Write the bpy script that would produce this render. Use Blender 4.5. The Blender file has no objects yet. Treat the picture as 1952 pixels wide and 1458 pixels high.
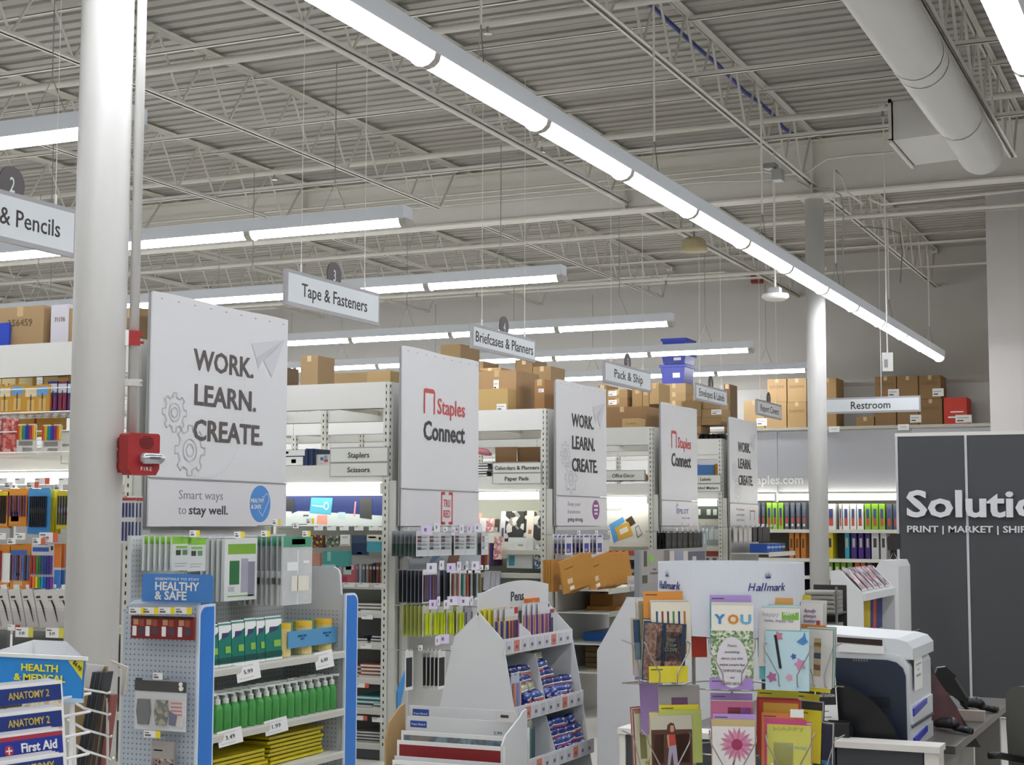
import bpy, math, random
from mathutils import Vector, Matrix
from math import pi, sin, cos, tan, radians, hypot, atan2
random.seed(7)
S = bpy.context.scene
COL = S.collection
# ---------------------------------------------------------------- camera, world, exposure
EYE = 1.58
FPX = 2983.3
YAW, PITCH, ROLL = radians(24.375), radians(5.116), radians(.169)
cF = Vector((cos(YAW)*cos(PITCH), sin(YAW)*cos(PITCH), sin(PITCH)))
r0 = Vector((sin(YAW), -cos(YAW), 0)); u0 = r0.cross(cF)
cR = r0*cos(ROLL)+u0*sin(ROLL); cU = u0*cos(ROLL)-r0*sin(ROLL)
cam = bpy.data.cameras.new('camera'); cam_o = bpy.data.objects.new('camera', cam); COL.objects.link(cam_o)
cam.sensor_width = 36; cam.lens = FPX/1952*36; cam.clip_end = 200; cam.clip_start = .05
cam_o.matrix_world = Matrix(((cR.x, cU.x, -cF.x, 0), (cR.y, cU.y, -cF.y, 0), (cR.z, cU.z, -cF.z, EYE), (0, 0, 0, 1)))
S.camera = cam_o
S.view_settings.view_transform = 'Standard'; S.view_settings.look = 'None'; S.view_settings.gamma = 1
S.view_settings.use_curve_mapping = False
S.view_settings.exposure = 0.22
LAMP = 20.0          # radiance of the strip-light lenses
SHELF_LAMP = 7.0     # radiance of the tubes under the shelf canopies
W = bpy.data.worlds.new('world'); S.world = W; W.use_nodes = True
W.node_tree.nodes['Background'].inputs[0].default_value = (1, 1, 1, 1)
W.node_tree.nodes['Background'].inputs[1].default_value = .15

def G(px, py, ax, v):
    """point where the sight line through a photo pixel meets the real plane axis=v"""
    d = cF + cR*((px-976)/FPX) - cU*((py-729)/FPX)
    o = (0, 0, EYE); t = (v-o[ax])/d[ax]
    return Vector((t*d.x, t*d.y, EYE+t*d.z))

# ---------------------------------------------------------------- materials
def lin(c):
    c = c/255
    return c/12.92 if c <= .04045 else ((c+.055)/1.055)**2.4
def hx(s):
    return tuple(lin(int(s[i:i+2], 16)) for i in (0, 2, 4))
_m = {}
def M(h, rough=.55, metal=0, noise=0, scale=8, bump=0, alpha=1, trans=0, emit=0, coat=0):
    key = (h, rough, metal, noise, scale, bump, alpha, trans, emit, coat)
    if key in _m: return _m[key]
    m = bpy.data.materials.new('surface_'+h); m.use_nodes = True; nt = m.node_tree
    b = nt.nodes['Principled BSDF']; c = hx(h)
    b.inputs['Base Color'].default_value = (*c, 1); b.inputs['Roughness'].default_value = rough
    b.inputs['Metallic'].default_value = metal; b.inputs['Alpha'].default_value = alpha
    b.inputs['Transmission Weight'].default_value = trans
    if coat: b.inputs['Coat Weight'].default_value = coat
    if emit:
        b.inputs['Emission Color'].default_value = (*c, 1); b.inputs['Emission Strength'].default_value = emit
    if noise or bump:
        tc = nt.nodes.new('ShaderNodeTexCoord'); n = nt.nodes.new('ShaderNodeTexNoise')
        n.inputs['Scale'].default_value = scale; n.inputs['Detail'].default_value = 5
        nt.links.new(tc.outputs['Object'], n.inputs['Vector'])
        if noise:
            r = nt.nodes.new('ShaderNodeMix'); r.data_type = 'RGBA'
            r.inputs['A'].default_value = (*[x*(1-noise) for x in c], 1)
            r.inputs['B'].default_value = (*[min(1, x*(1+noise)) for x in c], 1)
            nt.links.new(n.outputs['Fac'], r.inputs['Factor']); nt.links.new(r.outputs['Result'], b.inputs['Base Color'])
        if bump:
            bp = nt.nodes.new('ShaderNodeBump'); bp.inputs['Strength'].default_value = bump; bp.inputs['Distance'].default_value = .01
            nt.links.new(n.outputs['Fac'], bp.inputs['Height']); nt.links.new(bp.outputs['Normal'], b.inputs['Normal'])
    _m[key] = m; return m
def pattern(name, cols, scale=30, kind='voronoi', rough=.5):
    """printed sheet: a cell pattern through a stepped colour ramp"""
    if name in _m: return _m[name]
    m = bpy.data.materials.new(name); m.use_nodes = True; nt = m.node_tree; b = nt.nodes['Principled BSDF']
    b.inputs['Roughness'].default_value = rough
    tc = nt.nodes.new('ShaderNodeTexCoord')
    t = nt.nodes.new({'voronoi': 'ShaderNodeTexVoronoi', 'noise': 'ShaderNodeTexNoise', 'wave': 'ShaderNodeTexWave'}[kind])
    t.inputs['Scale'].default_value = scale
    nt.links.new(tc.outputs['Object'], t.inputs['Vector'])
    r = nt.nodes.new('ShaderNodeValToRGB'); r.color_ramp.interpolation = 'CONSTANT' if kind != 'noise' else 'LINEAR'
    e = r.color_ramp.elements
    while len(e) < len(cols): e.new(.5)
    for i, c in enumerate(cols):
        e[i].position = i/len(cols) if kind != 'noise' else .3+.4*i/len(cols); e[i].color = (*hx(c), 1)
    if kind == 'voronoi':
        s = nt.nodes.new('ShaderNodeSeparateColor'); nt.links.new(t.outputs['Color'], s.inputs[0]); nt.links.new(s.outputs[0], r.inputs[0])
    else: nt.links.new(t.outputs[0], r.inputs[0])
    nt.links.new(r.outputs[0], b.inputs['Base Color'])
    _m[name] = m; return m
def pegmat(name, base, hole, pitch=.0254, plane='y'):
    """steel sheet punched with round holes on a square grid"""
    if name in _m: return _m[name]
    m = bpy.data.materials.new(name); m.use_nodes = True; nt = m.node_tree; b = nt.nodes['Principled BSDF']; b.inputs['Roughness'].default_value = .5
    tc = nt.nodes.new('ShaderNodeTexCoord')
    sc = nt.nodes.new('ShaderNodeVectorMath'); sc.operation = 'SCALE'; sc.inputs['Scale'].default_value = 1/pitch
    fr = nt.nodes.new('ShaderNodeVectorMath'); fr.operation = 'FRACTION'
    sb = nt.nodes.new('ShaderNodeVectorMath'); sb.operation = 'SUBTRACT'; sb.inputs[1].default_value = (.5, .5, .5)
    mu = nt.nodes.new('ShaderNodeVectorMath'); mu.operation = 'MULTIPLY'; mu.inputs[1].default_value = (1, 0, 1) if plane == 'y' else (0, 1, 1)
    ln = nt.nodes.new('ShaderNodeVectorMath'); ln.operation = 'LENGTH'
    lt = nt.nodes.new('ShaderNodeMath'); lt.operation = 'LESS_THAN'; lt.inputs[1].default_value = .17
    mx = nt.nodes.new('ShaderNodeMix'); mx.data_type = 'RGBA'; mx.inputs['A'].default_value = (*hx(base), 1); mx.inputs['B'].default_value = (*hx(hole), 1)
    for a, c in ((tc.outputs['Object'], sc.inputs[0]), (sc.outputs[0], fr.inputs[0]), (fr.outputs[0], sb.inputs[0]), (sb.outputs[0], mu.inputs[0]), (mu.outputs[0], ln.inputs[0]), (ln.outputs['Value'], lt.inputs[0]), (lt.outputs[0], mx.inputs['Factor']), (mx.outputs['Result'], b.inputs['Base Color'])):
        nt.links.new(a, c)
    _m[name] = m; return m

# ---------------------------------------------------------------- mesh builder
class MB:
    def __init__(s): s.v = []; s.f = []; s.m = []; s.mats = []
    def mi(s, m):
        if m not in s.mats: s.mats.append(m)
        return s.mats.index(m)
    def poly(s, pts, m):
        n = len(s.v); s.v += [tuple(p) for p in pts]; s.f.append(tuple(range(n, n+len(pts)))); s.m.append(s.mi(m)); return s
    def box(s, x0, x1, y0, y1, z0, z1, m):
        n = len(s.v); s.v += [(x, y, z) for z in (z0, z1) for y in (y0, y1) for x in (x0, x1)]
        for q in ((0, 2, 3, 1), (4, 5, 7, 6), (0, 1, 5, 4), (2, 6, 7, 3), (0, 4, 6, 2), (1, 3, 7, 5)):
            s.f.append(tuple(n+i for i in q)); s.m.append(s.mi(m))
        return s
    def prism(s, pts, ax, a, b, m):
        """polygon (2D) pushed along axis ax from a to b; the 2D coords fill the other axes in order"""
        def P(p, t):
            c = list(p); c.insert(ax, t); return tuple(c)
        n = len(s.v); k = len(pts); s.v += [P(p, a) for p in pts]+[P(p, b) for p in pts]; i = s.mi(m)
        s.f.append(tuple(range(n, n+k))[::-1]); s.f.append(tuple(range(n+k, n+2*k))); s.m += [i, i]
        for j in range(k):
            s.f.append((n+j, n+(j+1) % k, n+k+(j+1) % k, n+k+j)); s.m.append(i)
        return s
    def tube(s, path, r, m, n=8, cap=True):
        path = [Vector(p) for p in path]; base = len(s.v); i = s.mi(m)
        for j, p in enumerate(path):
            a = path[max(j-1, 0)]; b = path[min(j+1, len(path)-1)]; d = (b-a).normalized()
            u = d.cross(Vector((0, 0, 1)) if abs(d.z) < .9 else Vector((1, 0, 0))).normalized(); w = d.cross(u)
            rr = r[j] if isinstance(r, (list, tuple)) else r
            for k in range(n):
                t = 2*pi*k/n; s.v.append(tuple(p+(u*cos(t)+w*sin(t))*rr))
        for j in range(len(path)-1):
            for k in range(n):
                a0 = base+j*n+k; a1 = base+j*n+(k+1) % n
                s.f.append((a0, a1, a1+n, a0+n)); s.m.append(i)
        if cap:
            s.f.append(tuple(base+k for k in range(n))[::-1]); s.f.append(tuple(base+(len(path)-1)*n+k for k in range(n))); s.m += [i, i]
        return s
    def build(s, name, parent=None, loc=(0, 0, 0), rot=0, smooth=False):
        me = bpy.data.meshes.new(name); me.from_pydata(s.v, [], s.f)
        for m in s.mats: me.materials.append(m)
        me.polygons.foreach_set('material_index', s.m)
        if smooth: me.polygons.foreach_set('use_smooth', [True]*len(s.f))
        me.update()
        return link(me, name, parent, loc, rot)
def link(me, name, parent=None, loc=(0, 0, 0), rot=0):
    o = bpy.data.objects.new(name, me); COL.objects.link(o); o.location = loc
    o.rotation_euler = rot if isinstance(rot, (tuple, list)) else (0, 0, rot)
    if parent: o.parent = parent
    return o
def tag(o, label=None, cat=None, group=None, kind=None):
    if label: o['label'] = label
    if cat: o['category'] = cat
    if group: o['group'] = group
    if kind: o['kind'] = kind
    return o
def thing(name, label, cat, loc=(0, 0, 0), rot=0, group=None):
    o = bpy.data.objects.new(name, None); COL.objects.link(o); o.location = loc; o.empty_display_size = .1
    o.rotation_euler = (0, 0, rot) if not isinstance(rot, tuple) else rot
    return tag(o, label, cat, group)
def copy_tree(o, loc, rot=None, label=None, parent=None, group=None):
    c = o.copy(); COL.objects.link(c)
    if parent: c.parent = parent
    if loc is not None: c.location = loc
    if rot is not None: c.rotation_euler = (0, 0, rot) if not isinstance(rot, tuple) else rot
    if label: c['label'] = label
    if group: c['group'] = group
    for ch in o.children: copy_tree(ch, None, None, None, c)
    return c
ORD = ['first', 'second', 'third', 'fourth', 'fifth', 'sixth', 'seventh', 'eighth', 'ninth', 'tenth', 'eleventh', 'twelfth', 'thirteenth', 'fourteenth', 'fifteenth', 'sixteenth', 'seventeenth', 'eighteenth', 'nineteenth', 'twentieth']
FX, FY = -pi/2, 0.0       # rotation of a local -Y front to face world -X, world -Y
def adopt(o, par):
    """make a separately placed object a part of par, keeping its place (par is unrotated)"""
    o.parent = par; o.location = o.location-par.location
    for k in ('label', 'category', 'group'):
        if k in o: del o[k]
    return o
_txt = {}
def text(s, h, m, parent, loc, rot=(pi/2, 0, 0), sx=1, bold=0, align='CENTER', name='lettering', depth=.0006, space=1, shear=0, fit=0):
    """flat or raised lettering; h is the height of a capital"""
    key = (s, round(h, 4), m.name, sx, bold, align, depth, space, shear)
    if key not in _txt:
        c = bpy.data.curves.new('lettering', 'FONT'); c.body = s; c.size = h/.729; c.align_x = align; c.offset = bold*h
        c.resolution_u = 2; c.extrude = depth; c.space_character = space; c.shear = shear
        c.space_line = .95
        t = bpy.data.objects.new('lettering_source', c); COL.objects.link(t)
        dg = bpy.context.evaluated_depsgraph_get()
        me = bpy.data.meshes.new_from_object(t.evaluated_get(dg)); me.materials.clear(); me.materials.append(m)
        bpy.data.objects.remove(t); me.name = 'lettering'; _txt[key] = me
    if fit and _txt[key].vertices:
        xs = [v.co.x for v in _txt[key].vertices]; sx = fit/(max(xs)-min(xs))
        if align == 'CENTER': loc = Vector(loc)-Matrix.Rotation(rot[2], 3, 'Z')@Vector(((max(xs)+min(xs))/2*sx, 0, 0))
    o = link(_txt[key], name, parent, loc, rot); o.scale = (sx, 1, 1); return o
def span(p0, p1, ax, v):
    """photo rectangle p0..p1 on plane ax=v -> (a0, a1, z0, z1), a along the other ground axis, left to right"""
    a = G(p0[0], (p0[1]+p1[1])/2, ax, v); b = G(p1[0], (p0[1]+p1[1])/2, ax, v); mx = (p0[0]+p1[0])/2
    return a[1-ax], b[1-ax], G(mx, p1[1], ax, v).z, G(mx, p0[1], ax, v).z

WHITE = M('E4E4DE', .45); STEEL = M('DCDCD2', .4, noise=.03); GREY = M('9A9A98', .5); DGREY = M('4a4b4d', .5); BLACK = M('151618', .4)
CHROME = M('b8b8b8', .25, .9); PAPER = M('eeeeea', .6); TAGY = M('f0d92a', .5); TAGR = M('d9644e', .5); INK = M('3a3a3c', .6)
SLOT = M('1c1c1c', .8)
# ================================================================ THE BUILDING
XW = 21.03; ZD = 5.22
fl = MB().box(-6, XW, -8, 24, -.1, 0, M('cfccc4', .4, noise=.05, scale=3)).build('floor'); tag(fl, kind='structure')
CE = M('CBC9C2', .6, noise=.03, scale=2)
ce = MB().box(-6, XW+.2, -8, 24, ZD+.09, ZD+.2, CE).build('ceiling'); tag(ce, kind='structure')
DK = M('B0ADA5', .55, noise=.04, scale=3)
mb = MB(); prof = []; pw = .914; n = 6; p = pw/n
prof.append((0, .085)); prof.append((.014, .085))
for i in range(n):
    prof += [(i*p+.022, 0), (i*p+.118, 0), (i*p+.126, .055), (i*p+.162, .055)]
prof[-1] = (pw-.03, .055); prof.append((pw-.022, .0)); prof.append((pw-.004, 0)); prof.append((pw, .085))
for a, b in zip(prof[:-1], prof[1:]):
    mb.poly([(a[0], -8, a[1]), (b[0], -8, b[1]), (b[0], 24, b[1]), (a[0], 24, a[1])], DK)
first = mb.build('deck_panel', ce, (4.0, 0, ZD)); k = 1
while 4+k*pw < XW:
    link(first.data, 'deck_panel', ce, (4+k*pw, 0, ZD+(.012 if k % 2 else 0))); k += 1
WALL = M('BDBAB3', .8, noise=.02, scale=1.5, bump=.05); WALLW = M('D5D4CF', .8)
wb = MB().box(XW, XW+.2, -8, 24, 3.42, ZD+.1, WALL).box(XW-.004, XW+.2, -8, 24, 0, 3.42, WALLW).build('wall_back'); tag(wb, kind='structure')
for nm, b in (('wall_left', (-6, XW, 24, 24.2)), ('wall_right', (-6, XW, -8.2, -8)), ('wall_front', (-6.2, -6, -8, 24))):
    tag(MB().box(*b, 0, ZD+.1, WALLW).build(nm), kind='structure')
yb = G(1883, 600, 0, 17.7).y
wr = MB().box(17.7, XW, -8, yb, 0, ZD+.04, M('D9D4CF', .75)).box(17.69, 17.7, -8, G(1944, 600, 0, 17.7).y, 0, ZD, M('D4CFCB', .75)).build('wall_restroom'); tag(wr, kind='structure')
tag(MB().box(XW-.03, XW, yb, 24, 5.0, 5.22, M('C6C3BB', .7)).build('trim_1'), kind='structure')

# steel frame
FR = M('E0DDD3', .5, noise=.03); FR2 = M('D4D1C7', .5)
def girder(x, label):
    t = thing('steel_girder', label, 'beam', (x, 8, 4.6), 0, None)
    m = MB().box(-.10, .10, -16, 16, 0, .018, FR).box(-.10, .10, -16, 16, .50, .518, FR).box(-.006, .006, -16, 16, .018, .5, FR)
    m.build('beam', t)
    for y in (3.36, 5.2, 8.86, 12.5):
        MB().box(-.095, -.006, -.006, .006, .018, .5, FR).build('stiffener', t, (0, y-8, 0))
    return t
girder(4.15, 'white steel girder over the near round column'); girder(14.2, 'white steel girder carried by the far round column')
JY = [-3.96, -2.13, -.30, 1.53, 3.36, 5.20, 7.03, 8.86, 10.69, 12.52, 14.35, 16.2, 18.0]
upm = {}
def joist(x0, x1, y, label, grp, ext):
    t = thing('roof_joist', label, 'roof joist', (x0, y, 4.7), 0, grp)
    L = x1-x0; a = 0 if ext else .45; b = L if ext else L-.45
    m = MB()
    for s in (-1, 1): m.box(a, b, s*.008, s*.034, 0, .005, FR).box(a, b, s*.008, s*.012, 0, .03, FR)
    m.build('bottom_chord', t)
    m = MB()
    for s in (-1, 1): m.box(0, L, s*.008, s*.038, .495, .50, FR).box(0, L, s*.008, s*.013, .465, .50, FR)
    m.build('top_chord', t)
    n = round((L-.9)/.61); p = (L-.9)/n
    key = round(p, 4)
    if key not in upm:
        q = []
        for d in (p/2, -p/2):
            me = MB().tube([(0, 0, .01), (d, 0, .48)], .0105, FR2, 6)
            q.append(me.build('web_bar', t, (.45, 0, 0)).data)
        upm[key] = q; st = 0
        for o in list(t.children):
            if o.name.startswith('web_bar'): bpy.data.objects.remove(o)
    q = upm[key]
    for i in range(n+1):
        for d in (0, 1):
            if (i == 0 and d == 1) or (i == n and d == 0): continue
            link(q[d], 'web_bar', t, (.45+i*p, 0, 0))
    for s, xx in ((1, 0), (-1, L)):
        MB().tube([(xx+s*.45, 0, .01), (xx+s*.08, 0, .48)], .012, FR2, 6).build('end_bar', t)
        MB().box(min(xx, xx+s*.12), max(xx, xx+s*.12), -.04, .04, .44, .5, FR).build('joist_seat', t)
    return t
nb = {3: 'beside the round air duct', 4: 'in line with the round columns'}
for i, y in enumerate(JY):
    o = ORD[i]+' from the right'
    joist(4.15, 14.2, y, f'near bay open web roof joist, {nb.get(i, o)}', 'near bay roof joists', i in (4, 5))
    joist(14.2, XW, y, f'far bay open web roof joist, {nb.get(i, o).replace("beside", "in line with")}', 'far bay roof joists', i in (4, 5))
for x, z, w in ((6.45, 4.735, 'first'), (8.45, 4.735, 'second'), (10.45, 4.735, 'third'), (12.45, 4.735, 'fourth')):
    for zz, ww in ((z, 'lower'), (5.15, 'upper')):
        tag(MB().box(-.016, .016, -14, 14, 0, .004, FR).box(-.016, -.012, -14, 14, 0, .032, FR).build('bridging_bar', None, (x, 8, zz)),
            f'{ww} bridging angle crossing the near bay joists, {w} from the camera', 'bridging bar', 'bridging bars of the near bay')
for x, w in ((16.2, 'nearest'), (17.9, 'middle'), (19.6, 'farthest')):
    for zz, ww in ((4.735, 'lower'), (5.15, 'upper')):
        tag(MB().box(-.014, .014, -14, 14, 0, .004, FR).box(-.014, -.01, -14, 14, 0, .028, FR).build('bridging_bar', None, (x, 8, zz)),
            f'{ww} bridging angle of the far bay, {w} of three', 'bridging bar', 'bridging bars of the far bay')
def pipe(x, z, r, label, y0=-6, y1=22, heads=()):
    t = thing('sprinkler_pipe', label, 'pipe', (x, 8, z))
    MB().tube([(0, y0-8, 0), (0, y1-8, 0)], r, FR, 10).build('pipe', t, smooth=True)
    for y in heads:
        MB().tube([(0, 0, -.02), (0, 0, -.07)], .012, CHROME, 6).tube([(0, 0, -.07), (0, 0, -.075)], .03, CHROME, 8).tube([(0, 0, -.0), (0, 0, .02)], r*1.35, FR, 8).build('sprinkler_head', t, (0, y-8, 0))
pipe(9.3, 4.93, .028, 'white sprinkler pipe crossing under the deck, nearest one', heads=(4.4, 7.5, 10.4))
pipe(12.55, 4.93, .028, 'white sprinkler pipe crossing in front of the girder', heads=(2.4, 5.4, 8.2, 11.2))
pipe(18.3, 4.6, .025, 'white sprinkler pipe below the far bay joists', 4.2, 22, heads=(6.2, 8.8))
pipe(15.4, 4.62, .02, 'thin white pipe just behind the girder', -6, 22)
for i, z in enumerate((4.80, 4.845, 4.89)):
    m = MB().tube([(0, 20, 0), (0, 4.3, 0), (0, 3.9, -.03), (0, 3.45, -.03)] if i == 0 else [(0, 20, 0), (0, 3.8, 0), (0, 3.6, -.05*i), (0, 3.36, -.05*i)], .011, FR, 6)
    tag(m.build('conduit', None, (14.06-.03*i, 0, z), smooth=True), ['lowest', 'middle', 'highest'][i]+' of three thin conduits running along the girder web', 'conduit', 'conduits on the girder')
tag(MB().tube([(4.2, 0, 0), (21, 0, 0)], .017, FR, 8).build('conduit', None, (0, 5.2, 4.675), smooth=True), 'long straight conduit under the joist beside the long strip light', 'conduit')
m = MB().tube([G(1000, 545, 0, 20.9), G(1180, 530, 0, 20.9), G(1380, 518, 0, 20.9), G(1410, 528, 0, 20.9), G(1440, 530, 0, 20.9)], .018, FR, 6)
tag(m.build('conduit', smooth=True), 'conduit running along the back wall to the red alarm horn', 'conduit')
c = G(1443, 530, 0, 20.93)
t = thing('alarm_horn', 'small red alarm horn high on the back wall', 'fire alarm', c)
MB().box(-.05, .05, -.075, .075, -.07, .07, M('8c2a2c', .5)).build('housing', t); MB().tube([(-.05, 0, 0), (-.09, 0, 0)], .05, M('7a2426', .5), 8).build('horn', t)

# round columns
CO = M('CDCCC7', .45, noise=.02, scale=3, bump=.04)
def column(x, y, label):
    t = thing('round_column', label, 'column', (x, y, 0))
    MB().tube([(0, 0, 0), (0, 0, 4.57)], .0875, CO, 40).build('shaft', t, smooth=True)
    MB().box(-.16, .16, -.12, .12, 4.57, 4.6, FR).build('cap_plate', t)
    MB().box(-.15, .15, -.15, .15, 0, .02, FR).build('base_plate', t)
    return t
c1 = G(182, 920, 0, 4.15); c1y = c1.y-.0
C1 = column(4.15, c1y, 'thick white round steel column in the left foreground')
C2 = column(14.2, 3.36, 'white round steel column farther back beside the Restroom sign')
# conduit, clamp and strobe on the near column (right-hand side as seen)
cr = Vector((sin(radians(40.2)), -cos(radians(40.2)), 0))   # direction to the right across the sight line
cn = Vector((-cos(radians(40.2)), -sin(radians(40.2)), 0))  # towards the camera
P0 = Vector((4.15, c1y, 0))+cr*.112+cn*.0
t = thing('alarm_conduit', 'white conduit strapped to the near column above the fire alarm', 'conduit', P0)
MB().tube([(0, 0, 1.87), (0, 0, 4.6)], .0165, CO, 12).build('pipe', t, smooth=True)
a = cr*-.05; 
MB().box(-.055, .03, -.022, .0, 2.03, 2.052, CO).build('strap', t, (0, 0, 0), radians(40.2-90))
MB().tube([tuple(cr*.026+cn*.02+Vector((0, 0, 2.041))), tuple(cr*.026+cn*.03+Vector((0, 0, 2.041)))], .004, CHROME, 6).build('screw', t)
MB().tube([tuple(cr*-.035+cn*.02+Vector((0, 0, 1.87))), tuple(cr*-.035+cn*.02+Vector((0, 0, 4.6)))], .006, CO, 6).build('thin_tube', t, smooth=True)
RED = M('A5282A', .45, noise=.05)
t2 = thing('conduit_coupling', 'small red alarm module on the conduit of the near column', 'alarm module', P0+Vector((0, 0, 2.19)), radians(40.2-90))
MB().box(-.018, .02, -.028, .0, -.024, .024, RED).build('housing', t2); MB().box(-.03, -.018, -.028, .0, -.026, .026, PAPER).build('side_plate', t2)
for z in (-.014, .014): MB().box(.02, .032, -.02, -.008, z-.004, z+.004, RED).build('tab', t2)
# fire strobe: backbox + body facing towards -Y
f0 = G(255, 868, 0, 4.2)
th = radians(-22)
t = thing('fire_strobe', 'red fire alarm strobe box mounted on the near column', 'fire alarm', (f0.x-.02, f0.y-.035, f0.z), th)
w = .058
MB().prism([(-.05, -.058), (.05, -.058), (.05, .058), (-.05, .058)], 1, .02, .06, M('8f2427', .5)).build('back_box', t)
MB().prism([(-w, -.045), (-w+.015, -.066), (w-.012, -.066), (w, -.045), (w, .064), (w-.006, .07), (-w+.006, .07), (-w, .064)], 1, -.035, .025, RED).build('body', t)
m = MB()
for j in range(9): 
    hw = .027*math.sqrt(max(.05, 1-((j-4)/4.6)**2)); m.box(-hw+.008, hw+.008, -.0365, -.034, .02+j*.0048, .0222+j*.0048, M('5c1618', .6))
m.build('horn_grille', t)
m = MB()
LENS = M('b9babf', .08, .55, coat=1)
for j in range(9):
    pass
m.tube([(-.022, -.052, -.012), (-.012, -.052, -.012), (.05, -.052, -.012), (.062, -.052, -.012)], [.010, .019, .019, .010], LENS, 12)
m.build('strobe_lens', t, smooth=True)
MB().box(0, .04, -.0725, -.0705, -.015, -.008, M('8a8f9a', .2, .8)).build('flash_tube', t)
text('FIRE', .0135, PAPER, t, (.008, -.0365, -.052), (pi/2, 0, 0), space=1.3)
for j in range(3): MB().tube([(-.051, .04, -.035+j*.035), (-.054, .04, -.035+j*.035)], .012, M('74191c', .5), 10).build('knockout', t)

# ---------------------------------------------------------------- strip lights
ZL = 3.58
HOUS = M('DFE4E9', .4)
LE = M('F6F8FF', .4, emit=LAMP)
CLIP = M('b3b0a6', .5)
hm = MB().prism([(-.065, 0), (.065, 0), (.065, .085), (-.065, .085)], 0, 0, 1.22, HOUS)
prof = [(-.06, 0)]+[(-.058*cos(radians(a)), -.045*sin(radians(a))) for a in range(0, 181, 30)]+[(.06, 0)]
lm = MB().prism([(-.058*cos(radians(a)), -.046*sin(radians(a))) for a in range(0, 181, 30)], 0, .022, 1.198, LE)
cm = MB().prism([(-.064*cos(radians(a)), -.056*sin(radians(a))) for a in range(0, 181, 30)], 0, -.026, .026, CLIP)
_pro = {}
def light_row(label, x, y, n, direction, hang=(.6, 2.0, 'chain'), end=True, back=0):
    """n modules of 1.22 m; direction 'x' or 'y' (growing)"""
    rot = 0 if direction == 'x' else pi/2
    t = thing('strip_light', label, 'strip light', (x, y, ZL), rot)
    if not _pro:
        for nm, b in (('housing', hm), ('lens', lm), ('lens_clip', cm)):
            o = b.build(nm, t, smooth=False); _pro[nm] = o.data; bpy.data.objects.remove(o)
    for i in range(n):
        link(_pro['housing'], 'housing', t, (i*1.22, 0, 0)); link(_pro['lens'], 'lens', t, (i*1.22, 0, 0)); link(_pro['lens_clip'], 'lens_clip', t, (i*1.22, 0, 0))
    link(_pro['lens_clip'], 'lens_clip', t, (n*1.22, 0, 0))
    for e in (-.012, n*1.22):
        MB().box(e, e+.012, -.068, .068, -.002, .087, HOUS).build('end_cap', t)
    i = .55; 
    while i < n*1.22:
        m = MB().tube([(i, 0, .30), (i, 0, 4.72-ZL)], .0035 if hang[2] == 'wire' else .007, CHROME if hang[2] == 'wire' else FR, 5)
        for s in (-1, 1): m.tube([(i, 0, .30), (i+s*.07, s*.05, .085)], .003, CHROME, 4)
        m.build('hanger', t); i += 2.44
    return t
light_row('long continuous strip light running from the foreground to beside the far column', 19.26-1.22*19, 3.06, 19, 'x')
light_row('strip light row in the upper right corner', 19.26-1.22*19-.05, .715, 19, 'x')
light_row('added unseen strip light row beyond the right edge of view', 19.26-1.22*19, -2.0, 15, 'x')  # out-of-view row added to raise the ambient light
rows = [(3.6, 4.9, 'leftmost strip light row beyond the pencils sign'), (6.28, 4.93, 'strip light row cut by the near column'), (9.04, 4.87, 'strip light row ending above the Tape and Fasteners sign'), (11.64, 4.83, 'strip light row ending behind the Tape and Fasteners sign'),
        (14.77, 4.95, 'strip light row ending left of the Envelopes sign height'), (17.4, 4.87, 'strip light row passing in front of the top blue tote'), (20.0, 4.85, 'farthest strip light row, its end touching the far column in view')]
for x, y, lb in rows: light_row(lb, x, y, 12, 'y', (0, 0, 'wire'))

# ---------------------------------------------------------------- round air duct
DU = M('CFCDC5', .45, noise=.02, scale=2)
t = thing('air_duct', 'large round white air duct hanging below the roof deck', 'air duct', (4.7, 1.62, 4.45))
R = .168; L = 7.75
MB().tube([(0, 0, 0), (L-.06, 0, 0), (L-.02, 0, 0), (L, 0, 0)], [R, R, R*.97, R*.9], DU, 36).build('duct_pipe', t, smooth=True)
for x in (.6, 2.9, 4.85, 5.05, 6.5): MB().tube([(x-.012, 0, 0), (x+.012, 0, 0)], R+.006, DU, 36, False).build('seam_ring', t, smooth=True)
q = G(1700, 300, 0, 12.0)
m = MB(); x0, x1 = L-1.35, L-.5
zz0, zz1 = -.15, .09
v0 = [(x0, 0, zz0+.02), (x1, 0, zz0+.02), (x1, 0, zz1), (x0, 0, zz1)]; yo = .44
v1 = [(x0-.0, yo, zz0), (x1-.0, yo, zz0), (x1, yo, zz1+.04), (x0, yo, zz1+.04)]
for i in range(4): m.poly([v0[i], v1[i], v1[(i+1) % 4], v0[(i+1) % 4]], DU)
m.build('side_outlet', t)
m = MB().box(x0-.02, x1+.02, yo, yo+.02, zz0-.02, zz0+.01, DU).box(x0-.02, x1+.02, yo, yo+.02, zz1+.03, zz1+.06, DU).box(x0-.02, x0, yo, yo+.02, zz0, zz1+.06, DU).box(x1, x1+.02, yo, yo+.02, zz0, zz1+.06, DU)
m.box(x0, x1, yo-.01, yo, zz0, zz1+.04, M('55544f', .7)); m.build('grille_frame', t)
for j in range(7): MB().box(x0, x1, yo+.0, yo+.015, zz0+.02+j*.045, zz0+.026+j*.045, DU).build('grille_blade', t)
for x in (1.7, 4.6, 7.3): MB().tube([(x, 0, R), (x, 0, ZD-4.45)], .004, CHROME, 5).build('hanger', t)

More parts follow.
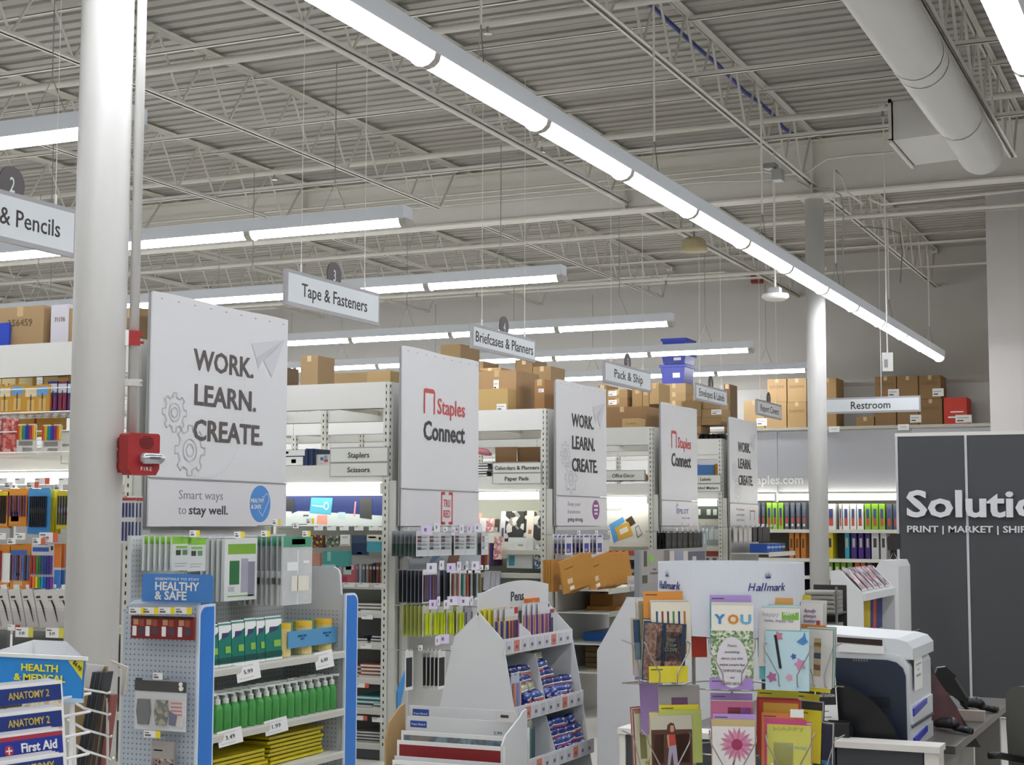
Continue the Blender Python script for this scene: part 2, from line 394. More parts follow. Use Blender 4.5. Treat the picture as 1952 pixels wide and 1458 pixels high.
# ---------------------------------------------------------------- lamps, boxes and cables near the far column
p = G(1478, 572, 1, 3.36); xx = p.x
t = thing('pendant_lamp', 'white dish shaped ceiling fitting hanging on a rod left of the far column', 'ceiling fitting', p)
MB().tube([(0, 0, 0), (0, 0, .025), (0, 0, .05), (0, 0, .06)], [.085, .115, .11, .04], WHITE, 20).build('dish', t, smooth=True)
MB().box(-.045, .045, -.045, .045, .06, .105, GREY).build('driver_box', t)
MB().tube([(0, 0, .105), (0, 0, 4.7-p.z)], .009, FR, 6).build('rod', t)
p = G(1483, 334, 1, 3.30)
t = thing('junction_box', 'grey junction box where conduits meet under the joist', 'junction box', p)
MB().box(-.06, .06, -.04, .04, -.045, .045, M('a9aaa8', .4, .3)).build('box', t); MB().box(-.05, .05, -.035, .035, -.05, -.045, WHITE).build('cover', t)
p = G(1470, 318, 1, 3.36)
t = thing('junction_box', 'small grey box just left of the junction box under the joist', 'junction box', p); MB().box(-.07, .05, -.05, .05, -.02, .02, M('8f908e', .4, .3)).build('box', t); MB().box(-.05, .0, -.03, .03, -.028, -.02, WHITE).build('cover', t)
p = G(1323, 470, 1, 5.0)
t = thing('dome_fitting', 'beige dome fitting hanging from the far bay joists', 'ceiling fitting', p)
MB().tube([(0, 0, .09), (0, 0, .06), (0, 0, -.02), (0, 0, -.05)], [.09, .12, .14, .15], M('b9ac86', .5), 20).build('dome', t, smooth=True); MB().tube([(0, 0, .09), (0, 0, 5.23-p.z)], .012, GREY, 6).build('rod', t)
p = G(1692, 690, 0, 13.6)
t = thing('hanging_sensor', 'white sensor box hanging on a rod right of the far column', 'sensor', p)
MB().prism([(-.045, -.08), (.045, -.08), (.045, .08), (-.045, .08)], 0, -.03, .02, WHITE).build('box', t, (0, 0, 0), radians(12)); MB().box(-.032, -.03, -.0, .03, -.05, .02, GREY).build('label_plate', t, (0, 0, 0), radians(12))
MB().tube([(0, 0, .08), (0, 0, 5.23-p.z)], .006, FR, 6).build('rod', t)
def cable(pts, r, label, m=None, x=14.0):
    tag(MB().tube([G(a, b, 0, x) for a, b in pts], r, m or M('a5a39b', .6), 6).build('cable', smooth=True), label, 'cable')
cable([(1520, 345), (1545, 358), (1580, 360), (1603, 372), (1608, 400), (1606, 470), (1609, 560)], .006, 'cable looping down right of the far column top', x=14.0)
cable([(1593, 325), (1606, 340), (1614, 365), (1645, 390)], .012, 'bent conduit dropping off the girder right of the far column', FR, x=13.9)
cable([(1655, 378), (1680, 390), (1800, 378), (1952, 362)], .012, 'conduit running right along the bottom of the girder', FR, x=14.35)
cable([(1510, 330), (1540, 328), (1575, 303), (1620, 297), (1705, 290)], .011, 'bent conduit from the junction box to the duct outlet', FR, x=13.8)
cable([(1640, 432), (1690, 436), (1715, 445), (1720, 480), (1716, 540)], .005, 'dark cable hanging behind the joist near the back wall', M('6e6c66', .6), x=16)
tag(MB().tube([(8.2+i*.4, 3.43+.01*sin(i*2), 5.09+.012*cos(i*1.7)) for i in range(15)], .017, M('2a3484', .5), 6).build('cable', smooth=True), 'blue data cable bundle lying along the column line joist', 'cable')
# thin bright data strands threaded through the joist webs are left as one bundle

# ---------------------------------------------------------------- aisle signs
SF = M('A3A2A3', .45); SP = M('D9DEDF', .45); SD = M('55504f', .5); TX = M('35322f', .6)
def aisle_sign(px0, px1, ptop, pbot, num, words, sx, label, y=5.1, h=.035, fs=.085):
    a0 = G(px0, ptop[0], 1, y); a1 = G(px1, ptop[1], 1, y); b = G(px0, pbot, 1, y)
    w = a1.x-a0.x; H = a0.z-b.z; zc = (a0.z+b.z)/2
    t = thing('aisle_sign', label, 'sign', ((a0.x+a1.x)/2, y, b.z))
    MB().box(-w/2, w/2, -.012, .012, 0, H, SF).build('frame', t)
    MB().box(-w/2+.02, w/2-.02, -.014, .014, .022, H-.022, SP).build('sign_panel', t)
    if num:
        o = MB().prism([(.085*cos(radians(a)), .085*sin(radians(a))) for a in range(-30, 211, 12)], 1, -.004, .004, SD).build('number_disc', t, (.0, 0, H+.04))
        text(num, .075, SP, t, (0, -.0052, H+.002), sx=.75, bold=.008)
    text(words, fs, TX, t, (0, -.0148, H/2-fs*.45), fit=sx*w, bold=.008)
    for s in (-1, 1):
        m = MB().tube([(s*w*.34, 0, H), (s*w*.34, 0, 5.23-b.z)], .0022, PAPER, 4).tube([(s*w*.34, 0, H), (s*w*.34, 0, H+.05)], .007, PAPER, 6)
        m.build('hanging_wire', t)
aisle_sign(543, 721, (511, 557), 580, '3', 'Tape & Fasteners', .70, 'hanging aisle sign reading Tape & Fasteners with number 3')
aisle_sign(898, 1018, (616, 650), 663, '4', 'Briefcases & Planners', .91, 'hanging aisle sign reading Briefcases & Planners with number 4')
aisle_sign(1150, 1239, (686, 709), 728, '5', 'Pack & Ship', .61, 'hanging aisle sign reading Pack & Ship with number 5')
aisle_sign(1324, 1384, (729, 744), 762, '6', 'Envelopes & Labels', .80, 'hanging aisle sign reading Envelopes & Labels with number 6')
aisle_sign(1441, 1488, (760, 771), 790, '7', 'Report Covers', .73, 'hanging aisle sign reading Report Covers with number 7')
aisle_sign(-115, 143, (330, 407), 433, '2', 'Pens & Pencils', .73, 'hanging aisle sign reading & Pencils with number 2, cut by the left edge')
# restroom sign
t = thing('restroom_sign', 'long hanging sign reading Restroom above the back wall shelf', 'sign', (17.2, 3.4, 0))
y0, y1, z0, z1 = span((1545, 757), (1755, 787), 0, 17.2)
MB().box(-.015, .015, y1-3.4, y0-3.4, z0, z1, SF).build('frame', t); MB().box(-.018, .018, y1-3.385, y0-3.415, z0+.02, z1-.02, SP).build('sign_panel', t)
yt = G(1660, 772, 0, 17.2).y
text('Restroom', .086, TX, t, (-.02, yt-3.4, (z0+z1)/2-.042), (pi/2, 0, FX), fit=.43, bold=.012)
for yy in (y1+.42, y0-.12): MB().tube([(0, yy-3.4, z1), (0, yy-3.4, 5.23)], .0025, PAPER, 4).build('hanging_wire', t)
# ================================================================ GONDOLAS (shelving runs)
XG = [6.57, 9.30, 12.00, 14.68, 17.03]
Y0 = 5.14
GW = 1.22
MESHW = M('B9BABA', .4, .2)
PEG = pegmat('pegboard_grey', 'a9adaf', '5a5f63')
BACKG = M('8e8f90', .6)
TUBE = M('FFFDF0', .4, emit=SHELF_LAMP)
up_mb = MB().box(-.02, .02, -.022, .022, 0, 2.53, STEEL)
z = .1
while z < 2.5:
    for s in (-1, 1):
        pass
    up_mb.box(-.0212, -.0195, -.004, .004, z, z+.019, SLOT).box(-.005, .005, -.0235, -.0215, z, z+.019, SLOT); z += .046
_up = {}
def gondola(k, nb, shelves, back=None, base=BACKG, names=''):
    X = XG[k]; t = thing('gondola_shelving', f'{names}', 'shelving', (X, Y0, 0), 0, None)
    D = 1.2
    for xx in (0, D):
        for j in range(nb+1):
            if 'u' not in _up: _up['u'] = up_mb.build('upright', t, (xx, 0, 0)).data
            else: link(_up['u'], 'upright', t, (xx, j*1.22, 0))
    for j in range(nb):
        y = j*1.22+.022; y2 = (j+1)*1.22-.022
        for xx in (-.024, D+.004):
            MB().box(xx, xx+.02, y-.02, y2+.02, 2.35, 2.53, WHITE).box(xx, xx+.02, y, y2, 2.35, 2.352, GREY).build('top_beam', t)
        MB().box(-.024, -.004, y, y2, 1.85, 1.965, WHITE).build('fascia', t)
        MB().box(0, .5, y, y2, 1.955, 1.97, STEEL).box(.7, D, y, y2, 1.955, 1.97, STEEL).build('storage_shelf', t)
        MB().box(-.03, .03, y+.01, y2-.01, 1.775, 1.838, TUBE).box(-.034, .034, y, y+.012, 1.77, 1.843, WHITE).box(-.034, .034, y2-.012, y2, 1.77, 1.843, WHITE).build('shelf_light', t)
        m = MB()
        for i in range(1, 11): m.box(0, D, y+i*.112, y+i*.112+.004, 2.44, 2.444, MESHW)
        for i in range(1, 11): m.box(i*.11, i*.11+.004, y, y2, 2.436, 2.44, MESHW)
        m.build('wire_deck', t)
        m = MB()
        for i in (.33, .72): m.prism([(0, 2.40), (D, 2.40), (D, 2.435), (0, 2.435)], 1, y+i, y+i+.02, STEEL)
        m.build('deck_support', t)
        for z in shelves:
            MB().box(.0, .45, y, y2, z-.028, z-.02, STEEL).box(-.012, .0, y-.01, y2+.01, z-.03, z+.012, STEEL).box(-.0135, -.0115, y, y2, z-.024, z+.004, M('cfcfc4', .4)).build('shelf', t)
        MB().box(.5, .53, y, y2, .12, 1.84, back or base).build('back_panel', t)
        MB().box(0, D, y, y2, 0, .1, DGREY).build('base', t)
    MB().box(.09, D-.02, -.04, -.02, 0, 1.84, WHITE).build('end_panel', t)
    MB().box(-.01, .075, -.075, -.025, 0, 1.86, M('d2d3ca', .45)).build('end_post', t)
    MB().box(.02, D, -.03, -.015, 1.84, 2.53, M('cfcfca', .5)).build('end_frame', t)
    return t
gn = ['first', 'second', 'third', 'fourth', 'fifth']
LB = ['white double sided shelving run behind the HEALTHY & SAFE end display, holding pen packs', 'white shelving run with the Staplers and Scissors signs',
      'white shelving run with the Calendars & Planners sign', 'white shelving run with the Office Decor sign', 'farthest white shelving run, with the Labels sign']
gond = []
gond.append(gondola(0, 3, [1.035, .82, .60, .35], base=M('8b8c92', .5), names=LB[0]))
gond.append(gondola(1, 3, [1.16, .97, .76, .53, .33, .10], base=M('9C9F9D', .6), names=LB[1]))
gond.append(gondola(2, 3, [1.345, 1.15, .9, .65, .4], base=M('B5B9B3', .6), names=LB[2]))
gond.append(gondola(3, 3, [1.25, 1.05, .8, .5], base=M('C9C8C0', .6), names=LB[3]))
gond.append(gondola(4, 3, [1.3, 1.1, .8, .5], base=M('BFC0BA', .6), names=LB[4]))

# category plates on the fascias
def plates(x, px0, px1, rows, label):
    ys, ye, z0, z1 = span((px0, rows[0][0]), (px1, rows[-1][1]), 0, x)
    t = thing('category_sign', label, 'sign', (x, (ys+ye)/2, z0))
    w = ys-ye
    MB().box(-.002, .01, -w/2, w/2, 0, z1-z0, SF).build('frame', t)
    for (a, b, s, fr) in rows:
        zz1 = G((px0+px1)/2, a, 0, x).z-z0-.008; zz0 = G((px0+px1)/2, b, 0, x).z-z0+.004
        MB().box(-.006, .0, -w/2+.01, w/2-.008, zz0, zz1, M('E3E5DC', .5)).build('plate', t)
        if s: text(s, (zz1-zz0)*.42, TX, t, (-.008, 0, (zz0+zz1)/2-(zz1-zz0)*.2), (pi/2, 0, FX), fit=w*fr, bold=.015)
plates(XG[1]-.03, 629, 741, ((852, 881, 'Staplers', .36), (881, 908, 'Scissors', .38)), 'category sign reading Staplers over Scissors')
plates(XG[2]-.03, 939, 1033, ((881, 901, 'Calendars & Planners', .9), (901, 922, 'Paper Pads', .48)), 'category sign reading Calendars & Planners over Paper Pads')
plates(XG[3]-.03, 1148, 1230, ((896, 916, 'Office D\u00e9cor', .52),), 'category sign reading Office Decor')
plates(XG[4]-.03, 1316, 1375, ((905, 921, 'Labels', .34), (922, 937, 'Padded Mailers', .8)), 'category sign reading Labels over Padded Mailers')
plates(XG[0]-.03, 117, 215, ((820, 847, '', .4), (847, 883, '', .45)), 'blank looking category sign plates half hidden by the near column')

# ================================================================ BANNERS
BW = M('DCDCDC', .42, noise=.02, scale=2)
BW2 = M('DCDADB', .35)
LG = M('B9B9BB', .5); LG2 = M('C9C9CB', .5); DT = M('5A5250', .6); RD = M('C8403C', .5)
def ring(m, cx, cz, r, w, mat, y, n=28):
    for i in range(n):
        a, b = 2*pi*i/n, 2*pi*(i+1)/n
        m.poly([(cx+r*cos(a), y, cz+r*sin(a)), (cx+r*cos(b), y, cz+r*sin(b)), (cx+(r+w)*cos(b), y, cz+(r+w)*sin(b)), (cx+(r+w)*cos(a), y, cz+(r+w)*sin(a))], mat)
def stroke(m, pts, w, mat, y, close=False):
    if close: pts = pts+[pts[0]]
    for a, b in zip(pts[:-1], pts[1:]):
        d = Vector((b[0]-a[0], b[1]-a[1])); L = d.length
        if L < 1e-6: continue
        n = Vector((-d.y, d.x))/L*w/2
        m.poly([(a[0]-n.x, y, a[1]-n.y), (b[0]-n.x, y, b[1]-n.y), (b[0]+n.x, y, b[1]+n.y), (a[0]+n.x, y, a[1]+n.y)], mat)
def gear(m, cx, cz, R, y, teeth=8, part=1):
    pts = []
    for i in range(teeth):
        a = 2*pi*i/teeth
        for da, r in ((-.20, .78), (-.15, 1), (.15, 1), (.20, .78)): pts.append((cx+R*r*cos(a+da), cz+R*r*sin(a+da)))
    stroke(m, pts, .006, LG, y, True); ring(m, cx, cz, R*.22, .006, LG, y, 18); ring(m, cx, cz, R*.42, .006, LG, y, 22)
def banner(k, kind, label, w, z0=1.555, z1=2.775, zs=1.81):
    x = XG[k]+.0; y = 5.03
    t = thing('banner', label, 'banner', (x, y, z0), 0)
    H = z1-zs
    # slightly bowed vinyl sheet
    m = MB(); nx = 10
    bow = lambda u, v: -.004*sin(pi*u)*v-.01*(1-v)*cos(2*pi*u)*0
    for i in range(nx):
        for j in range(6):
            q = []
            for (a, b) in ((i, j), (i+1, j), (i+1, j+1), (i, j+1)):
                u, v = a/nx, b/6; q.append((w*u, bow(u, v), zs-z0+H*v+.004*sin(9*u)*(v > .9)))
            m.poly(q, BW)
    m.box(0, w, .004, .008, zs-z0, z1-z0-.005, BW); m.build('upper_sheet', t, smooth=True)
    MB().box(-.004, .02, .009, .022, 0, z1-z0-.01, GREY).build('side_rail', t)
    for i in range(9): MB().box(w*(.05+.112*i)-.006, w*(.05+.112*i)+.006, -.014, -.012, z1-z0-.035, z1-z0-.031, M('6b6b6d', .5)).build('grommet', t)
    MB().box(0, w, -.006, .004, 0, zs-z0-.004, BW2).box(0, w, -.012, -.006, zs-z0-.008, zs-z0-.002, GREY).build('lower_sheet', t)
    yy = -.0054; f = w/1.3
    if kind == 'W':
        dt = DT if k == 0 else M('35312f', .6)
        for s, zz, ft in (('WORK.', .845, .565), ('LEARN.', .655, .58), ('CREATE.', .465, .66)):
            o = text(s, .115, dt, t, (w*.285, yy, zz+(0 if k == 0 else 0)), align='LEFT', fit=w*ft*.78, bold=.026)
        for gx, gz, gr in ((w*.16, .60, .105), (w*.27, .405, .135)):
            m = MB(); gear(m, gx, gz, gr, yy+.001); m.build('printed_gear', t)
        m = MB()
        # dashed arc from gear to plane
        P = []
        for i in range(0, 60):
            u = i/59; P.append((w*(.30+.36*u+.10*sin(pi*u)), .27-.0+.62*u**1.9-.05*sin(pi*u)))
        for i in range(0, 58, 2): stroke(m, P[i:i+2], .003, LG, yy+.001)
        tag(m.build('dashed_line', t), kind='stuff')
        m = MB(); PL1 = M('D0D0D3', .5); PL2 = M('C3C3C7', .5)
        A = (w*.97, 1.10); m.poly([(A[0], yy+.001, A[1]), (w*.70, yy+.001, 1.04), (w*.74, yy+.001, .965)], PL1)
        m.poly([(A[0], yy+.001, A[1]), (w*.74, yy+.001, .965), (w*.76, yy+.001, .90), (w*.79, yy+.001, .95)], PL2)
        m.poly([(A[0], yy+.0008, A[1]), (w*.80, yy+.0008, .95), (w*.87, yy+.0008, .865)], PL1)
        m.build('printed_paper_plane', t)
    else:
        m = MB(); s = f
        X0, X1, Zt, Zb = w*.26, w*.40, .955, .78
        RD_ = RD
        m.poly([(X0, yy, Zb+.0), (X0+.018, yy, Zb), (X0+.018, yy, Zt-.03), (X0, yy, Zt-.01)], RD_)
        m.poly([(X0, yy, Zt-.01), (X0+.018, yy, Zt-.03), (X1-.018, yy, Zt-.03), (X1, yy, Zt-.018), (X1-.025, yy, Zt), (X0+.02, yy, Zt)], RD_)
        m.poly([(X1-.018, yy, Zb), (X1, yy, Zb), (X1, yy, Zt-.018), (X1-.018, yy, Zt-.03)], RD_)
        m.build('printed_staple_logo', t)
        text('Staples', .115, RD, t, (w*.43, yy, .79), align='LEFT', fit=w*.365, bold=.012)
        text('Connect', .135, M('3c3b40', .6), t, (w*.255, yy, .60), align='LEFT', fit=w*.54, bold=.028)
    return t, w, -.0066
t, w, yl = banner(0, 'W', 'tall white banner reading WORK. LEARN. CREATE. with Smart ways to stay well below', 1.3)
text('Smart ways', .05, M('8b8b8f', .6), t, (w*.195, yl, .145), align='LEFT', fit=.40, bold=-.004)
text('to', .05, M('8b8b8f', .6), t, (w*.195, yl, .065), align='LEFT', fit=.07, bold=-.004)
text('stay well.', .05, M('3a3a3e', .6), t, (w*.265, yl, .065), align='LEFT', fit=.36, bold=.02)
m = MB(); BL = M('4E8DD0', .5)
m.prism([(.105*cos(2*pi*i/36), .105*sin(2*pi*i/36)) for i in range(36)], 1, -.002, 0, BL)
m.build('blue_round_logo', t, (w*.79, yl+.001, .128))
text('HEALTHY', .024, PAPER, t, (w*.765, yl-.003, .135), fit=.135, bold=.02); text('& SAFE', .024, PAPER, t, (w*.755, yl-.003, .1), fit=.1, bold=.02)
m = MB(); hp = [(.02, -.05), (.075, .02), (.085, .06), (.065, .082), (.04, .07), (.02, .04)]
stroke(m, [(w*.79+a, .128+b-.01) for a, b in [(-.02, -.025), (.02, -.06), (.085, .03), (.08, .06), (.055, .07), (.03, .045), (.015, .055)]], .003, PAPER, yl-.003)
m.build('heart_outline', t)
t, w, yl = banner(1, 'S', 'tall white banner with red staple logo above TRU RED brackets', 1.2)
m = MB(); cx, cz = w*.56, .125
for s in (-1, 1):
    for u in (-1, 1):
        m.box(min(cx+s*.03, cx+s*.085), max(cx+s*.03, cx+s*.085), yl-.001, yl, min(cz+u*.095, cz+u*.115), max(cz+u*.095, cz+u*.115), RD)
    m.box(min(cx+s*.075, cx+s*.09), max(cx+s*.075, cx+s*.09), yl-.001, yl, cz-.112, cz+.112, RD)
m.build('printed_brackets', t)
text('TRU', .055, RD, t, (cx, yl-.001, cz+.01), fit=.105, bold=.01); text('RED', .055, RD, t, (cx, yl-.001, cz-.065), fit=.105, bold=.01)
t, w, yl = banner(2, 'W', 'middle white banner reading WORK. LEARN. CREATE. with a purple oval logo below', 1.16)
for i, (s, b) in enumerate((('Keep your', 0), ('business', 0), ('going strong.', .03))): text(s, .034, M('9a9496', .6) if i < 2 else M('5a5356', .6), t, (w*.2, yl, .17-i*.065), align='LEFT', fit=w*(.24 if i < 2 else .3), bold=b)
m = MB().prism([(.085*cos(2*pi*i/36), .085*sin(2*pi*i/36)) for i in range(36)], 1, -.002, 0, M('8A4B86', .5)); m.build('purple_round_logo', t, (w*.76, yl+.001, .14))
for z_, w_ in ((.165, .045), (.13, .04), (.097, .035)): MB().box(w*.76-w_, w*.76-.006, yl-.002, yl-.001, z_, z_+.018, PAPER).box(w*.76+.004, w*.76+w_, yl-.002, yl-.001, z_, z_+.018, PAPER).build('printed_word', t)
t, w, yl = banner(3, 'S', 'fourth white banner with red staple logo above the word PILOT', 1.16)
text('PILOT', .052, M('4a55a0', .6), t, (w*.58, yl, .12), fit=w*.27, bold=.01)
m = MB(); stroke(m, [(w*.37, .12), (w*.37, .19), (w*.40, .22), (w*.43, .19)], .008, M('4a55a0', .6), yl-.001); stroke(m, [(w*.40, .12), (w*.40, .17), (w*.43, .17), (w*.41, .145), (w*.43, .12)], .008, M('4a55a0', .6), yl-.001); m.build('printed_logo', t)
text('here to stay', .02, M('7a7a80', .6), t, (w*.64, yl, .07), fit=w*.22, shear=.3)
t, w, yl = banner(4, 'W', 'farthest white banner reading WORK. LEARN. CREATE. beside the grey wall panels', 1.16)
for i, s in enumerate(('Fresher', 'workdays', 'start here')): text(s, .03, M('8a8686', .6), t, (w*.2, yl, .17-i*.06), align='LEFT', fit=w*.28)
m = MB(); m.box(w*.68, w*.86, yl-.001, yl, .16, .175, RD).box(w*.68, w*.70, yl-.001, yl, .06, .16, GREY).box(w*.84, w*.86, yl-.001, yl, .06, .16, GREY); m.build('printed_staple_logo', t)

# ================================================================ BACK WALL FIXTURE (binders)
XB = 20.3
y0, y1, zb0, zb1 = span((1405, 816), (1900, 812), 0, XB)
zt = G(1500, 815, 0, XB).z
t = thing('wall_fixture', 'long white wall shelving with grey upper panels and binders below', 'shelving', (XB, 4, 0))
ya, yz = 6.6, 2.2
MB().box(-.0, .7, yz-4, ya-4, zt-.035, zt, M('d6d3c8', .5)).box(-.01, 0, yz-4, ya-4, zt-.03, zt, M('b9b6ad', .5)).build('top_shelf', t)
zl1 = G(1600, 941, 0, XB).z; zl0 = G(1600, 953, 0, XB).z
GP = M('ABACB0', .5, noise=.015, scale=1.5)
ypan = [ya-4, 5.35-4, G(1557, 900, 0, XB).y-4, 3.6-4, yz-4]
for a, b in zip(ypan[:-1], ypan[1:]):
    MB().box(.04, .06, b+.006, a-.006, zl1+.03, zt-.05, GP).build('header_panel', t)
    MB().box(-.03, .03, b+.03, a-.03, zl0, zl1, TUBE).build('shelf_light', t)
    MB().box(-.04, .04, b+.0, b+.03, zl0-.02, zl1+.02, STEEL).build('light_end', t)
MB().box(.5, .52, yz-4, ya-4, 0, zl0, M('5e5c58', .7)).build('back_panel', t)
MB().box(.0, .7, yz-4, yz-3.98, 0, zt, STEEL).build('side_panel', t)
shz = [G(1640, y, 0, XB).z for y in (1010, 1066, 1128)]
for z in shz+[.9, .5]: MB().box(0, .5, yz-4, ya-4, z-.03, z, STEEL).box(-.012, 0, yz-4, ya-4, z-.04, z+.005, M('DEDDD2', .45)).build('shelf', t)
yt = G(1443, 915, 0, XB-.0).y
text('staples.com', .115, M('DEDDD8', .6), t, (.036, G(1424, 915, 0, XB).y-4, G(1480, 922, 0, XB).z), (pi/2, 0, FX), fit=G(1424, 915, 0, XB).y-G(1529, 915, 0, XB).y, bold=.02, align='LEFT')
for px, y in ((1590, 817), (1722, 813)):
    q = G(px, y, 0, XB-.02); tag(MB().box(-.004, .004, -.07, .07, -.045, .03, PAPER).box(-.0045, -.004, -.04, .04, -.01, 0, LG).build('shelf_label', t, (q.x-XB, q.y-4, q.z)), None)
# ================================================================ PRODUCT MAKERS
def C(h, r=.45): return M(h, r)
def carton(px0, py0, px1, py1, x, depth, label, col='A88B62', mark=None, tape=True, sticker=None, group=None, name='cardboard_box', ax=0, rot=0, ztop=None):
    a0, a1, z0, z1 = span((px0, py0), (px1, py1), ax, x)
    if ztop is not None: z0 = ztop
    w = abs(a1-a0); h = z1-z0; m0 = M(col, .7, noise=.06, scale=6)
    loc = (x, (a0+a1)/2, z0) if ax == 0 else ((a0+a1)/2, x, z0)
    t = thing(name, label, 'box', loc, FX if ax == 0 else 0, group)
    MB().box(-w/2, w/2, 0, depth, 0, h, m0).build('carton', t)
    m = MB().box(-w/2+.002, -.001, .0, depth, h, h+.004, m0).box(.001, w/2-.002, .0, depth, h, h+.004, m0)
    m.build('top_flap', t)
    if tape: MB().box(-.022, .022, -.0008, depth+.0008, h-.05, h+.0048, M('c2a67a', .35)).build('tape', t)
    if sticker:
        sx0, sw, sz, sh = sticker
        s = MB().box(-w/2+sx0*w, -w/2+sx0*w+sw, -.0016, -.0005, sz*h, sz*h+sh, PAPER)
        s.box(-w/2+sx0*w+sw*.1, -w/2+sx0*w+sw*.5, -.0022, -.0015, sz*h+sh*.2, sz*h+sh*.35, INK).box(-w/2+sx0*w+sw*.1, -w/2+sx0*w+sw*.8, -.0022, -.0015, sz*h+sh*.55, sz*h+sh*.7, LG)
        s.build('shipping_label', t)
    if mark: text(mark[0], mark[1], M('6f5a3e', .7), t, (mark[2]*w, -.0012, mark[3]*h), fit=mark[4] if len(mark) > 4 else 0, bold=-.004)
    return t
_hook = {}
def hook(loc, rot, L, label, tagcol=None, group='peg hooks', price='', tw=.055):
    """wire peg hook with a price tag at its tip"""
    t = thing('peg_hook', label, 'hook', loc, rot, group)
    k = (round(L, 3), tagcol)
    MB().tube([(0, 0, 0), (0, -L, .002), (0, -L-.008, .018)], .0028, CHROME, 5).build('wire', t)
    m = MB().box(-tw/2, tw/2, -L-.014, -L-.011, .004, .036, PAPER).box(-tw*.4, -tw*.05, -L-.0146, -L-.0139, .024, .028, INK).box(-tw*.4, tw*.1, -L-.0146, -L-.0139, .010, .019, M('6d6a70', .6))
    if tagcol: m.box(tw/2, tw/2+.026, -L-.0145, -L-.011, .004, .036, M(tagcol, .5))
    m.build('price_tag', t); return t
_protos = {}
def product(key, maker, loc, rot, label, cat, group=None, name=None):
    """first call builds the proto with its parts, later calls copy it"""
    if key not in _protos:
        o = maker(); _protos[key] = o; o.location = loc; o.rotation_euler = (0, 0, rot); tag(o, label, cat, group); return o
    c = copy_tree(_protos[key], loc, rot, label)
    c['category'] = cat
    if group: c['group'] = group
    elif 'group' in c: del c['group']
    return c
def blister(w, h, card, head=None, pens=(), patches=(), name='pen_pack', bubble=False, d=.012):
    """hang card, top edge at z=0, facing -Y"""
    def f():
        t = thing(name, '', '')
        m = MB().prism([(-w/2, -h), (w/2, -h), (w/2, -.01), (w/2-.01, 0), (.012, 0), (.008, -.008), (-.008, -.008), (-.012, 0), (-w/2+.01, 0), (-w/2, -.01)], 1, -.0006, .0006, card)
        if head: m.box(-w/2, w/2, -.0012, -.0006, -h*head[1], -.009, head[0])
        for (x0, x1, z0, z1, c) in patches: m.box(-w/2+x0*w, -w/2+x1*w, -.0016, -.0009, -h+z0*h, -h+z1*h, c)
        m.build('card', t)
        for (c, x, z0, z1, r) in pens:
            xx = -w/2+x*w; MB().tube([(xx, -.002-r, -h+z0*h), (xx, -.002-r, -h+z1*h)], r, c, 6).build('pen', t)
        if bubble: MB().box(-w*.42, w*.42, -.018, -.001, -h*.94, -h*.3, M('dfe6ea', .15, alpha=.25)).build('blister', t)
        return t
    return f
def flatcard(w, h, card, patches=(), name='pack', d=.004):
    def f():
        m = MB().box(-w/2, w/2, -d/2, d/2, -h, 0, card)
        for (x0, x1, z0, z1, c) in patches: m.box(-w/2+x0*w, -w/2+x1*w, -d/2-.0006, -d/2, -h+z0*h, -h+z1*h, c)
        return m.build(name)
    return f
def stack(key, mk, mk2, loc, rot, n, step, label, cat, group, jitter=.004, L=None, tagcol=None, hk=True, hlabel=None):
    """n cards on one hook; the front one has its own label, the others share one"""
    d = Vector((sin(rot), -cos(rot), 0))
    for i in range(n):
        p = Vector(loc)+d*(step*i); j = random.uniform(-jitter, jitter)
        if i == n-1: product(key, mk, p, rot, label, cat, group)
        else: product(key+'b', mk2, p+Vector((0, 0, -abs(j)*.5)), rot+j*6, 'packs behind the '+label, cat, 'packs behind the '+label)
    if hk:
        if rot == FX: rc = min([X+.5-loc[0] for X in XG if X+.5-loc[0] > 0]+[.5])
        else: rc = max(.02, (4.97 if loc[0] < 8.5 else 5.03)-loc[1])
        hook(Vector(loc)-d*rc+Vector((0, 0, -.006)), rot, (L or step*n+.06)+rc-.03, hlabel or 'hook of the '+label, tagcol)
# ================================================================ CARTONS ON TOP OF THE RUNS
DKZ = 2.446
B = lambda *a, **k: carton(*a, **k)
B(-6, 586, 83, 648, 6.62, .24, 'brown carton marked 356459 on top of the pen run', ztop=DKZ, mark=('356459', .038, .0, .66, .17))
B(97, 582, 131, 646, 6.62, .3, 'white carton marked 71176 beside the near column', col='CFCBD2', ztop=DKZ, mark=('71176', .025, 0, .7, .07), tape=False)
B(132, 588, 168, 646, 6.62, .3, 'brown carton with printed arrows beside the white carton', ztop=DKZ, col='A5895C')
B(-8, 617, 17, 650, 6.60, .015, 'blue plastic sleeve in front of the carton marked 356459', col='2546B8', ztop=DKZ, tape=False)
B(236, 588, 262, 640, 6.75, .3, 'brown carton seen between near column and first banner', ztop=DKZ, col='8F7550')
B(573, 679, 606, 719, 12.5, .3, 'small carton with white label alone on a run behind the Staplers shelf', ztop=DKZ, col='947A55', sticker=(.3, .07, .45, .05))
B(520, 700, 537, 719, 12.5, .3, 'carton edge showing right of the first banner', ztop=DKZ, col='7C6547')
B(637, 711, 725, 727, 10.0, .3, 'flattened cardboard pile on top of the Staplers run', ztop=DKZ, col='A2865C', tape=False)
B(700, 708, 744, 726, 9.7, .25, 'loose folded cardboard beside the second banner top', ztop=DKZ, col='B59868', tape=False)
B(840, 657, 878, 671, 12.6, .4, 'tall carton rising behind the second banner', col='8A7048', ztop=DKZ, tape=False)
B(893, 689, 921, 712, 15.4, .4, 'brown carton behind the open carton, right of second banner', ztop=DKZ, col='8B7049')
B(912, 702, 955, 714, 15.2, .4, 'low carton on the run behind the big open carton', ztop=DKZ, col='9A7D52')
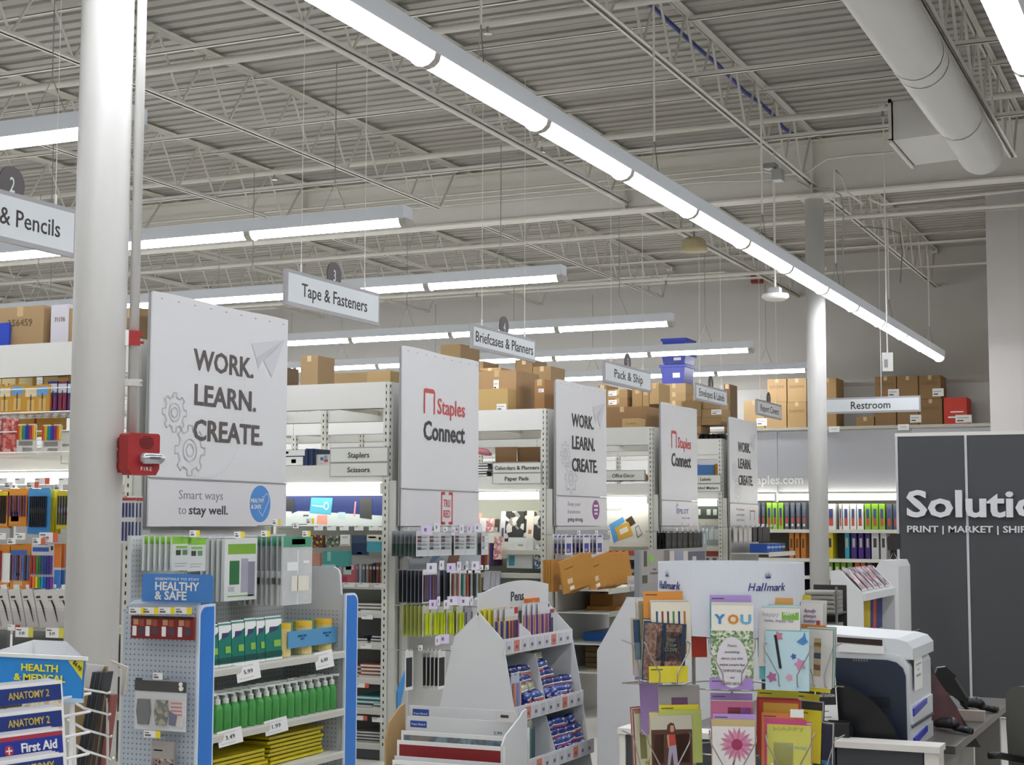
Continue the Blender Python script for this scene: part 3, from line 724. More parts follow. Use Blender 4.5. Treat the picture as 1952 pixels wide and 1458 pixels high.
B(982, 686, 1015, 712, 15.6, .4, 'carton below the Briefcases and Planners sign', ztop=DKZ, col='8A6E46')
B(1016, 699, 1050, 712, 15.6, .4, 'low carton right of the Briefcases and Planners sign', ztop=DKZ, col='92764C')
B(895, 705, 908, 760, 12.3, .3, 'tall narrow carton against the second banner', ztop=DKZ, col='9C7D50')
t = B(910, 707, 984, 760, 12.25, .5, 'big open brown carton on top of the Calendars run', ztop=DKZ, col='A88860', sticker=(.42, .05, .62, .09))
B(893, 742, 968, 774, 12.06, .17, 'tan printed carton in front of the big open carton', ztop=DKZ, col='BFA066', sticker=(.72, .09, .3, .06), tape=False)
B(1019, 724, 1038, 774, 12.3, .3, 'stacked brown carton left of the third banner', ztop=DKZ, col='A2784A', sticker=(.4, .05, .7, .03))
for i, (a, b, c, d, col, lb) in enumerate([(1140, 735, 1156, 775, '8F7347', 'brown carton tight against the third banner'), (1157, 743, 1196, 759, 'A08357', 'upper labelled flat carton left of Pack and Ship boxes'), (1157, 760, 1196, 776, '9C7F53', 'lower labelled flat carton under its twin'),
        (1205, 741, 1224, 775, '9F8254', 'narrow carton in the middle of the Office Decor run top'), (1225, 744, 1237, 775, 'A5885A', 'narrow carton beside the tall carton'), (1238, 731, 1256, 770, 'AE8F5F', 'tall carton left of the blue totes')]):
    B(a, b, c, d, 15.2, .35, lb, col=col, ztop=None, sticker=(.08, .09, .3, .05) if i in (1, 2) else None)
B(1140, 776, 1232, 806, 14.95, .6, 'wide brown carton along the top of the Office Decor run', ztop=DKZ, col='8F6E48')
B(1186, 798, 1220, 807, 14.72, .16, 'small tan box at the front edge of the Office Decor run', ztop=2.535, col='C9A873', tape=False, mark=('COUNCIL', .02, 0, .3, .12))
for a, b, c, d, n, x in [(1262, 644, 1306, 671, 'top', 17.35), (1261, 672, 1307, 693, 'middle', 17.3), (1259, 694, 1305, 731, 'bottom', 17.25)]:
    y0, y1, z0, z1 = span((a, b), (c, d), 0, x+.9)
    t = thing('storage_tote', f'{n} blue plastic tote of the stack behind the strip lights', 'tote', (x+.9, (y0+y1)/2, z0), FX, 'stacked blue totes')
    w = y0-y1; h = z1-z0; BT = M('1E2E96', .4)
    MB().prism([(-w/2+.02, 0), (w/2-.02, 0), (w/2, h-.03), (-w/2, h-.03)], 1, .01, .38, BT).build('tub', t)
    MB().box(-w/2-.015, w/2+.015, -.005, .40, h-.035, h-.004, M('2438A8', .4)).build('lid', t)
    MB().box(0, w*.3, .005, .009, h*.3, h*.55, PAPER).build('label_card', t)
zz = G(1260, 731, 0, 18.2).z
B(1262, 731.5, 1307, 748, 18.05, .5, 'upper flat carton directly under the blue totes', col='A58A60')
B(1262, 748.5, 1307, 764, 18.05, .5, 'second flat carton under the blue totes', col='A08459')
B(1262, 764.5, 1307, 800, 18.05, .5, 'bottom carton carrying the boxes under the blue totes', col='987C52', ztop=DKZ)
BL_ = 17.1
for a, b, c, d, col, lb, x in [(1311, 752, 1321, 800, 'A4875B', 'thin standing carton right of the tote stack', 17.3), (1300, 765, 1336, 779, 'A78A5F', 'flat carton behind the fourth banner top', 17.12), (1337, 766, 1372, 779, 'B39466', 'flat open carton under the Envelopes sign', 17.16), (1300, 780, 1336, 794, 'A58759', 'second flat carton beside the fourth banner', 17.1),
        (1337, 780, 1375, 795, 'A18358', 'labelled flat carton under the Envelopes sign', 17.12), (1317, 795, 1336, 812, '8E7046', 'carton with black printing beside the fourth banner', 17.08), (1337, 796, 1375, 810, '9A7C50', 'flat carton resting on the black bags', 17.1), (1316, 813, 1336, 826, 'A98B5D', 'lowest carton right of the fourth banner', 17.06)]:
    B(a, b, c, d, x, .35, lb, col=col, tape=False, sticker=(.5, .12, .3, .06) if 'labelled' in lb else None)
B(1380, 733, 1392, 800, 17.9, .3, 'tall dark brown carton right of the Envelopes sign', col='6A5234', ztop=DKZ)
t = thing('black_bag_bundle', 'shiny black bagged goods on top of the Labels run', 'bag', (17.1, G(1356, 820, 0, 17.1).y, 2.446), FX)
m = MB()
for i in range(5):
    m.tube([(-.12+i*.06, -.0, .02), (-.12+i*.06, .02, .1), (-.12+i*.06, .2, .12), (-.12+i*.06, .3, .04)], [.03, .045, .045, .03], M('17181b', .2), 8)
m.build('bag', t, smooth=True)
# on the wall fixture
wz = zt+.002
k = 0
for a, b, c, d, lb, fl_, col in [(1418, 764, 1457, 808, 'tan carton at the left end of the wall shelf', 1, 'B0946A'), (1463, 723, 1499, 766, 'upper taped carton above the Report Covers sign', 0, 'AA8B5F'), (1501, 722, 1537, 766, 'upper taped carton left of the far column', 0, 'A98A5D'),
        (1459, 767, 1499, 808, 'lower carton behind the Report Covers sign', 1, 'AD8F62'), (1501, 767, 1537, 808, 'lower carton left of the far column', 1, 'A78859'), (1560, 721, 1594, 765, 'upper carton just right of the far column', 0, 'A58555'), (1560, 766, 1594, 808, 'lower carton just right of the far column', 1, 'A08151'),
        (1632, 795, 1666, 807, 'small flat carton below the Restroom sign', 1, '94764A'), (1668, 718, 1708, 761, 'left upper carton of the block right of the Restroom sign', 0, '8F7047'), (1710, 717, 1750, 760, 'middle upper carton of the block above the Restroom sign', 0, '8F7047'), (1752, 716, 1793, 760, 'right upper carton of the block beside the Restroom sign', 0, '8D6E45'),
        (1668, 762, 1708, 806, 'left lower carton below the Restroom sign', 1, '8A6B42'), (1710, 761, 1750, 806, 'middle lower carton below the Restroom sign', 1, '8A6B42'), (1752, 761, 1796, 806, 'right lower carton beside the red box', 1, '876941')]:
    B(a, b, c, d, XB+.12, .45, lb, col=col, ztop=wz if fl_ else None, sticker=(.62, .14, .1, .1) if c-a > 38 and k % 2 == 0 else None, mark=('50095', .04, 0, .6, .2) if k % 3 != 0 and c-a > 34 else None); k += 1
t = B(1799, 758, 1843, 804, XB+.12, .4, 'bright red carton at the right end of the wall shelf', col='C8402F', ztop=wz, tape=False, sticker=(.5, .2, .05, .1))
MB().box(-.06, .10, -.0016, -.001, .15, .165, PAPER).box(-.09, .0, -.0016, -.001, .08, .10, PAPER).build('printed_mark', t)

# ================================================================ HELPERS FOR SHELF GOODS
def onx(px, py, x): return G(px, py, 0, x)
def ony(px, py, y): return G(px, py, 1, y)
def boxgood(name, a, b, c, d, plane, ax, depth, col, label, cat, group=None, patches=(), zf=None, lean=0, rough=.5):
    a0, a1, z0, z1 = span((a, b), (c, d), ax, plane)
    if zf is not None: z0 = zf
    w = abs(a1-a0); h = z1-z0
    m = MB().box(-w/2, w/2, 0, depth, 0, h, col if not isinstance(col, str) else M(col, rough))
    for (x0, x1, zz0, zz1, c_) in patches: m.box(-w/2+x0*w, -w/2+x1*w, -.0012, 0, zz0*h, zz1*h, M(c_, .5) if isinstance(c_, str) else c_)
    loc = (plane, (a0+a1)/2, z0) if ax == 0 else ((a0+a1)/2, plane, z0)
    o = m.build(name, None, loc); o.rotation_euler = (lean, 0, FX if ax == 0 else 0)
    return tag(o, label, cat, group)

# ================================================================ FIRST END DISPLAY (HEALTHY & SAFE)
PB = pegmat('pegboard_blue', 'b4bec8', '6d7880'); PB2 = pegmat('pegboard_white', 'c9cccc', '8a8f92')
PBX = pegmat('pegboard_side', 'b4bec8', '6d7880', plane='x'); PBX2 = pegmat('pegboard_side_white', 'c4c8ca', '82878a', plane='x')
BLU = M('2F7AD0', .45); EDG = M('D9E3F0', .4)
E0 = (6.35, 4.55)
t = thing('end_display', 'blue and white end display headed HEALTHY & SAFE', 'end display', (6.35, 4.55, 0))
def wing_profile(w, top, r): # in (y,z) rounded at the rear top
    pts = [(0, 0), (w, 0), (w, top-r)]
    for a in range(0, 91, 15): pts.append((w-r+r*cos(radians(a)), top-r+r*sin(radians(a))))
    pts += [(0, top)]; return pts
MB().prism(wing_profile(.44, 1.175, .06), 0, 0, .02, PBX).build('side_panel', t)
MB().prism(wing_profile(.44, 1.195, .07), 0, .02, .026, EDG).build('side_panel_edge', t)
def strip(x0, x1, mirror=False):
    T = 1.178; w = x1-x0
    def P(i, r):
        pts = [(x0+i, 0), (x1-i, 0), (x1-i, T-i)] if not mirror else [(x0+i, 0), (x1-i, 0)]
        if not mirror:
            for a in range(90, 181, 15): pts.append((x0+i+r+r*cos(radians(a)), T-i-r+r*sin(radians(a))))
        else:
            for a in range(0, 91, 15): pts.append((x1-i-r+r*cos(radians(a)), T-i-r+r*sin(radians(a))))
            pts.append((x0+i, T-i))
        return pts
    MB().prism(P(0, .05), 1, -.012, 0, EDG).build('front_strip_border', t); MB().prism(P(.012, .045), 1, -.014, -.0125, BLU).build('front_strip', t)
strip(0, .135); strip(1.395, 1.535, True)
IPM = M('CFD1D1', .5)
MB().prism([(0, 0), (.46, 0), (.46, 1.325), (.09, 1.325), (.06, 1.31), (.05, 1.28), (.04, 1.17), (0, 1.17)], 0, 1.43, 1.45, IPM).build('inner_side_panel', t)
MB().box(1.428, 1.4295, .05, .40, .1, 1.08, PBX2).build('peg_sheet', t)
MB().box(.02, 1.44, .42, .44, 0, 1.01+.5, PB2).build('peg_back', t)
MB().box(.14, 1.40, 0.0, .42, 0, .08, WHITE).build('base', t)
ES = (.855, .535, .30)
for z in ES:
    MB().box(.135, 1.395, .0, .42, z-.012, z, STEEL).box(.135, 1.395, -.012, .0, z-.035, z+.004, STEEL).box(.14, 1.39, -.0135, -.012, z-.030, z-.006, M('CDCCBF', .3)).build('shelf', t)
MB().box(.9, 1.42, .41, .415, 1.0, 1.02, STEEL).build('peg_rail', t)
s = thing('header_sign', 'blue sign reading ESSENTIALS TO STAY HEALTHY & SAFE', 'sign', (6.34, 4.555, 1.175), FX)
y0, y1, z0, z1 = span((272, 1094), (407, 1148), 0, 6.34)
w = y0-y1; s.location = (6.34, (y0+y1)/2, z0); h = z1-z0; r = .02
pts = [(-w/2, 0), (w/2, 0), (w/2, h-r)]+[(w/2-r+r*cos(radians(a)), h-r+r*sin(radians(a))) for a in range(0, 91, 15)]+[(-w/2+r-r*sin(radians(a)), h-r+r*cos(radians(a))) for a in range(0, 91, 15)]
MB().prism(pts, 1, -.004, .0, M('4A86CC', .4)).build('panel', s)
text('ESSENTIALS TO STAY', .012, PAPER, s, (0, -.0055, h*.78), fit=w*.62, bold=.01)
text('HEALTHY', .042, PAPER, s, (0, -.0055, h*.42), fit=w*.62, bold=.03); text('& SAFE', .042, PAPER, s, (-w*.09, -.0055, h*.09), fit=w*.45, bold=.03)

GRN = M('86C440', .5); POUCH = M('D3D8D4', .35)
m1 = flatcard(.155, .17, POUCH, ((0, 1, .78, 1, GRN), (.2, .45, .45, .6, INK), (.55, .8, .45, .6, M('5f8f60')), (.15, .8, .2, .22, GREY), (.15, .7, .12, .14, GREY), (.2, .8, .65, .72, GRN)), 'wipe_packet', .012)
loc = ony(345, 1022, 4.74); stack('mask', m1, m1, loc+Vector((0, .17, 0)), 0, 6, .034, 'front green topped white mask packet of the long left stack', 'packet', 'mask packets', L=.26, tagcol='F0D92A')
loc = ony(374, 1024, 4.74); stack('mask', m1, m1, loc+Vector((.0, .034, 0)), 0, 2, .034, 'rightmost green topped white mask packet above the blue header', 'packet', 'mask packets', L=.3, tagcol='F0D92A')
m2 = flatcard(.07, .15, M('23272a', .4), ((.3, .7, .55, .8, M('2f7a4c')), (.2, .5, .85, 1.0, M('3a62b0')), (.45, .6, .3, .6, PAPER)), 'lanyard_pack', .02)
for i, px in enumerate((408, 423)): 
    product('lan', m2, ony(px, 1032, 4.86), 0, ['left', 'right'][i]+' black and green lanyard pack beside the white coverall bags', 'pack')
hook(ony(415, 1028, 4.86)+Vector((0, .1, 0)), 0, .22, 'peg hook carrying the lanyard packs', 'F0D92A')
m3 = flatcard(.30, .335, M('DFE2DE', .25), ((.1, .95, .72, .88, M('7fae3c')), (.15, .45, .25, .62, M('2f7040')), (.5, .72, .12, .65, M('a8a7b4')), (.72, .93, .05, .60, M('8e8c9c')), (.1, .9, .06, .08, M('7fae3c')), (.12, .3, .14, .22, LG)), 'coverall_bag', .02)
m3b = flatcard(.30, .335, M('D8DBD7', .25), (), 'coverall_bag', .014)
loc = ony(466, 1022, 4.70); stack('cov', m3, m3b, loc+Vector((0, .16, 0)), 0, 5, .033, 'white bag with green label showing grey coveralls', 'bag', 'coverall bags', L=.3, tagcol='F0D92A')
CLR = M('dfe2e0', .12, alpha=.5)
m4 = flatcard(.30, .37, M('e6e8e6', .12, noise=.08, scale=18, bump=.8, alpha=.62), ((.02, .98, .84, 1.0, M('4f9a78')), (.3, .75, .88, .96, PAPER), (.15, .5, .5, .62, M('eef0ee', .2)), (.3, .9, .2, .42, M('e9e4d4', .3)), (.5, .52, 0, .8, M('f2f2f2', .1)), (.7, .9, .6, .64, PAPER)), 'face_shield_bag', .01)
m4b = flatcard(.30, .37, M('cfd1d2', .12, noise=.1, scale=18, bump=.8, alpha=.6), ((0, 1, .86, 1.0, M('4f9a78')), (.0, 1, .3, .4, M('5a5d68', .3)), (.0, .3, 0, .5, M('e9e9e6', .2))), 'face_shield_bag', .01)
loc = ony(566, 1022, 4.62); stack('shield', m4, m4b, loc+Vector((0, .27, 0)), 0, 9, .034, 'large clear bag of face shields with green header', 'bag', 'face shield bags', L=.34, tagcol='F0D92A')
for i, (px, py) in enumerate(((520, 1002), (560, 1008), (585, 1000))): hook(ony(px, py, 4.7)+Vector((0, .1, .0)), 0, .1, ORD[i]+' spare peg hook with price tag above the face shield bags', None if i == 1 else 'F0D92A')
# wipes pouches
for i, (a, b, y1_, y2_) in enumerate([(395, 411, 1190, 1264), (412, 436, 1186, 1262), (437, 461, 1182, 1259), (462, 483, 1178, 1257), (484, 500, 1177, 1254), (501, 532, 1174, 1252)]):
    a0, a1, z0, z1 = span((a, y1_), (b, y2_), 1, 4.60)
    w = a1-a0; h = z1-.857
    o = MB().prism([(-.02, 0), (.025, 0), (.012, h*.93), (.006, h), (-.006, h), (-.012, h*.93)], 0, -w/2, w/2, M('157A6A', .35))
    o.box(-w/2, w/2, -.0085, -.006, h*.88, h, PAPER); d = lambda f: -.0212+.009*f
    o.poly([(-w/2, -.0225, .02), (w/2, -.0225, .02), (w/2, -.0205, h*.2), (-w/2, -.0205, h*.2)], M('0f4c44', .4))
    o.poly([(-w/2, -.0165, h*.6), (-w/2, -.0135, h*.93), (w/2, -.0135, h*.93), (w/2, -.0145, h*.82)], PAPER)
    o.poly([(-w*.3, -.0165, h*.62), (w*.25, -.016, h*.68), (w*.3, -.0155, h*.76), (-w*.25, -.0155, h*.76)], M('3d3c6e', .4))
    o.poly([(-w*.0, -.0205, h*.3), (w*.42, -.0205, h*.3), (w*.42, -.0185, h*.45), (-w*.0, -.0185, h*.45)], M('8fbf4a', .4))
    o.box(-w/2, w/2, -.0215, -.019, 0, .012, PAPER)
    tag(o.build('wipes_pouch', None, ((a0+a1)/2, 4.60, .857)), f'{ORD[i]} green disinfecting wipes pouch from the left on the top shelf', 'pouch', 'green wipes pouches')
t = thing('wipes_multipack', 'wrapped row of yellow and teal wipes canisters with a blue sleeve', 'wipes pack', ((ony(537, 1220, 4.62).x+ony(636, 1220, 4.62).x)/2, 4.66, .857))
tw = ony(636, 1220, 4.62).x-ony(537, 1220, 4.62).x
for i in range(5):
    x = -tw/2+.055+i*(tw-.11)/4; yel = i % 2 == 0
    c = M('E3CF8A' if yel else '63A7A0', .4); lid = M('EFC23A' if yel else '3E9C94', .4); y = 0 if yel else .045
    o = MB().tube([(x, y, 0), (x, y, .15)], .053 if yel else .045, c, 18).build('canister', t, smooth=False)
    MB().tube([(x, y, .15), (x, y, .178)], .054 if yel else .046, lid, 18).build('lid', t)
m = MB().box(-tw/2+.03, tw/2-.0, -.062, -.058, .045, .135, M('5B9CC8', .3)); m.build('sleeve', t)
for x in (-.1, .16): text('DISINFECTING\nWIPES', .012, M('2d5e93', .5), t, (x, -.063, .10), fit=.09)
# pump bottles
GEL = M('58B05A', .12, alpha=.78); GEL2 = M('58b868', .2)
def bottle():
    t = thing('pump_bottle', '', '')
    MB().tube([(0, 0, 0), (0, 0, .004), (0, 0, .115), (0, 0, .13), (0, 0, .138)], [.026, .029, .029, .022, .012], GEL, 12).build('bottle', t, smooth=True)
    MB().tube([(0, 0, .01), (0, 0, .14)], .0035, PAPER, 6).build('dip_tube', t)
    MB().tube([(0, 0, .136), (0, 0, .158), (0, 0, .165), (0, 0, .185)], [.016, .016, .007, .007], M('E4E8E2', .3), 10).build('pump', t)
    MB().prism([(-.008, .183), (.008, .183), (.008, .194), (-.008, .194)], 1, -.042, .01, M('E9ECE6', .3)).build('spout', t)
    return t
for r, (n, y, lb) in enumerate(((17, 4.60, 'front'), (16, 4.68, 'back'))):
    for i in range(n):
        x = 6.53+i*.0735+(0 if r == 0 else .035)
        product('pump', bottle, (x, y, .5365), random.uniform(.2, 1.4), (f'{ORD[i]} green sanitizer pump bottle from the left in the front row' if r == 0 else 'green sanitizer pump bottle in the row behind'), 'bottle', 'sanitizer pump bottles in the '+lb+' row')
# hi-vis vests
YV = M('DCCB1E', .25, noise=.2, scale=22, bump=.7)
for nm, a, n, y in (('right', 7.38, 7, 4.62), ('left', 6.78, 5, 4.60)):
    for i in range(n):
        z = .302+i*.021
        if nm == 'left' and i > 4: continue
        m = MB(); N = 6
        for u in range(N):
            for v in range(3):
                q = []
                for (p_, q_) in ((u, v), (u+1, v), (u+1, v+1), (u, v+1)):
                    q.append((-.27+.54*p_/N, .30*q_/3, .018+.004*sin(p_*2.3+i)+.003*cos(q_*2)))
                m.poly(q, YV)
        m.prism([(-.27, .004), (.27, .004), (.27, .018), (-.27, .018)], 1, 0, .3, YV)
        tag(m.build('safety_vest', None, (a+random.uniform(-.015, .015), y+random.uniform(-.01, .01), z), random.uniform(-.03, .03)), f'{ORD[n-1-i]} yellow bagged safety vest from the top of the {nm} pile', 'vest', 'folded safety vests, '+nm+' pile')
# hanging shelf price cards
def pcard(px0, py0, px1, py1, txt, label, y=4.53, tilt=-.12):
    a0, a1, z0, z1 = span((px0, py0), (px1, py1), 1, y)
    w = .15 if px1-px0 > 34 else .13; h = z1-z0
    t = thing('price_card', label, 'price card', ((a0+a1)/2, y, z1), 0); t.rotation_euler = (radians(-6), tilt, radians(-18))
    MB().box(-w/2, w/2, -.001, .001, -h, 0, PAPER).build('card', t)
    text(txt, .022, INK, t, (.0, -.0022, -h*.62), fit=w*.38); MB().box(-w*.4, w*.25, -.0018, -.001, -h*.2, -h*.17, LG).box(-w*.4, w*.2, -.0018, -.001, -h*.85, -h*.82, LG).build('fine_print', t)
pcard(450, 1262, 490, 1297, '5.99', 'white price card reading 5.99 below the wipes pouches'); pcard(598, 1241, 632, 1274, '6.49', 'white price card reading 6.49 below the canisters')
pcard(412, 1390, 460, 1420, '3.49', 'white price card reading 3.49 below the left pump bottles'); pcard(502, 1370, 546, 1398, '1.99', 'white price card reading 1.99 below the pump bottles')
# left wing goods (facing the camera side)
DR = M('7A231F', .4)
mm = flatcard(.098, .11, DR, ((.02, .98, .9, 1, M('2a2422')), (.1, .35, .12, .55, PAPER), (.45, .85, .2, .5, M('4d3f52')), (.15, .45, .6, .85, M('b98d6a')), (.5, .8, .55, .85, M('9a4a38'))), 'hand_warmer_pack', .02)
for i, px in enumerate((268, 293, 324, 355)):
    product('warm', mm, onx(px, 1173+i*.8, 6.27), FX, f'{ORD[i]} dark red packet from the left on the blue side wing', 'packet', 'dark red packets on the side wing')
    hook(onx(px, 1171, 6.27)+Vector((.07, 0, 0)), FX, .10, f'{ORD[i]} peg hook from the left over the dark red packets', 'F0D92A', tw=.07)
t = thing('face_mask_pack', 'clear bag with black, camouflage and flag patterned face masks', 'mask pack', onx(306, 1298, 6.28), FX)
MB().box(-.15, .15, -.004, .004, -.05, .0, M('4b4a49', .4)).box(-.15, -.11, .001, .004, -.05, .01, M('4b4a49', .4)).build('header_card', t)
MB().box(-.15, .15, -.012, -.010, -.235, -.05, M('e8e9ea', .1, alpha=.12)).box(-.15, .15, .004, .006, -.235, -.05, M('DCDEDF', .2)).build('clear_bag', t)
def mask(cx, m_, nm, extra=None):
    b = MB().prism([(cx-.035, -.09), (cx+.035, -.09), (cx+.042, -.15), (cx+.03, -.21), (cx-.03, -.21), (cx-.04, -.15)], 1, -.008, .003, m_); o = b.build(nm, t); return o
mask(-.095, M('2b2d30', .7), 'black_mask'); mask(.01, pattern('camouflage', ['4a4a30', '7c7350', '2c2b22', 'a39a72'], 60), 'camouflage_mask')
o = mask(.1, M('D9D3CF', .6), 'flag_mask')
m = MB()
for i in range(4): m.box(.07, .135, -.0095, -.0085, -.105-i*.018, -.097-i*.018, M('C25A4E', .6))
m.poly([(.06, -.0096, -.135), (.11, -.0096, -.16), (.10, -.0096, -.21), (.06, -.0096, -.205)], M('2b2f63', .6)); m.build('flag_print', t)
MB().tube([(.125, -.006, -.01), (.125, -.012, -.01)], .010, PAPER, 12).tube([(.128, -.006, -.03), (.128, -.012, -.03)], .012, PAPER, 12).build('button', t)
hook(onx(306, 1296, 6.28)+Vector((.07, 0, 0)), FX, .08, 'peg hook holding the face mask pack', None)
hook(onx(296, 1405, 6.28)+Vector((.07, 0, 0)), FX, .10, 'peg hook holding the grey glove packet', 'F0D92A', tw=.07)
product('glove', flatcard(.13, .3, M('8f8682', .5), ((0, 1, .72, 1, M('a39d97')), (0, 1, 0, .72, pattern('speckled_print', ['9a7c78', 'b8a9a4', '39363a', '8d8783', 'a38984'], 90)), (.1, .5, .84, .86, PAPER)), 'glove_packet', .012), onx(312, 1412, 6.28), FX, 'grey packet with speckled pink pattern low on the side wing', 'packet')
# ================================================================ LEFT PEN RUN (first gondola, face towards the camera side)
X1 = 6.47
def pens(cols, x0=.12, x1=.88, z0=.1, z1=.8, r=.0045):
    n = len(cols); return [(M(c, .35), x0+(x1-x0)*(i/(n-1) if n > 1 else .5), z0, z1, r) for i, c in enumerate(cols)]
# wire baskets inside the storage bay
for nm, yb_, yf_, xx in (('upper', 786, 741, 6.50), ('lower', 862, 822, 6.50)):
    zz = G(60, yb_, 0, xx).z; zr = G(60, yf_, 0, xx).z
    t = thing('wire_basket', f'{nm} white wire basket shelf of the pen run left of the near column', 'basket', (xx, 5.16, zz))
    MB().tube([(0, 0, .0), (0, 3.5, 0)], .004, PAPER, 6).build('bottom_rail', t); MB().tube([(0, 0, zr-zz), (0, 3.5, zr-zz)], .003, PAPER, 6).build('front_rail', t)
    m = MB()
    for i in range(60): m.tube([(0, .03+i*.058, 0), (.4, .03+i*.058, 0), (.4, .03+i*.058, .12)], .0015, M('c9c9c6', .4), 4)
    for i in range(6): m.tube([(.06+i*.065, 0, -.002), (.06+i*.065, 3.5, -.002)], .002, M('c9c9c6', .4), 4)
    for i in range(4): m.tube([(.4, 0, .03+i*.03), (.4, 3.5, .03+i*.03)], .0015, M('c9c9c6', .4), 4)
    tag(m.build('wire_mesh', t), kind='stuff')
    adopt(t, gond[0])
GOLD = M('C99A3C', .35); 
def pouch_maker(cols, w=.085, h=.14):
    return flatcard(w, h, M(cols[0], .3), ((.1, .9, .62, .92, M(cols[1])), (.25, .75, .08, .5, M(cols[2])), (.45, .55, .1, .7, INK)), 'refill_pouch', .02)
for i, px in enumerate((-6, 12, 36, 62, 84)):
    p = onx(px, 733+(i % 2)*3, 6.54); product('gold%d' % (i % 2), pouch_maker(('C9993A', '6FA6D8' if i % 2 == 0 else 'E4D9B8', 'D9B36A'), .095, .15), (p.x, p.y, p.z), FX, f'{ORD[i]} gold mechanical pencil pouch from the left in the upper wire basket', 'pouch', 'gold pouches in the upper basket')
for i, px in enumerate((20, 52, 100, 120)):
    p = onx(px, 712+(i % 2)*3, 6.85); product('goldb', pouch_maker(('C2942F', 'E8D7A0', 'C08A2C'), .12, .19), (p.x, p.y, p.z), FX, f'{ORD[i]} yellow pouch from the left in the back of the upper basket', 'pouch', 'yellow pouches at the back of the upper basket')
for i, px in enumerate((104, 122, 140)):
    p = onx(px, 727, 6.55); product('blue%d' % i, pouch_maker(('2F3A78' if i != 1 else '7c2a44', 'C9CBD8', '8E2F48'), .07, .16), (p.x, p.y, p.z), FX, f'{ORD[i]} blue and red pen pouch beside the near column in the upper basket', 'pouch')
RP = pattern('red_check_print', ['C4574E', 'E3B5AC', 'B8473F', 'D98078'], 45)
for i, px in enumerate((-3, 20)): product('redp', flatcard(.10, .18, RP, (), 'sketch_pen_box', .03), onx(px, 797, 6.53), FX, f'{["left", "right"][i]} red and pink checked pen box in the lower basket', 'box')
RB = ['C0392B', 'E0812F', 'E7C52F', '3E9B4A', '2C8FC0', '2F54A8', '4A3590', '7A3A96']
mk_ = blister(.135, .165, M('D9D8D2', .3), None, pens(RB+RB[:3], .08, .92, .5, .95, .005), ((.03, .97, .03, .5, M('DEDCD4', .3)), (.1, .8, .3, .45, INK), (.3, .8, .1, .24, LG)), 'marker_pack')
for i, px in enumerate((52, 100)): product('mk', mk_, onx(px, 808+i, 6.50), FX, f'{["left", "right"][i]} rainbow permanent marker pack in the lower basket', 'marker pack')
product('goldc', flatcard(.3, .1, GOLD, ((.4, .45, 0, 1, M('8c2a2a')),), 'pencil_carton', .05), onx(80, 798, 6.75), FX, 'long yellow pencil carton at the back of the lower basket', 'box')
# hook row 1
def hrow(items, x, back, ordname):
    for j, (px, py, key, mkr, n, st, lb, cat) in enumerate(items):
        p = onx(px, py, x)
        stack(key, mkr, mkr, p+Vector((st*(n-1), 0, 0)), FX, n, st, lb, cat, ordname, L=st*n+.05, tagcol=None)
OR = M('D98A2B', .4); YL = M('D9C62A', .4)
a1 = blister(.13, .2, OR, (M('D9C62A', .4), .15), pens(['18181a']*8, .1, .85, .12, .85), ((.45, .95, .05, .35, M('E2A550')),), 'pen_pack')
a2 = blister(.13, .2, OR, (M('DB9638', .4), .2), pens(['5a2d78', '241a30', '6a3a8a', '2a1c38', '7a3f92', '31203f', '52286e'], .08, .92, .25, .8), ((.1, .7, .05, .40, M('D9963C')), (.2, .6, .12, .28, M('B8382C')), (.2, .6, .3, .38, INK)), 'pen_pack')
a3 = blister(.15, .24, M('3D86C6', .4), (M('4E97D2', .4), .18), pens(['1a1c22']*9, .12, .82, .15, .82), ((.05, .8, .44, .56, PAPER), (.3, .6, .36, .46, M('D96A4A'))), 'pen_pack')
a3b = blister(.15, .24, M('C9BE2E', .4), (M('D6CB3A', .4), .2), pens(['4c6a5a', '33507a'], .1, .3), (), 'pen_pack')
a4 = blister(.13, .2, M('CFC03A', .4), (M('C7B83A', .4), .14), pens(['1f2748']*7, .1, .9, .1, .85), ((.02, .98, .42, .54, PAPER), (.3, .65, .34, .44, M('D96A4A'))), 'pen_pack')
def put(px, py, key, mkr, n, lb, mkb=None, st=.028, x=X1, cat='pen pack', tg=None):
    stack(key, mkr, mkb or mkr, onx(px, py, x)+Vector((st*(n-1), 0, 0)), FX, n, st, lb, cat, None, L=st*n+.06, tagcol=tg)
put(0, 934, 'a1', a1, 2, 'black pen pack with orange card at the left edge, upper hook row'); put(34, 930, 'a2', a2, 3, 'purple pen pack with orange card left of the blue one')
put(76, 930, 'a3', a3, 4, 'blue carded pack of black mechanical pencils', a3b, tg='D9644E'); put(128, 934, 'a4', a4, 3, 'navy pen pack on yellow card beside the near column')
b1 = blister(.15, .22, OR, (M('D98B2B', .4), .12), pens(['8a2328', 'a03034', '6a1c22', '94292d'], .1, .6, .15, .85, .006), ((.62, 1, .1, .8, PAPER),), 'pen_pack')
b2 = blister(.145, .24, M('D58A2E', .4), (M('D4882B', .4), .14), pens(['2b2f4a', '7a5a8a', '2a6fc0', '2a3050', '9a6aa0', '2d7fd0', '2a3050', '2c6fc8'], .1, .9, .2, .75), ((.2, .62, .08, .38, M('E0B27A')), (.3, .55, .3, .36, INK), (.05, .8, .75, .86, M('4a6ab0'))), 'pen_pack')
b3 = blister(.20, .245, M('D8D6D8', .4), None, pens(['9a2a2a', 'b8402f', '3f8a3a', '2f6a3f', '274a9a', '2a3f8f', '3a2f80', '55308a'], .08, .72, .35, .75, .006)+pens(RB, .08, .75, .06, .30, .0085), ((.06, .6, .83, .92, M('3a5fae')), (.66, .74, .86, .95, INK), (.78, 1, .5, 1, M('D4772F')), (.8, 1, .02, .45, M('3A78C0')), (0, 1, 0, .05, M('4a88c8'))), 'pen_pack')
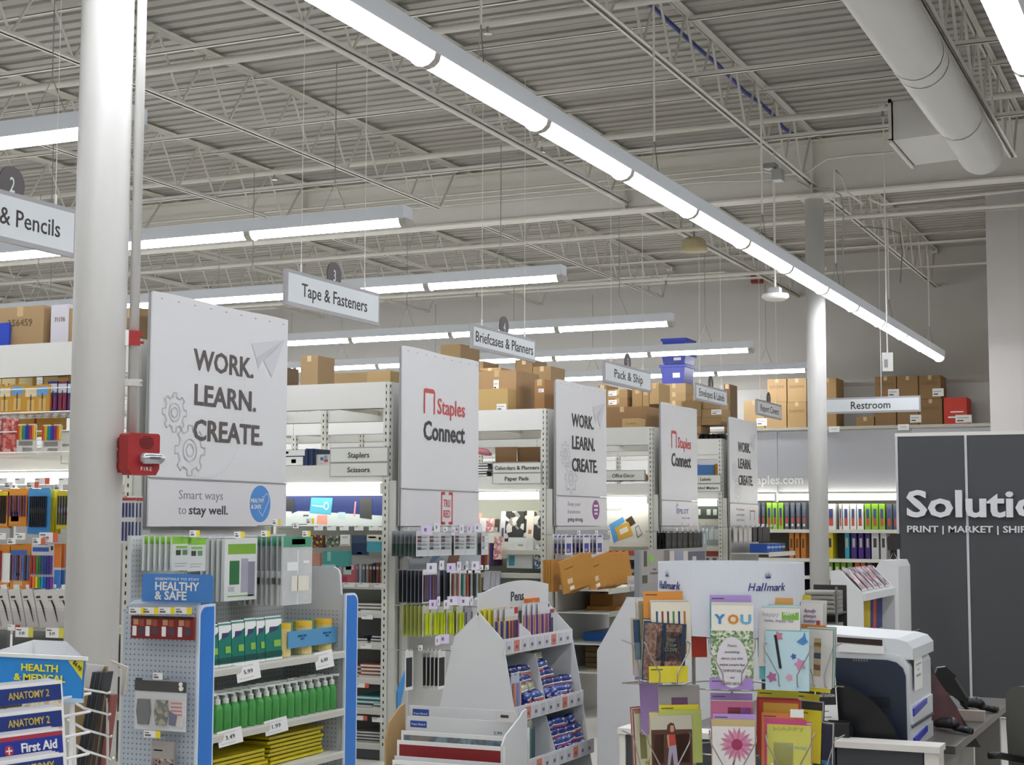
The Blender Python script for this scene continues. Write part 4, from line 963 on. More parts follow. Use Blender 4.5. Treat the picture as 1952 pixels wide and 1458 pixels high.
put(0, 1038, 'b1', b1, 3, 'red pen pack with orange card at the left edge, lower hook row'); put(40, 1036, 'b2', b2, 3, 'blue and pink pen pack on orange card, lower hook row', tg=None)
put(88, 1036, 'b3', b3, 3, 'rainbow felt pen pack on white card, lower hook row', tg='D9644E')
nv = blister(.13, .24, M('DADAD6'), (M('B04038'), .1), pens(['23306e']*6, .1, .9, .05, .45)+pens(['23306e']*6, .1, .9, .55, .85), (), 'pen_pack')
put(240, 945, 'nv', nv, 3, 'navy pen pack seen through the gap right of the near column'); 
# slanted white boxes
wbx = flatcard(.075, .2, M('D6D3CF', .4), ((.12, .5, .78, .84, INK), (.12, .45, .7, .74, LG), (.0, 1, .48, .5, LG), (0, 1, 0, .45, M('c4c1be'))), 'pen_box', .045)
def pbx():
    o = wbx(); MB().tube([(-.004, -.026, -.055), (.006, -.026, -.09), (.012, -.026, -.17)], [.004, .0045, .0015], BLACK, 6).build('printed_pen', o); MB().box(-.02, .02, -.001, .001, 0, .022, PAPER).build('hang_tab', o); return o
for i, px in enumerate((-16, 8, 32, 56, 80, 102, 124)):
    p = onx(px, 1122, 6.47); product('pbx', pbx, (p.x, p.y, p.z), (radians(0), radians(-7), FX), f'{ORD[i]} white boxed single pen from the left, standing row', 'pen box', 'white boxed pens on the shelf') if False else None
    o = pbx() if 'pbx' not in _protos else copy_tree(_protos['pbx'], p); _protos.setdefault('pbx', o)
    o.location = p; o.rotation_euler = (radians(10), radians(-6), FX); tag(o, f'{ORD[i]} slanted white boxed pen from the left on the pen run shelf', 'pen box', 'white boxed pens on the shelf')
for i, px in enumerate((20, 66, 110)):
    p = onx(px, 1110, 6.62); o = copy_tree(_protos['pbx'], p, (radians(10), 0, FX), f'{ORD[i]} white boxed pen standing in the back of the shelf', group='white boxed pens at the back'); o['category'] = 'pen box'
for i, px in enumerate((10, 62)):
    p = onx(px, 1213, 6.48); tag(MB().box(-.09, .09, 0, .2, 0, .03, M('C9C5C2', .4)).box(-.05, .03, -.001, 0, .01, .02, LG).build('flat_box', None, (p.x, p.y, .822), FX), f'{["left", "right"][i]} flat white box on the lower pen run shelf', 'box')
# shelf-edge price labels
def edge_label(px, py, x, label, w=.085, h=.05, col=None, txt=None):
    p = onx(px, py, x); t = thing('price_label', label, 'price label', p, FX)
    MB().box(-w/2, w/2, -.0015, .0015, -h/2, h/2, PAPER).box(-w*.42, -w*.05, -.002, -.0014, h*.2, h*.3, INK).build('card', t)
    if col: MB().box(w/2, w/2+.03, -.0015, .0015, -h/2, h/2, M(col)).build('sale_flag', t)
    if txt: text(txt, h*.35, M('55505a'), t, (0, -.0022, -h*.25), fit=w*.4)
edge_label(42, 1205, 6.42, 'price label on the pen run shelf left of its twin', col='D9CF4A', txt='8.49'); edge_label(100, 1206, 6.42, 'price label on the pen run shelf beside the near column', col='D9CF4A', txt='8.49')
edge_label(22, 1196, 6.45, 'small red flagged price label at the left edge', .05, .03, 'B8302C')
for i, px in enumerate((4, 38, 76, 122)): edge_label(px, 917, 6.42, f'{ORD[i]} price label from the left under the left light tube', .07, .035, 'D9644E' if i == 2 else None)
edge_label(4, 1022, 6.42, 'price label at the left edge between the hook rows', .05, .035); edge_label(38, 1022, 6.42, 'price label reading 10.49 between the hook rows', .07, .035, txt='10.49')
edge_label(88, 1024, 6.42, 'price label with red flag reading 14.99 between the hook rows', .09, .05, 'D9644E', '14.99')

# ================================================================ STAPLERS RUN (second gondola)
XS = XG[1]
boxgood('desk_organizer', 541, 857, 600, 891, XS+.02, 0, .3, '1F2F50', 'navy desk organizer box with white front label', 'organizer', zf=1.972, patches=((.02, .62, .02, .55, PAPER), (.02, .68, .62, .98, PAPER), (.25, .4, .15, .4, '8a8a88'), (.05, .15, .75, .9, INK)))
for i, px in enumerate((584, 594)): tag(MB().box(-.008, .008, 0, .28, 0, G(px, 857, 0, XS+.02).z-1.965, M('24375e', .5)).build('file_divider', None, (XS+.01, G(px, 880, 0, XS+.01).y, 1.972), FX), f'{["left", "right"][i]} navy rib at the end of the desk organizer box', 'divider')
boxgood('desk_organizer', 525, 870, 540, 891, XS+.05, 0, .3, '25365c', 'dark blue box edge right of the first banner', 'box', zf=1.972)
boxgood('flower_box', 601, 866, 629, 891, XS+.04, 0, .2, 'D2D4CC', 'white box printed with blue and pink flowers', 'box', zf=1.972, patches=((.35, .55, .45, .75, '3c78a8'), (.6, .8, .6, .9, '7fa8a0'), (.6, .85, .3, .55, 'C0447a'), (.3, .7, .05, .25, 'D9B3B5')))
t = thing('header_graphic', 'printed header panel with scissors and desk goods on navy', 'poster', (XS+.14, 5.165, 0))
za, zb_ = G(630, 1003, 0, XS+.14).z, G(630, 945, 0, XS+.14).z; zc = G(630, 929, 0, XS+.14).z
NV = M('26356E', .5)
m = MB().box(0, .004, 0, 1.18, za, zb_, NV).box(.0, .004, 0, 1.18, zb_, zc+.05, M('B9C8CC', .4)).build('panel', t)
yy = lambda px: G(px, 970, 0, XS+.138).y-5.165
zz = lambda py: G(640, py, 0, XS+.138).z
m = MB()
m.poly([(-.001, yy(733), zz(1003)), (-.001, yy(733), zz(983)), (-.001, yy(600), zz(975)), (-.001, yy(568), zz(974)), (-.001, yy(530), zz(990)), (-.001, yy(530), zz(1003))], M('C9D3D3'))
m.build('printed_desk', t)
def pr(nm, pts, c, d=-.002): MB().poly([(d, yy(a), zz(b)) for a, b in pts], M(c)).build(nm, t)
pr('printed_blue_sheet', [(590, 978), (593, 948), (634, 949), (631, 981)], '4FA9C4')
pr('printed_scissors', [(594, 962), (616, 964), (616, 967), (595, 964)], 'C9DDE4', -.003)
mm_ = MB()
for i in range(16):
    a, b = 2*pi*i/16, 2*pi*(i+1)/16; cy, cz = yy(622), zz(964); mm_.poly([(-.003, cy+.022*cos(a), cz+.028*sin(a)), (-.003, cy+.022*cos(b), cz+.028*sin(b)), (-.003, cy+.014*cos(b), cz+.02*sin(b)), (-.003, cy+.014*cos(a), cz+.02*sin(a))], M('C9DDE4'))
mm_.build('printed_handle', t)
pr('printed_folder', [(686, 987), (686, 949), (709, 949), (709, 990)], '3f4042'); pr('printed_files', [(535, 972), (538, 949), (560, 950), (562, 974)], '2f3237')
pr('printed_pink_box', [(604, 998), (605, 982), (624, 982), (624, 1000)], 'E09A88'); pr('printed_dispenser', [(644, 988), (645, 976), (658, 976), (658, 990)], 'B4CBD6'); pr('printed_pencil', [(674, 984), (676, 956), (679, 956), (677, 984)], 'D98A94')
pr('printed_roll', [(531, 983), (532, 974), (556, 975), (556, 986)], 'D5DDD8'); pr('printed_puck', [(577, 984), (579, 981), (588, 981), (589, 984)], '505A5C')
XH = XS+.05
for i, px in enumerate((607, 632, 656, 684, 712, 730)): edge_label(px, 1006, XH-.02, f'{ORD[i]} cream price label from the left below the scissors panel', .07, .035)
tub = flatcard(.10, .085, M('6b4a3a', .2, alpha=.9), ((0, 1, 0, 1, pattern('clip_print', ['8a3a20', '3a2a22', 'c9a24a', '5c4034'], 60)),), 'clip_tub', .05)
product('tub1', tub, onx(606, 1020, XH), FX, 'clear tub of brown and gold clips', 'clip tub')
product('tub2', flatcard(.10, .08, pattern('clip_print_b', ['8a8a80', '3a4a3a', 'b9b9a8', '6c7068'], 60), (), 'clip_tub', .05), onx(636, 1021, XH), FX, 'clear tub of grey and green clips', 'clip tub')
product('wtag', flatcard(.075, .075, PAPER, ((.2, .8, .7, .85, LG), (.1, .9, .05, .15, M('e0a090'))), 'hang_card'), onx(658, 1019, XH-.03), FX, 'small white carded pack right of the clip tubs', 'pack')
product('nvp', flatcard(.125, .135, M('45526e', .3), ((0, 1, 0, .6, M('2b3a5c')), (.35, .65, .05, .15, LG)), 'pencil_pouch', .02), onx(687, 1020, XH), FX, 'navy pencil pouch with clear upper half', 'pouch')
product('tlp', flatcard(.115, .115, M('4BA4B4', .4), ((0, 1, .6, 1, M('D9D8C8')), (.1, .6, .8, .9, LG), (.8, .95, .7, .85, GRN)), 'pencil_pouch', .02), onx(715, 1019, XH-.02), FX, 'teal pencil pouch with cream header', 'pouch')
product('pkb', flatcard(.12, .09, M('D79A88', .7), (), 'cloth_pouch', .03), onx(598, 1053, XH-.0), FX, 'salmon cloth pencil pouch beside the face shields', 'pouch')
product('tlb', flatcard(.2, .105, M('4F9E96', .6, noise=.1, scale=12), ((.18, .32, .35, .95, M('8ED0C0')),), 'cloth_pouch', .05), onx(643, 1050, XH-.04), FX, 'teal cloth pencil pouch with mint label', 'pouch')
product('mtb', flatcard(.11, .03, M('A9D8D2', .5), (), 'cloth_pouch', .05), onx(629, 1076, XH-.05), FX, 'folded mint pouch below the teal one', 'pouch')
boxgood('geometric_box', 652, 1077, 677, 1110, XS+.0, 0, .12, 'B8606A', 'box with pink and mint facets on the shelf', 'box', zf=1.162, patches=((.1, .7, .5, .95, 'B5DAD0'), (.3, .9, .75, 1, 'C6B0C0'), (.0, .4, .05, .4, 'A84050')))
cs = ['6f7f86', 'a9aeb0', '60707c', '8f7f70', '6a4038', '2d3038', '7c4040', '8d6a50', '33363c']
for i, c in enumerate(cs):
    y = G(680+i*6.6, 1090, 0, XS+.02).y
    tag(MB().box(-.009, .009, 0, .14, 0, .145 if i > 4 else .135, M(c, .5)).box(-.008, .008, -.0008, 0, .1, .12, LG).build('notebook', None, (XS+.02, y, 1.162), FX), f'{ORD[i]} notebook spine from the left on the shelf below the pouches', 'notebook', 'notebooks standing on the stapler run shelf')
def pile(a, b, yb_, n, col, th, x, lab, cat='journal', dz=.0, z0=None, dep=.3, w=None):
    a0, a1, _, _ = span((a, yb_-10), (b, yb_), 0, x); z = G((a+b)/2, yb_, 0, x).z if z0 is None else z0
    for i in range(n):
        s = random.uniform(-.012, .012)
        tag(MB().box(-(a0-a1)/2, (a0-a1)/2, 0, dep, 0, th*.86, M(col[i % len(col)], .5)).box(-(a0-a1)/2+.004, (a0-a1)/2-.004, -.0005, 0, th*.2, th*.65, PAPER).build('journal', None, (x+abs(s)*.5, (a0+a1)/2+s, z+i*th), FX+s*2), f'{lab}, {ORD[n-1-i]} from the top', cat, lab)
pile(683, 733, 1168, 3, ['8d887c', 'a59a88', '7f786c'], .022, XS+.05, 'grey brown journals lying on the second shelf', z0=.972)
pile(676, 702, 1228, 2, ['c9c6bc', '2a3540'], .020, XS+.05, 'dark journals on the left of the third shelf', z0=.762); pile(705, 733, 1228, 3, ['c0bdb4', '33404a', '2b3a44'], .020, XS+.04, 'dark journals on the right of the third shelf', z0=.762)
pile(684, 733, 1290, 4, ['d9a58a', 'b07058', 'b87860', 'a86a52'], .024, XS+.05, 'salmon folders on the fourth shelf', z0=.532)
pile(660, 700, 1290, 3, ['b06a50', 'a35c46'], .026, XS+.12, 'rust folders behind the salmon folders', z0=.532)
pile(676, 722, 1350, 3, ['6f7474', '2f8f9a', '2f9aa4'], .028, XS+.05, 'teal trays on the fifth shelf', z0=.332); pile(708, 736, 1350, 2, ['8a9090', '6fb0b0'], .022, XS+.03, 'pale teal trays at the right of the fifth shelf', z0=.332)
pile(676, 733, 1435, 4, ['8b8b84', '6a6b68'], .02, XS+.05, 'grey trays on the bottom shelf', z0=.102)
for i, (px, py) in enumerate(((665, 1115), (693, 1115), (724, 1116), (700, 1176), (698, 1232), (685, 1306), (720, 1372), (682, 1368))):
    edge_label(px, py, XS-.02, f'{ORD[i]} shelf edge price label of the stapler run, counting downwards', .085, .03, 'D9644E' if i in (5, 7) else None)

# ================================================================ SECOND END DISPLAY (marker and pen hooks)
ED2 = t = thing('end_display', 'grey end display of marker packs under the TRU RED banner', 'end display', (9.33, 5.0, 0))
MB().box(0, 1.22, .03, .05, 0, 1.55, M('BDBDB9', .5)).build('back_panel', t)
MB().box(.0, .02, -.01, .03, 0, 1.55, M('cfd1ce', .45)).build('side_rail', t)
for z in (1.16, .93): MB().box(0, 1.2, .02, .03, z-.09, z-.075, M('8a8d90', .4)).build('cross_rail', t)
m = MB(); q0 = ony(767, 1085, 5.02); q1 = ony(905, 1040, 5.02)
m.box(.03, 1.2, .024, .029, q0.z, q1.z+.06, M('A9B0B4', .5)); m.build('graphic_panel', t)
P3 = lambda px, py: (ony(px, py, 5.022).x-9.33, .0235, ony(px, py, 5.022).z)
MB().poly([P3(852, 1075), P3(858, 1050), P3(880, 1045), P3(872, 1080)], M('7a5540')).build('printed_hand', t)
MB().poly([P3(815, 1080), P3(825, 1060), P3(843, 1050), P3(838, 1062)], M('6F8FA8')).build('printed_pencil', t)
q = ony(785, 1064, 5.02); text('every detail.', .028, INK, t, (q.x-9.33, .022, q.z), fit=.36, bold=.01)
BK_ = M('3b4048', .5)
k1 = blister(.17, .165, M('D5D5D2', .4), None, (), ((.05, .95, .05, .95, M('C9CCCE')), (.08, .42, .55, .68, M('7a3a50')), (.08, .42, .40, .52, M('34407c')), (.08, .42, .25, .37, M('2f6a50')), (.08, .42, .70, .8, M('A0343a')), (.42, .9, .25, .34, PAPER), (.42, .9, .4, .49, PAPER), (.42, .9, .55, .64, PAPER), (.42, .9, .7, .79, PAPER)), 'marker_pack')
k2 = blister(.2, .22, PAPER, None, pens(['5c4a62', '6f5a50', '564e68', '7a6ab0', '4a3a4a', '7c5a4c', '5a4f66', '6a4a8a'], .1, .9, .08, .82, .008), ((.04, .96, .04, .84, M('4b4550')),), 'marker_pack')
k3 = lambda c: blister(.13, .21, PAPER, None, pens(c, .2, .8, .1, .85, .009), ((.1, .9, .06, .88, M('9ba0a0')),), 'pen_pack')
k4 = blister(.10, .205, M('D0D2C2', .3), None, pens(['C8D428', 'C0CC20'], .3, .7, .05, .75, .012), ((.1, .9, .0, .12, LG),), 'highlighter_pack')
k5 = blister(.10, .205, M('C6CB7A', .2), None, pens(['A9B32E'], .5, .5, .05, .75, .01), (), 'highlighter_pack')
def pute(px, py, key, mkr, n, lb, mkb=None, st=.03, y=4.80, cat='pen pack', tg=None, rot=0):
    stack(key, mkr, mkb or mkr, ony(px, py, y)+Vector((0, st*(n-1), 0)), rot, n, st, lb, cat, None, L=st*n+.07, tagcol=tg)
kb = blister(.17, .165, M('8f9498', .4), None, (), ((0, 1, 0, .5, M('5a7068')),), 'marker_pack')
for i, (px, n) in enumerate(((805, 7), (828, 2), (850, 2), (876, 2), (897, 3), (924, 2))):
    pute(px, 1012+(1 if i == 5 else 0), 'k1', k1, n, f'{ORD[i]} four colour marker pack from the left below the TRU RED banner', kb, rot=0 if i < 5 else .15)
kb2 = blister(.2, .22, M('9a9da0', .4), None, (), ((.03, .97, .03, .97, BK_),), 'marker_pack')
pute(819, 1085, 'k2', k2, 7, 'purple and brown marker pack in the second hook row', kb2)
for i, (px, c) in enumerate(((866, ['8a4a3a', 'b07060']), (884, ['2f7a70', 'b85a3a']), (897, ['25282c', '2f3236']), (908, ['2b2d30', '8a7a50']))): pute(px, 1085, 'k3%d' % i, k3(c), 3, f'{ORD[i]} slim pen pack from the left in the second hook row', kb2 if i == 0 else None)
for i, (px, n) in enumerate(((812, 6), (828, 2), (840, 2), (857, 4), (876, 2))): pute(px, 1153, 'k4', k4, n, f'{ORD[i]} yellow highlighter pack from the left in the third hook row', k5)
pute(893, 1155, 'k6', blister(.12, .2, M('9a9ba2', .3), None, pens(['5a5a66', '6d6d78']), (), 'pen_pack'), 2, 'grey pen pack at the right of the third hook row')
kb3 = blister(.11, .26, M('E0E0DC', .4), None, (), ((.12, .88, .08, .8, M('26272a')),), 'stapler_pack')
pute(780, 1238, 'k7', kb3, 1, 'black item on tall white card low on the second end display', cat='pack', y=4.85)
pute(842, 1238, 'k7', kb3, 5, 'black item on white card half behind the pens display', cat='pack')
for i, (px, py) in enumerate(((813, 1010), (833, 1005), (864, 1012), (880, 1008), (895, 1008), (911, 1006), (823, 1082), (842, 1077), (860, 1082), (875, 1079), (890, 1078), (906, 1078), (826, 1152), (836, 1146), (851, 1152), (862, 1145), (871, 1145), (885, 1146), (899, 1144), (834, 1221), (846, 1218))):
    p = ony(px, py, 4.70); m = MB().box(-.045, .045, -.001, .001, -.03, .03, M('DEDCE6' if i % 4 else 'D9CBE6', .5)).box(-.02, .0, -.0016, -.001, -.01, .012, M('77707f'))
    adopt(m.build('price_tag', None, p, random.uniform(-.5, .3)), ED2)
tag(MB().prism([(0, 0), (.10, .12), (.12, .10), (.04, -.10), (0, -.2)], 1, 0, .01, M('3C8CC8', .3)).build('blue_folder', None, ony(758, 1318, 4.85)), 'blue plastic edge sticking out low behind the white end post', 'folder')

# ================================================================ CALENDARS RUN (third gondola)
XC = XG[2]
FLW = pattern('black_floral', ['2a2a2c', '2a2a2c', 'cfcdc6', '2c2c2e', '8f8d88'], 22); MAR = pattern('white_marble', ['B8BCBC', 'D3D8D8', 'D9DDDD', 'CCD1D0'], 5, 'noise')
PFL = pattern('pink_floral', ['E8C4BC', 'C98088', 'F0E0D8', 'D9A39B'], 40)
def book(a, b, c, d, x, col, lb, band=None, group=None, th=.02, lean=-.12, patches=()):
    o = boxgood('planner', a, b, c, d, x, 0, th, col, lb, 'planner', group, patches, None, lean)
    return o
book(953, 974, 997, 1032, XC+.12, FLW, 'left black floral planner with pale band', patches=((.0, .2, 0, 1, 'D2D4DC'), (.05, .15, .1, .45, '4a4a9a')))
book(998, 973, 1034, 1030, XC+.13, FLW, 'right black floral planner with cream band and orange dot', patches=((.12, .5, 0, 1, 'DCD2C4'), (.22, .4, .22, .36, 'D08A3A')))
book(966, 1024, 1014, 1083, XC+.03, MAR, 'white marble planner with teal sticker', patches=((.08, .3, .08, .4, '3F97A3'), (.4, .6, .72, .78, 'A99F94')))
book(1019, 1038, 1034, 1084, XC+.04, pattern('blue_floral', ['D8DEE0', '5a78a8', 'E8ECEC', 'C99AA0'], 50), 'blue floral planner next to the marble one')
book(905, 978, 917, 1010, XC+.06, M('D9A898'), 'salmon planner at the left of the top planner shelf'); book(914, 987, 925, 1012, XC+.04, PAPER, 'white carded planner beside the salmon one')
book(925, 987, 942, 1014, XC+.05, PFL, 'pink floral planner on the top planner shelf'); book(942, 989, 950, 1014, XC+.05, M('4d4438'), 'dark brown planner on the top planner shelf')
for i, c in enumerate(['7A2A30', 'B9A090', '6a2430', '7c3038', '702a34', '8a5040', 'C08A60', '3E3C80', '402848']):
    p = onx(904+i*4.6, 1035, XC-.06); o = tag(MB().box(-.012, .012, 0, .16, -.19, 0, M(c)).build('address_book', None, p, FX), f'{ORD[i]} slim book spine from the left, hanging rack below the top planners', 'book', 'slim books in a rack'); o.rotation_euler = (0, .03, FX)
book(940, 1022, 955, 1066, XC-.08, PFL, 'pink floral slim planner at the right end of the book rack')
for i, px in enumerate((927, 936, 945)): book(px-6, 1088, px+6, 1125, XC-.1+i*.01, M('A9ABB0'), f'{ORD[i]} grey carded pack behind the pens display')
for i, (a, b, col, n_) in enumerate(((905, 930, ['4a4d52', '2f3338', 'c9c9c4'], 5), (916, 940, ['a9a9a4', '3a3c40', 'd4d4ce'], 6))): pile(a, b, 914, n_, col, .022, XC+.03+.08*i, ['front', 'rear'][i]+' pile of dark and pale binders above the Paper Pads sign', 'binder', z0=1.972, dep=.28)
tag(MB().tube([(-.12, 0, 0), (0, .02, .02), (.1, .02, 0), (.14, .03, -.02)], [.02, .03, .028, .01], M('D98A94', .7), 8).build('cloth', None, onx(906, 867, XC+.15)+Vector((0, 0, .02)), FX, smooth=True), 'folded pink cloth above the binder piles', 'cloth')
m = MB(); tq = [(945, 852, 985, 888), (987, 852, 1030, 887)]
for i, q in enumerate(tq): boxgood('open_carton', *q, XC+.12+i*.03, 0, .01, '8A6740' if i == 0 else '71522F', ['left', 'right'][i]+' raised flap of the open carton above the Calendars sign', 'box', lean=.05, zf=1.972)
B(958, 880, 1026, 905, XC+.03, .3, 'low open carton behind the Calendars & Planners sign', col='93734a', ztop=1.972, tape=False)

# ================================================================ THIRD END DISPLAY (mailers)
XE = 12.02
t = thing('end_display', 'pale grey end display of envelopes under the purple logo banner', 'end display', (XE, 5.0, 0))
MB().box(0, 1.2, .03, .05, 0, 1.55, M('C6C5C2', .5)).build('back_panel', t); MB().box(0, 1.2, .02, .03, 1.44, 1.52, M('9fa0a0', .4)).build('cross_rail', t)
shm = []
for i, (px, py, py2) in enumerate(((1050, 1137, 1127), (1082, 1180, 1186), (1100, 1240, 1256), (1110, 1295, 1320))):
    z = ony(px, py, 4.58).z
    MB().box(0, 1.2, -.42, .03, z-.01, z, STEEL).box(0, 1.2, -.432, -.42, z-.03, z+.012, M('C9CDBF', .45)).build('shelf', t); shm.append(z)
MB().box(.48, 1.18, -.44, -.436, shm[0]-.022, shm[0]+.022, M('B9B9BC', .3)).build('label_strip', t)
MAN = M('C28B3E', .5, noise=.08, scale=20); MAN2 = M('B57F36', .5)
env = flatcard(.30, .26, MAN, ((.2, .4, .25, .4, M('D9C7A0')), (.25, .42, .05, .16, PAPER), (.15, .5, .7, .74, M('8a5f28'))), 'bubble_mailer', .016)
for i in range(4):
    p = ony(1064-i*5, 1066, 4.86+.03*i); p.z = shm[0]+.252; o = tag(product('envS', flatcard(.26, .25, MAN, ((.5, .8, .3, .55, M('B9986A')), (.5, .7, .05, .2, PAPER)), 'bubble_mailer', .02), p, 0, '', ''), f'{ORD[i]} upright orange mailer from the front at the left end of the shelf', 'mailer', 'upright orange mailers')
for i in range(7):
    px = 1100+i*12.5 if i > 2 else 1088+i*7; p = ony(px, 1070, 4.72); p.z = shm[0]+.275
    o = product('env', env, p, 0, f'{ORD[i]} leaning orange bubble mailer from the left', 'mailer', 'leaning orange bubble mailers'); o.rotation_euler = (0, radians(-14), radians(-20))
tag(adopt(MB().box(0, .7, -.0015, .0015, 0, .09, M('e8e4e0', .1, alpha=.4)).build('clear_lip', None, (XE+.42, 4.57, shm[0]+.012)), t), 'clear acrylic lip')
e2 = blister(.16, .165, M('D9D9DA', .4), None, (), ((.2, .8, .1, .55, M('4a4aa0')), (.25, .6, .15, .3, PAPER), (.2, .8, .85, .93, M('6a6ab0'))), 'mailing_label_pack')
for i, (px, n) in enumerate(((1084, 4), (1118, 5), (1143, 3))): pute(px, 1018, 'e2', e2, n, f'{ORD[i]} white and navy carded pack from the left above the orange mailers', cat='pack', y=4.78, st=.035)
tag(MB().box(0, .55, 0, .3, 0, .03, MAN2).build('folder_stack', None, (XE+.35, 4.62, shm[1]+.001), -.1), 'orange folders lying on the second mailer shelf', 'folders')
tag(MB().box(0, .45, 0, .2, 0, .13, MAN2).build('folder_stack', None, (XE+.55, 4.75, shm[1]+.001), .1), 'orange upright folders behind the lying ones', 'folders')
tag(MB().box(0, .8, 0, .3, 0, .07, M('1F62B0', .4)).box(.0, .8, -.001, 0, .02, .05, M('3A86D0', .4)).build('blue_box', None, (XE+.3, 4.62, shm[2]+.001)), 'long blue box on the third mailer shelf', 'box')
for i in range(4): tag(MB().box(0, .8, 0, .3, 0, .04, M('6F5A34' if i % 2 else '7c6540', .5)).build('kraft_pack', None, (XE+.35, 4.62, shm[3]+.002+i*.045)), f'{ORD[3-i]} kraft paper pack from the top on the lowest mailer shelf', 'pack', 'kraft paper packs')
# ================================================================ OFFICE DECOR RUN (fourth gondola)
XD = XG[3]
for i, (a, b, c, d, col, lb) in enumerate([(1150, 884, 1180, 895, '3a3b3e', 'dark rolled bag on the Office Decor storage shelf'), (1180, 888, 1203, 895, '7f8286', 'grey clothes like goods beside the dark bag'), (1204, 884, 1228, 895, '9c7f3c', 'mustard goods at the right of the Office Decor storage shelf')]):
    p = onx((a+c)/2, d, XD+.1); w = .08*(c-a)/20
    tag(MB().tube([(-w, 0, .03), (-w*.5, .02, .05), (w*.4, .01, .055), (w, 0, .03)], [.03, .045, .05, .03], M(col, .6), 8).build('soft_bag', None, (XD+.12, p.y, 1.99), FX, smooth=True), lb, 'bag')
t = thing('graphic_poster', 'white poster showing blue and yellow mailers, with the letters olution', 'poster', (XD+.08, 5.165, 0))
z0_, z1_ = G(1190, 1042, 0, XD+.08).z, G(1190, 949, 0, XD+.08).z
MB().box(0, .005, 0, 1.18, z0_, z1_, M('DEDDD6', .4)).build('panel', t)
yq = lambda px: G(px, 1000, 0, XD+.078).y-5.165
zq = lambda py: G(1190, py, 0, XD+.078).z
def pr2(nm, pts, c, d=-.002): MB().poly([(d, yq(a), zq(b)) for a, b in pts], M(c)).build(nm, t)
pr2('printed_blue_mailer', [(1161, 1000), (1187, 985), (1191, 994), (1180, 1002), (1178, 1030), (1170, 1036)], '5B9FD6'); pr2('printed_yellow_mailer', [(1172, 1006), (1198, 994), (1207, 1019), (1180, 1030)], 'D8A93A', -.003)
pr2('printed_address_label', [(1180, 1010), (1195, 1003), (1199, 1012), (1183, 1020)], 'EDEBE0', -.004); pr2('printed_dark_card', [(1192, 991), (1204, 983), (1212, 997), (1202, 1003)], '4a3420'); pr2('printed_phone', [(1210, 1005), (1217, 1000), (1225, 1018), (1215, 1026)], '7c8aa0')
pr2('printed_phone_screen', [(1212, 1006), (1217, 1003), (1223, 1017), (1216, 1022)], 'DAD6D0', -.003)
q = onx(1140, 973, XD+.08); q2 = onx(1184, 973, XD+.08); text('Solution', .04, M('8d8a86'), t, (-.003, q.y-5.165, q.z), (pi/2, 0, FX), fit=q.y-q2.y, align='LEFT')
tag(adopt(MB().box(-.02, 0, 0, 1.15, 0, .035, M('D9503E', .4)).build('shelf_strip', None, (XD-.04, 5.17, G(1180, 1056, 0, XD).z)), gond[3]), 'bright red shelf strip')
for i, (a, b, c, d, col) in enumerate([(1150, 1057, 1200, 1066, '46285c'), (1152, 1068, 1205, 1080, '2c2c34'), (1176, 1082, 1212, 1094, '3a2450')]): boxgood('toner_box', a, b, c, d, XD+.05, 0, .25, col, f'{ORD[i]} dark purple box under the red strip, from the top', 'box', patches=((.0, .3, 0, 1, '8a8f88'), (.6, .9, .2, .8, 'c9c6c0')))
# graphic stand in front of the fourth end display
ys = 3.95
p0, p1 = ony(1219, 1112, ys), ony(1346, 1044, ys)
t = thing('graphic_stand', 'lifestyle poster stand behind the card spinner with green oval', 'poster', (p0.x, ys, 0)); w = p1.x-p0.x; H = ony(1260, 1047, ys).z
PX = lambda px, py: (ony(px, py, ys).x-p0.x, ony(px, py, ys).z)
MB().box(0, w, 0, .02, .0, H, M('9a9795', .5)).build('panel', t); MB().box(-.03, .0, -.01, .03, 0, H+.003, M('8f9296', .4)).build('side_post', t)
def pg(nm, rects, c, d): 
    m = MB()
    for (a, b, e, f_) in rects:
        u, v = PX(a, f_), PX(e, b); m.box(u[0], v[0], d, d+.0005, u[1], v[1], M(c))
    m.build(nm, t)
pg('printed_wall', [(1222, 1049, 1262, 1112)], 'A39E98', -.001); pg('printed_furniture', [(1266, 1048, 1276, 1112)], '77706a', -.001); pg('printed_window', [(1276, 1050, 1285, 1112), (1303, 1050, 1311, 1112)], 'C9C2BC', -.001)
pg('printed_blue_bag', [(1287, 1054, 1302, 1112)], '8E93A6', -.001); pg('printed_dark_cloth', [(1312, 1050, 1344, 1112)], '5a5c68', -.001); pg('printed_white_cloth', [(1320, 1060, 1327, 1112)], 'C6BEB4', -.0015)
u = PX(1241, 1065); MB().prism([(u[0]+.05*cos(2*pi*i/24), u[1]+.034*sin(2*pi*i/24)) for i in range(24)], 1, -.003, -.001, GRN).build('green_oval', t)
pg('printed_plant', [(1227, 1050, 1233, 1080), (1224, 1096, 1234, 1112)], '4c4f3c', -.0015)
u = PX(1247, 1087); text('Create\nthe impression', .022, M('6d6a66'), t, (u[0], -.002, u[1]), fit=.19)
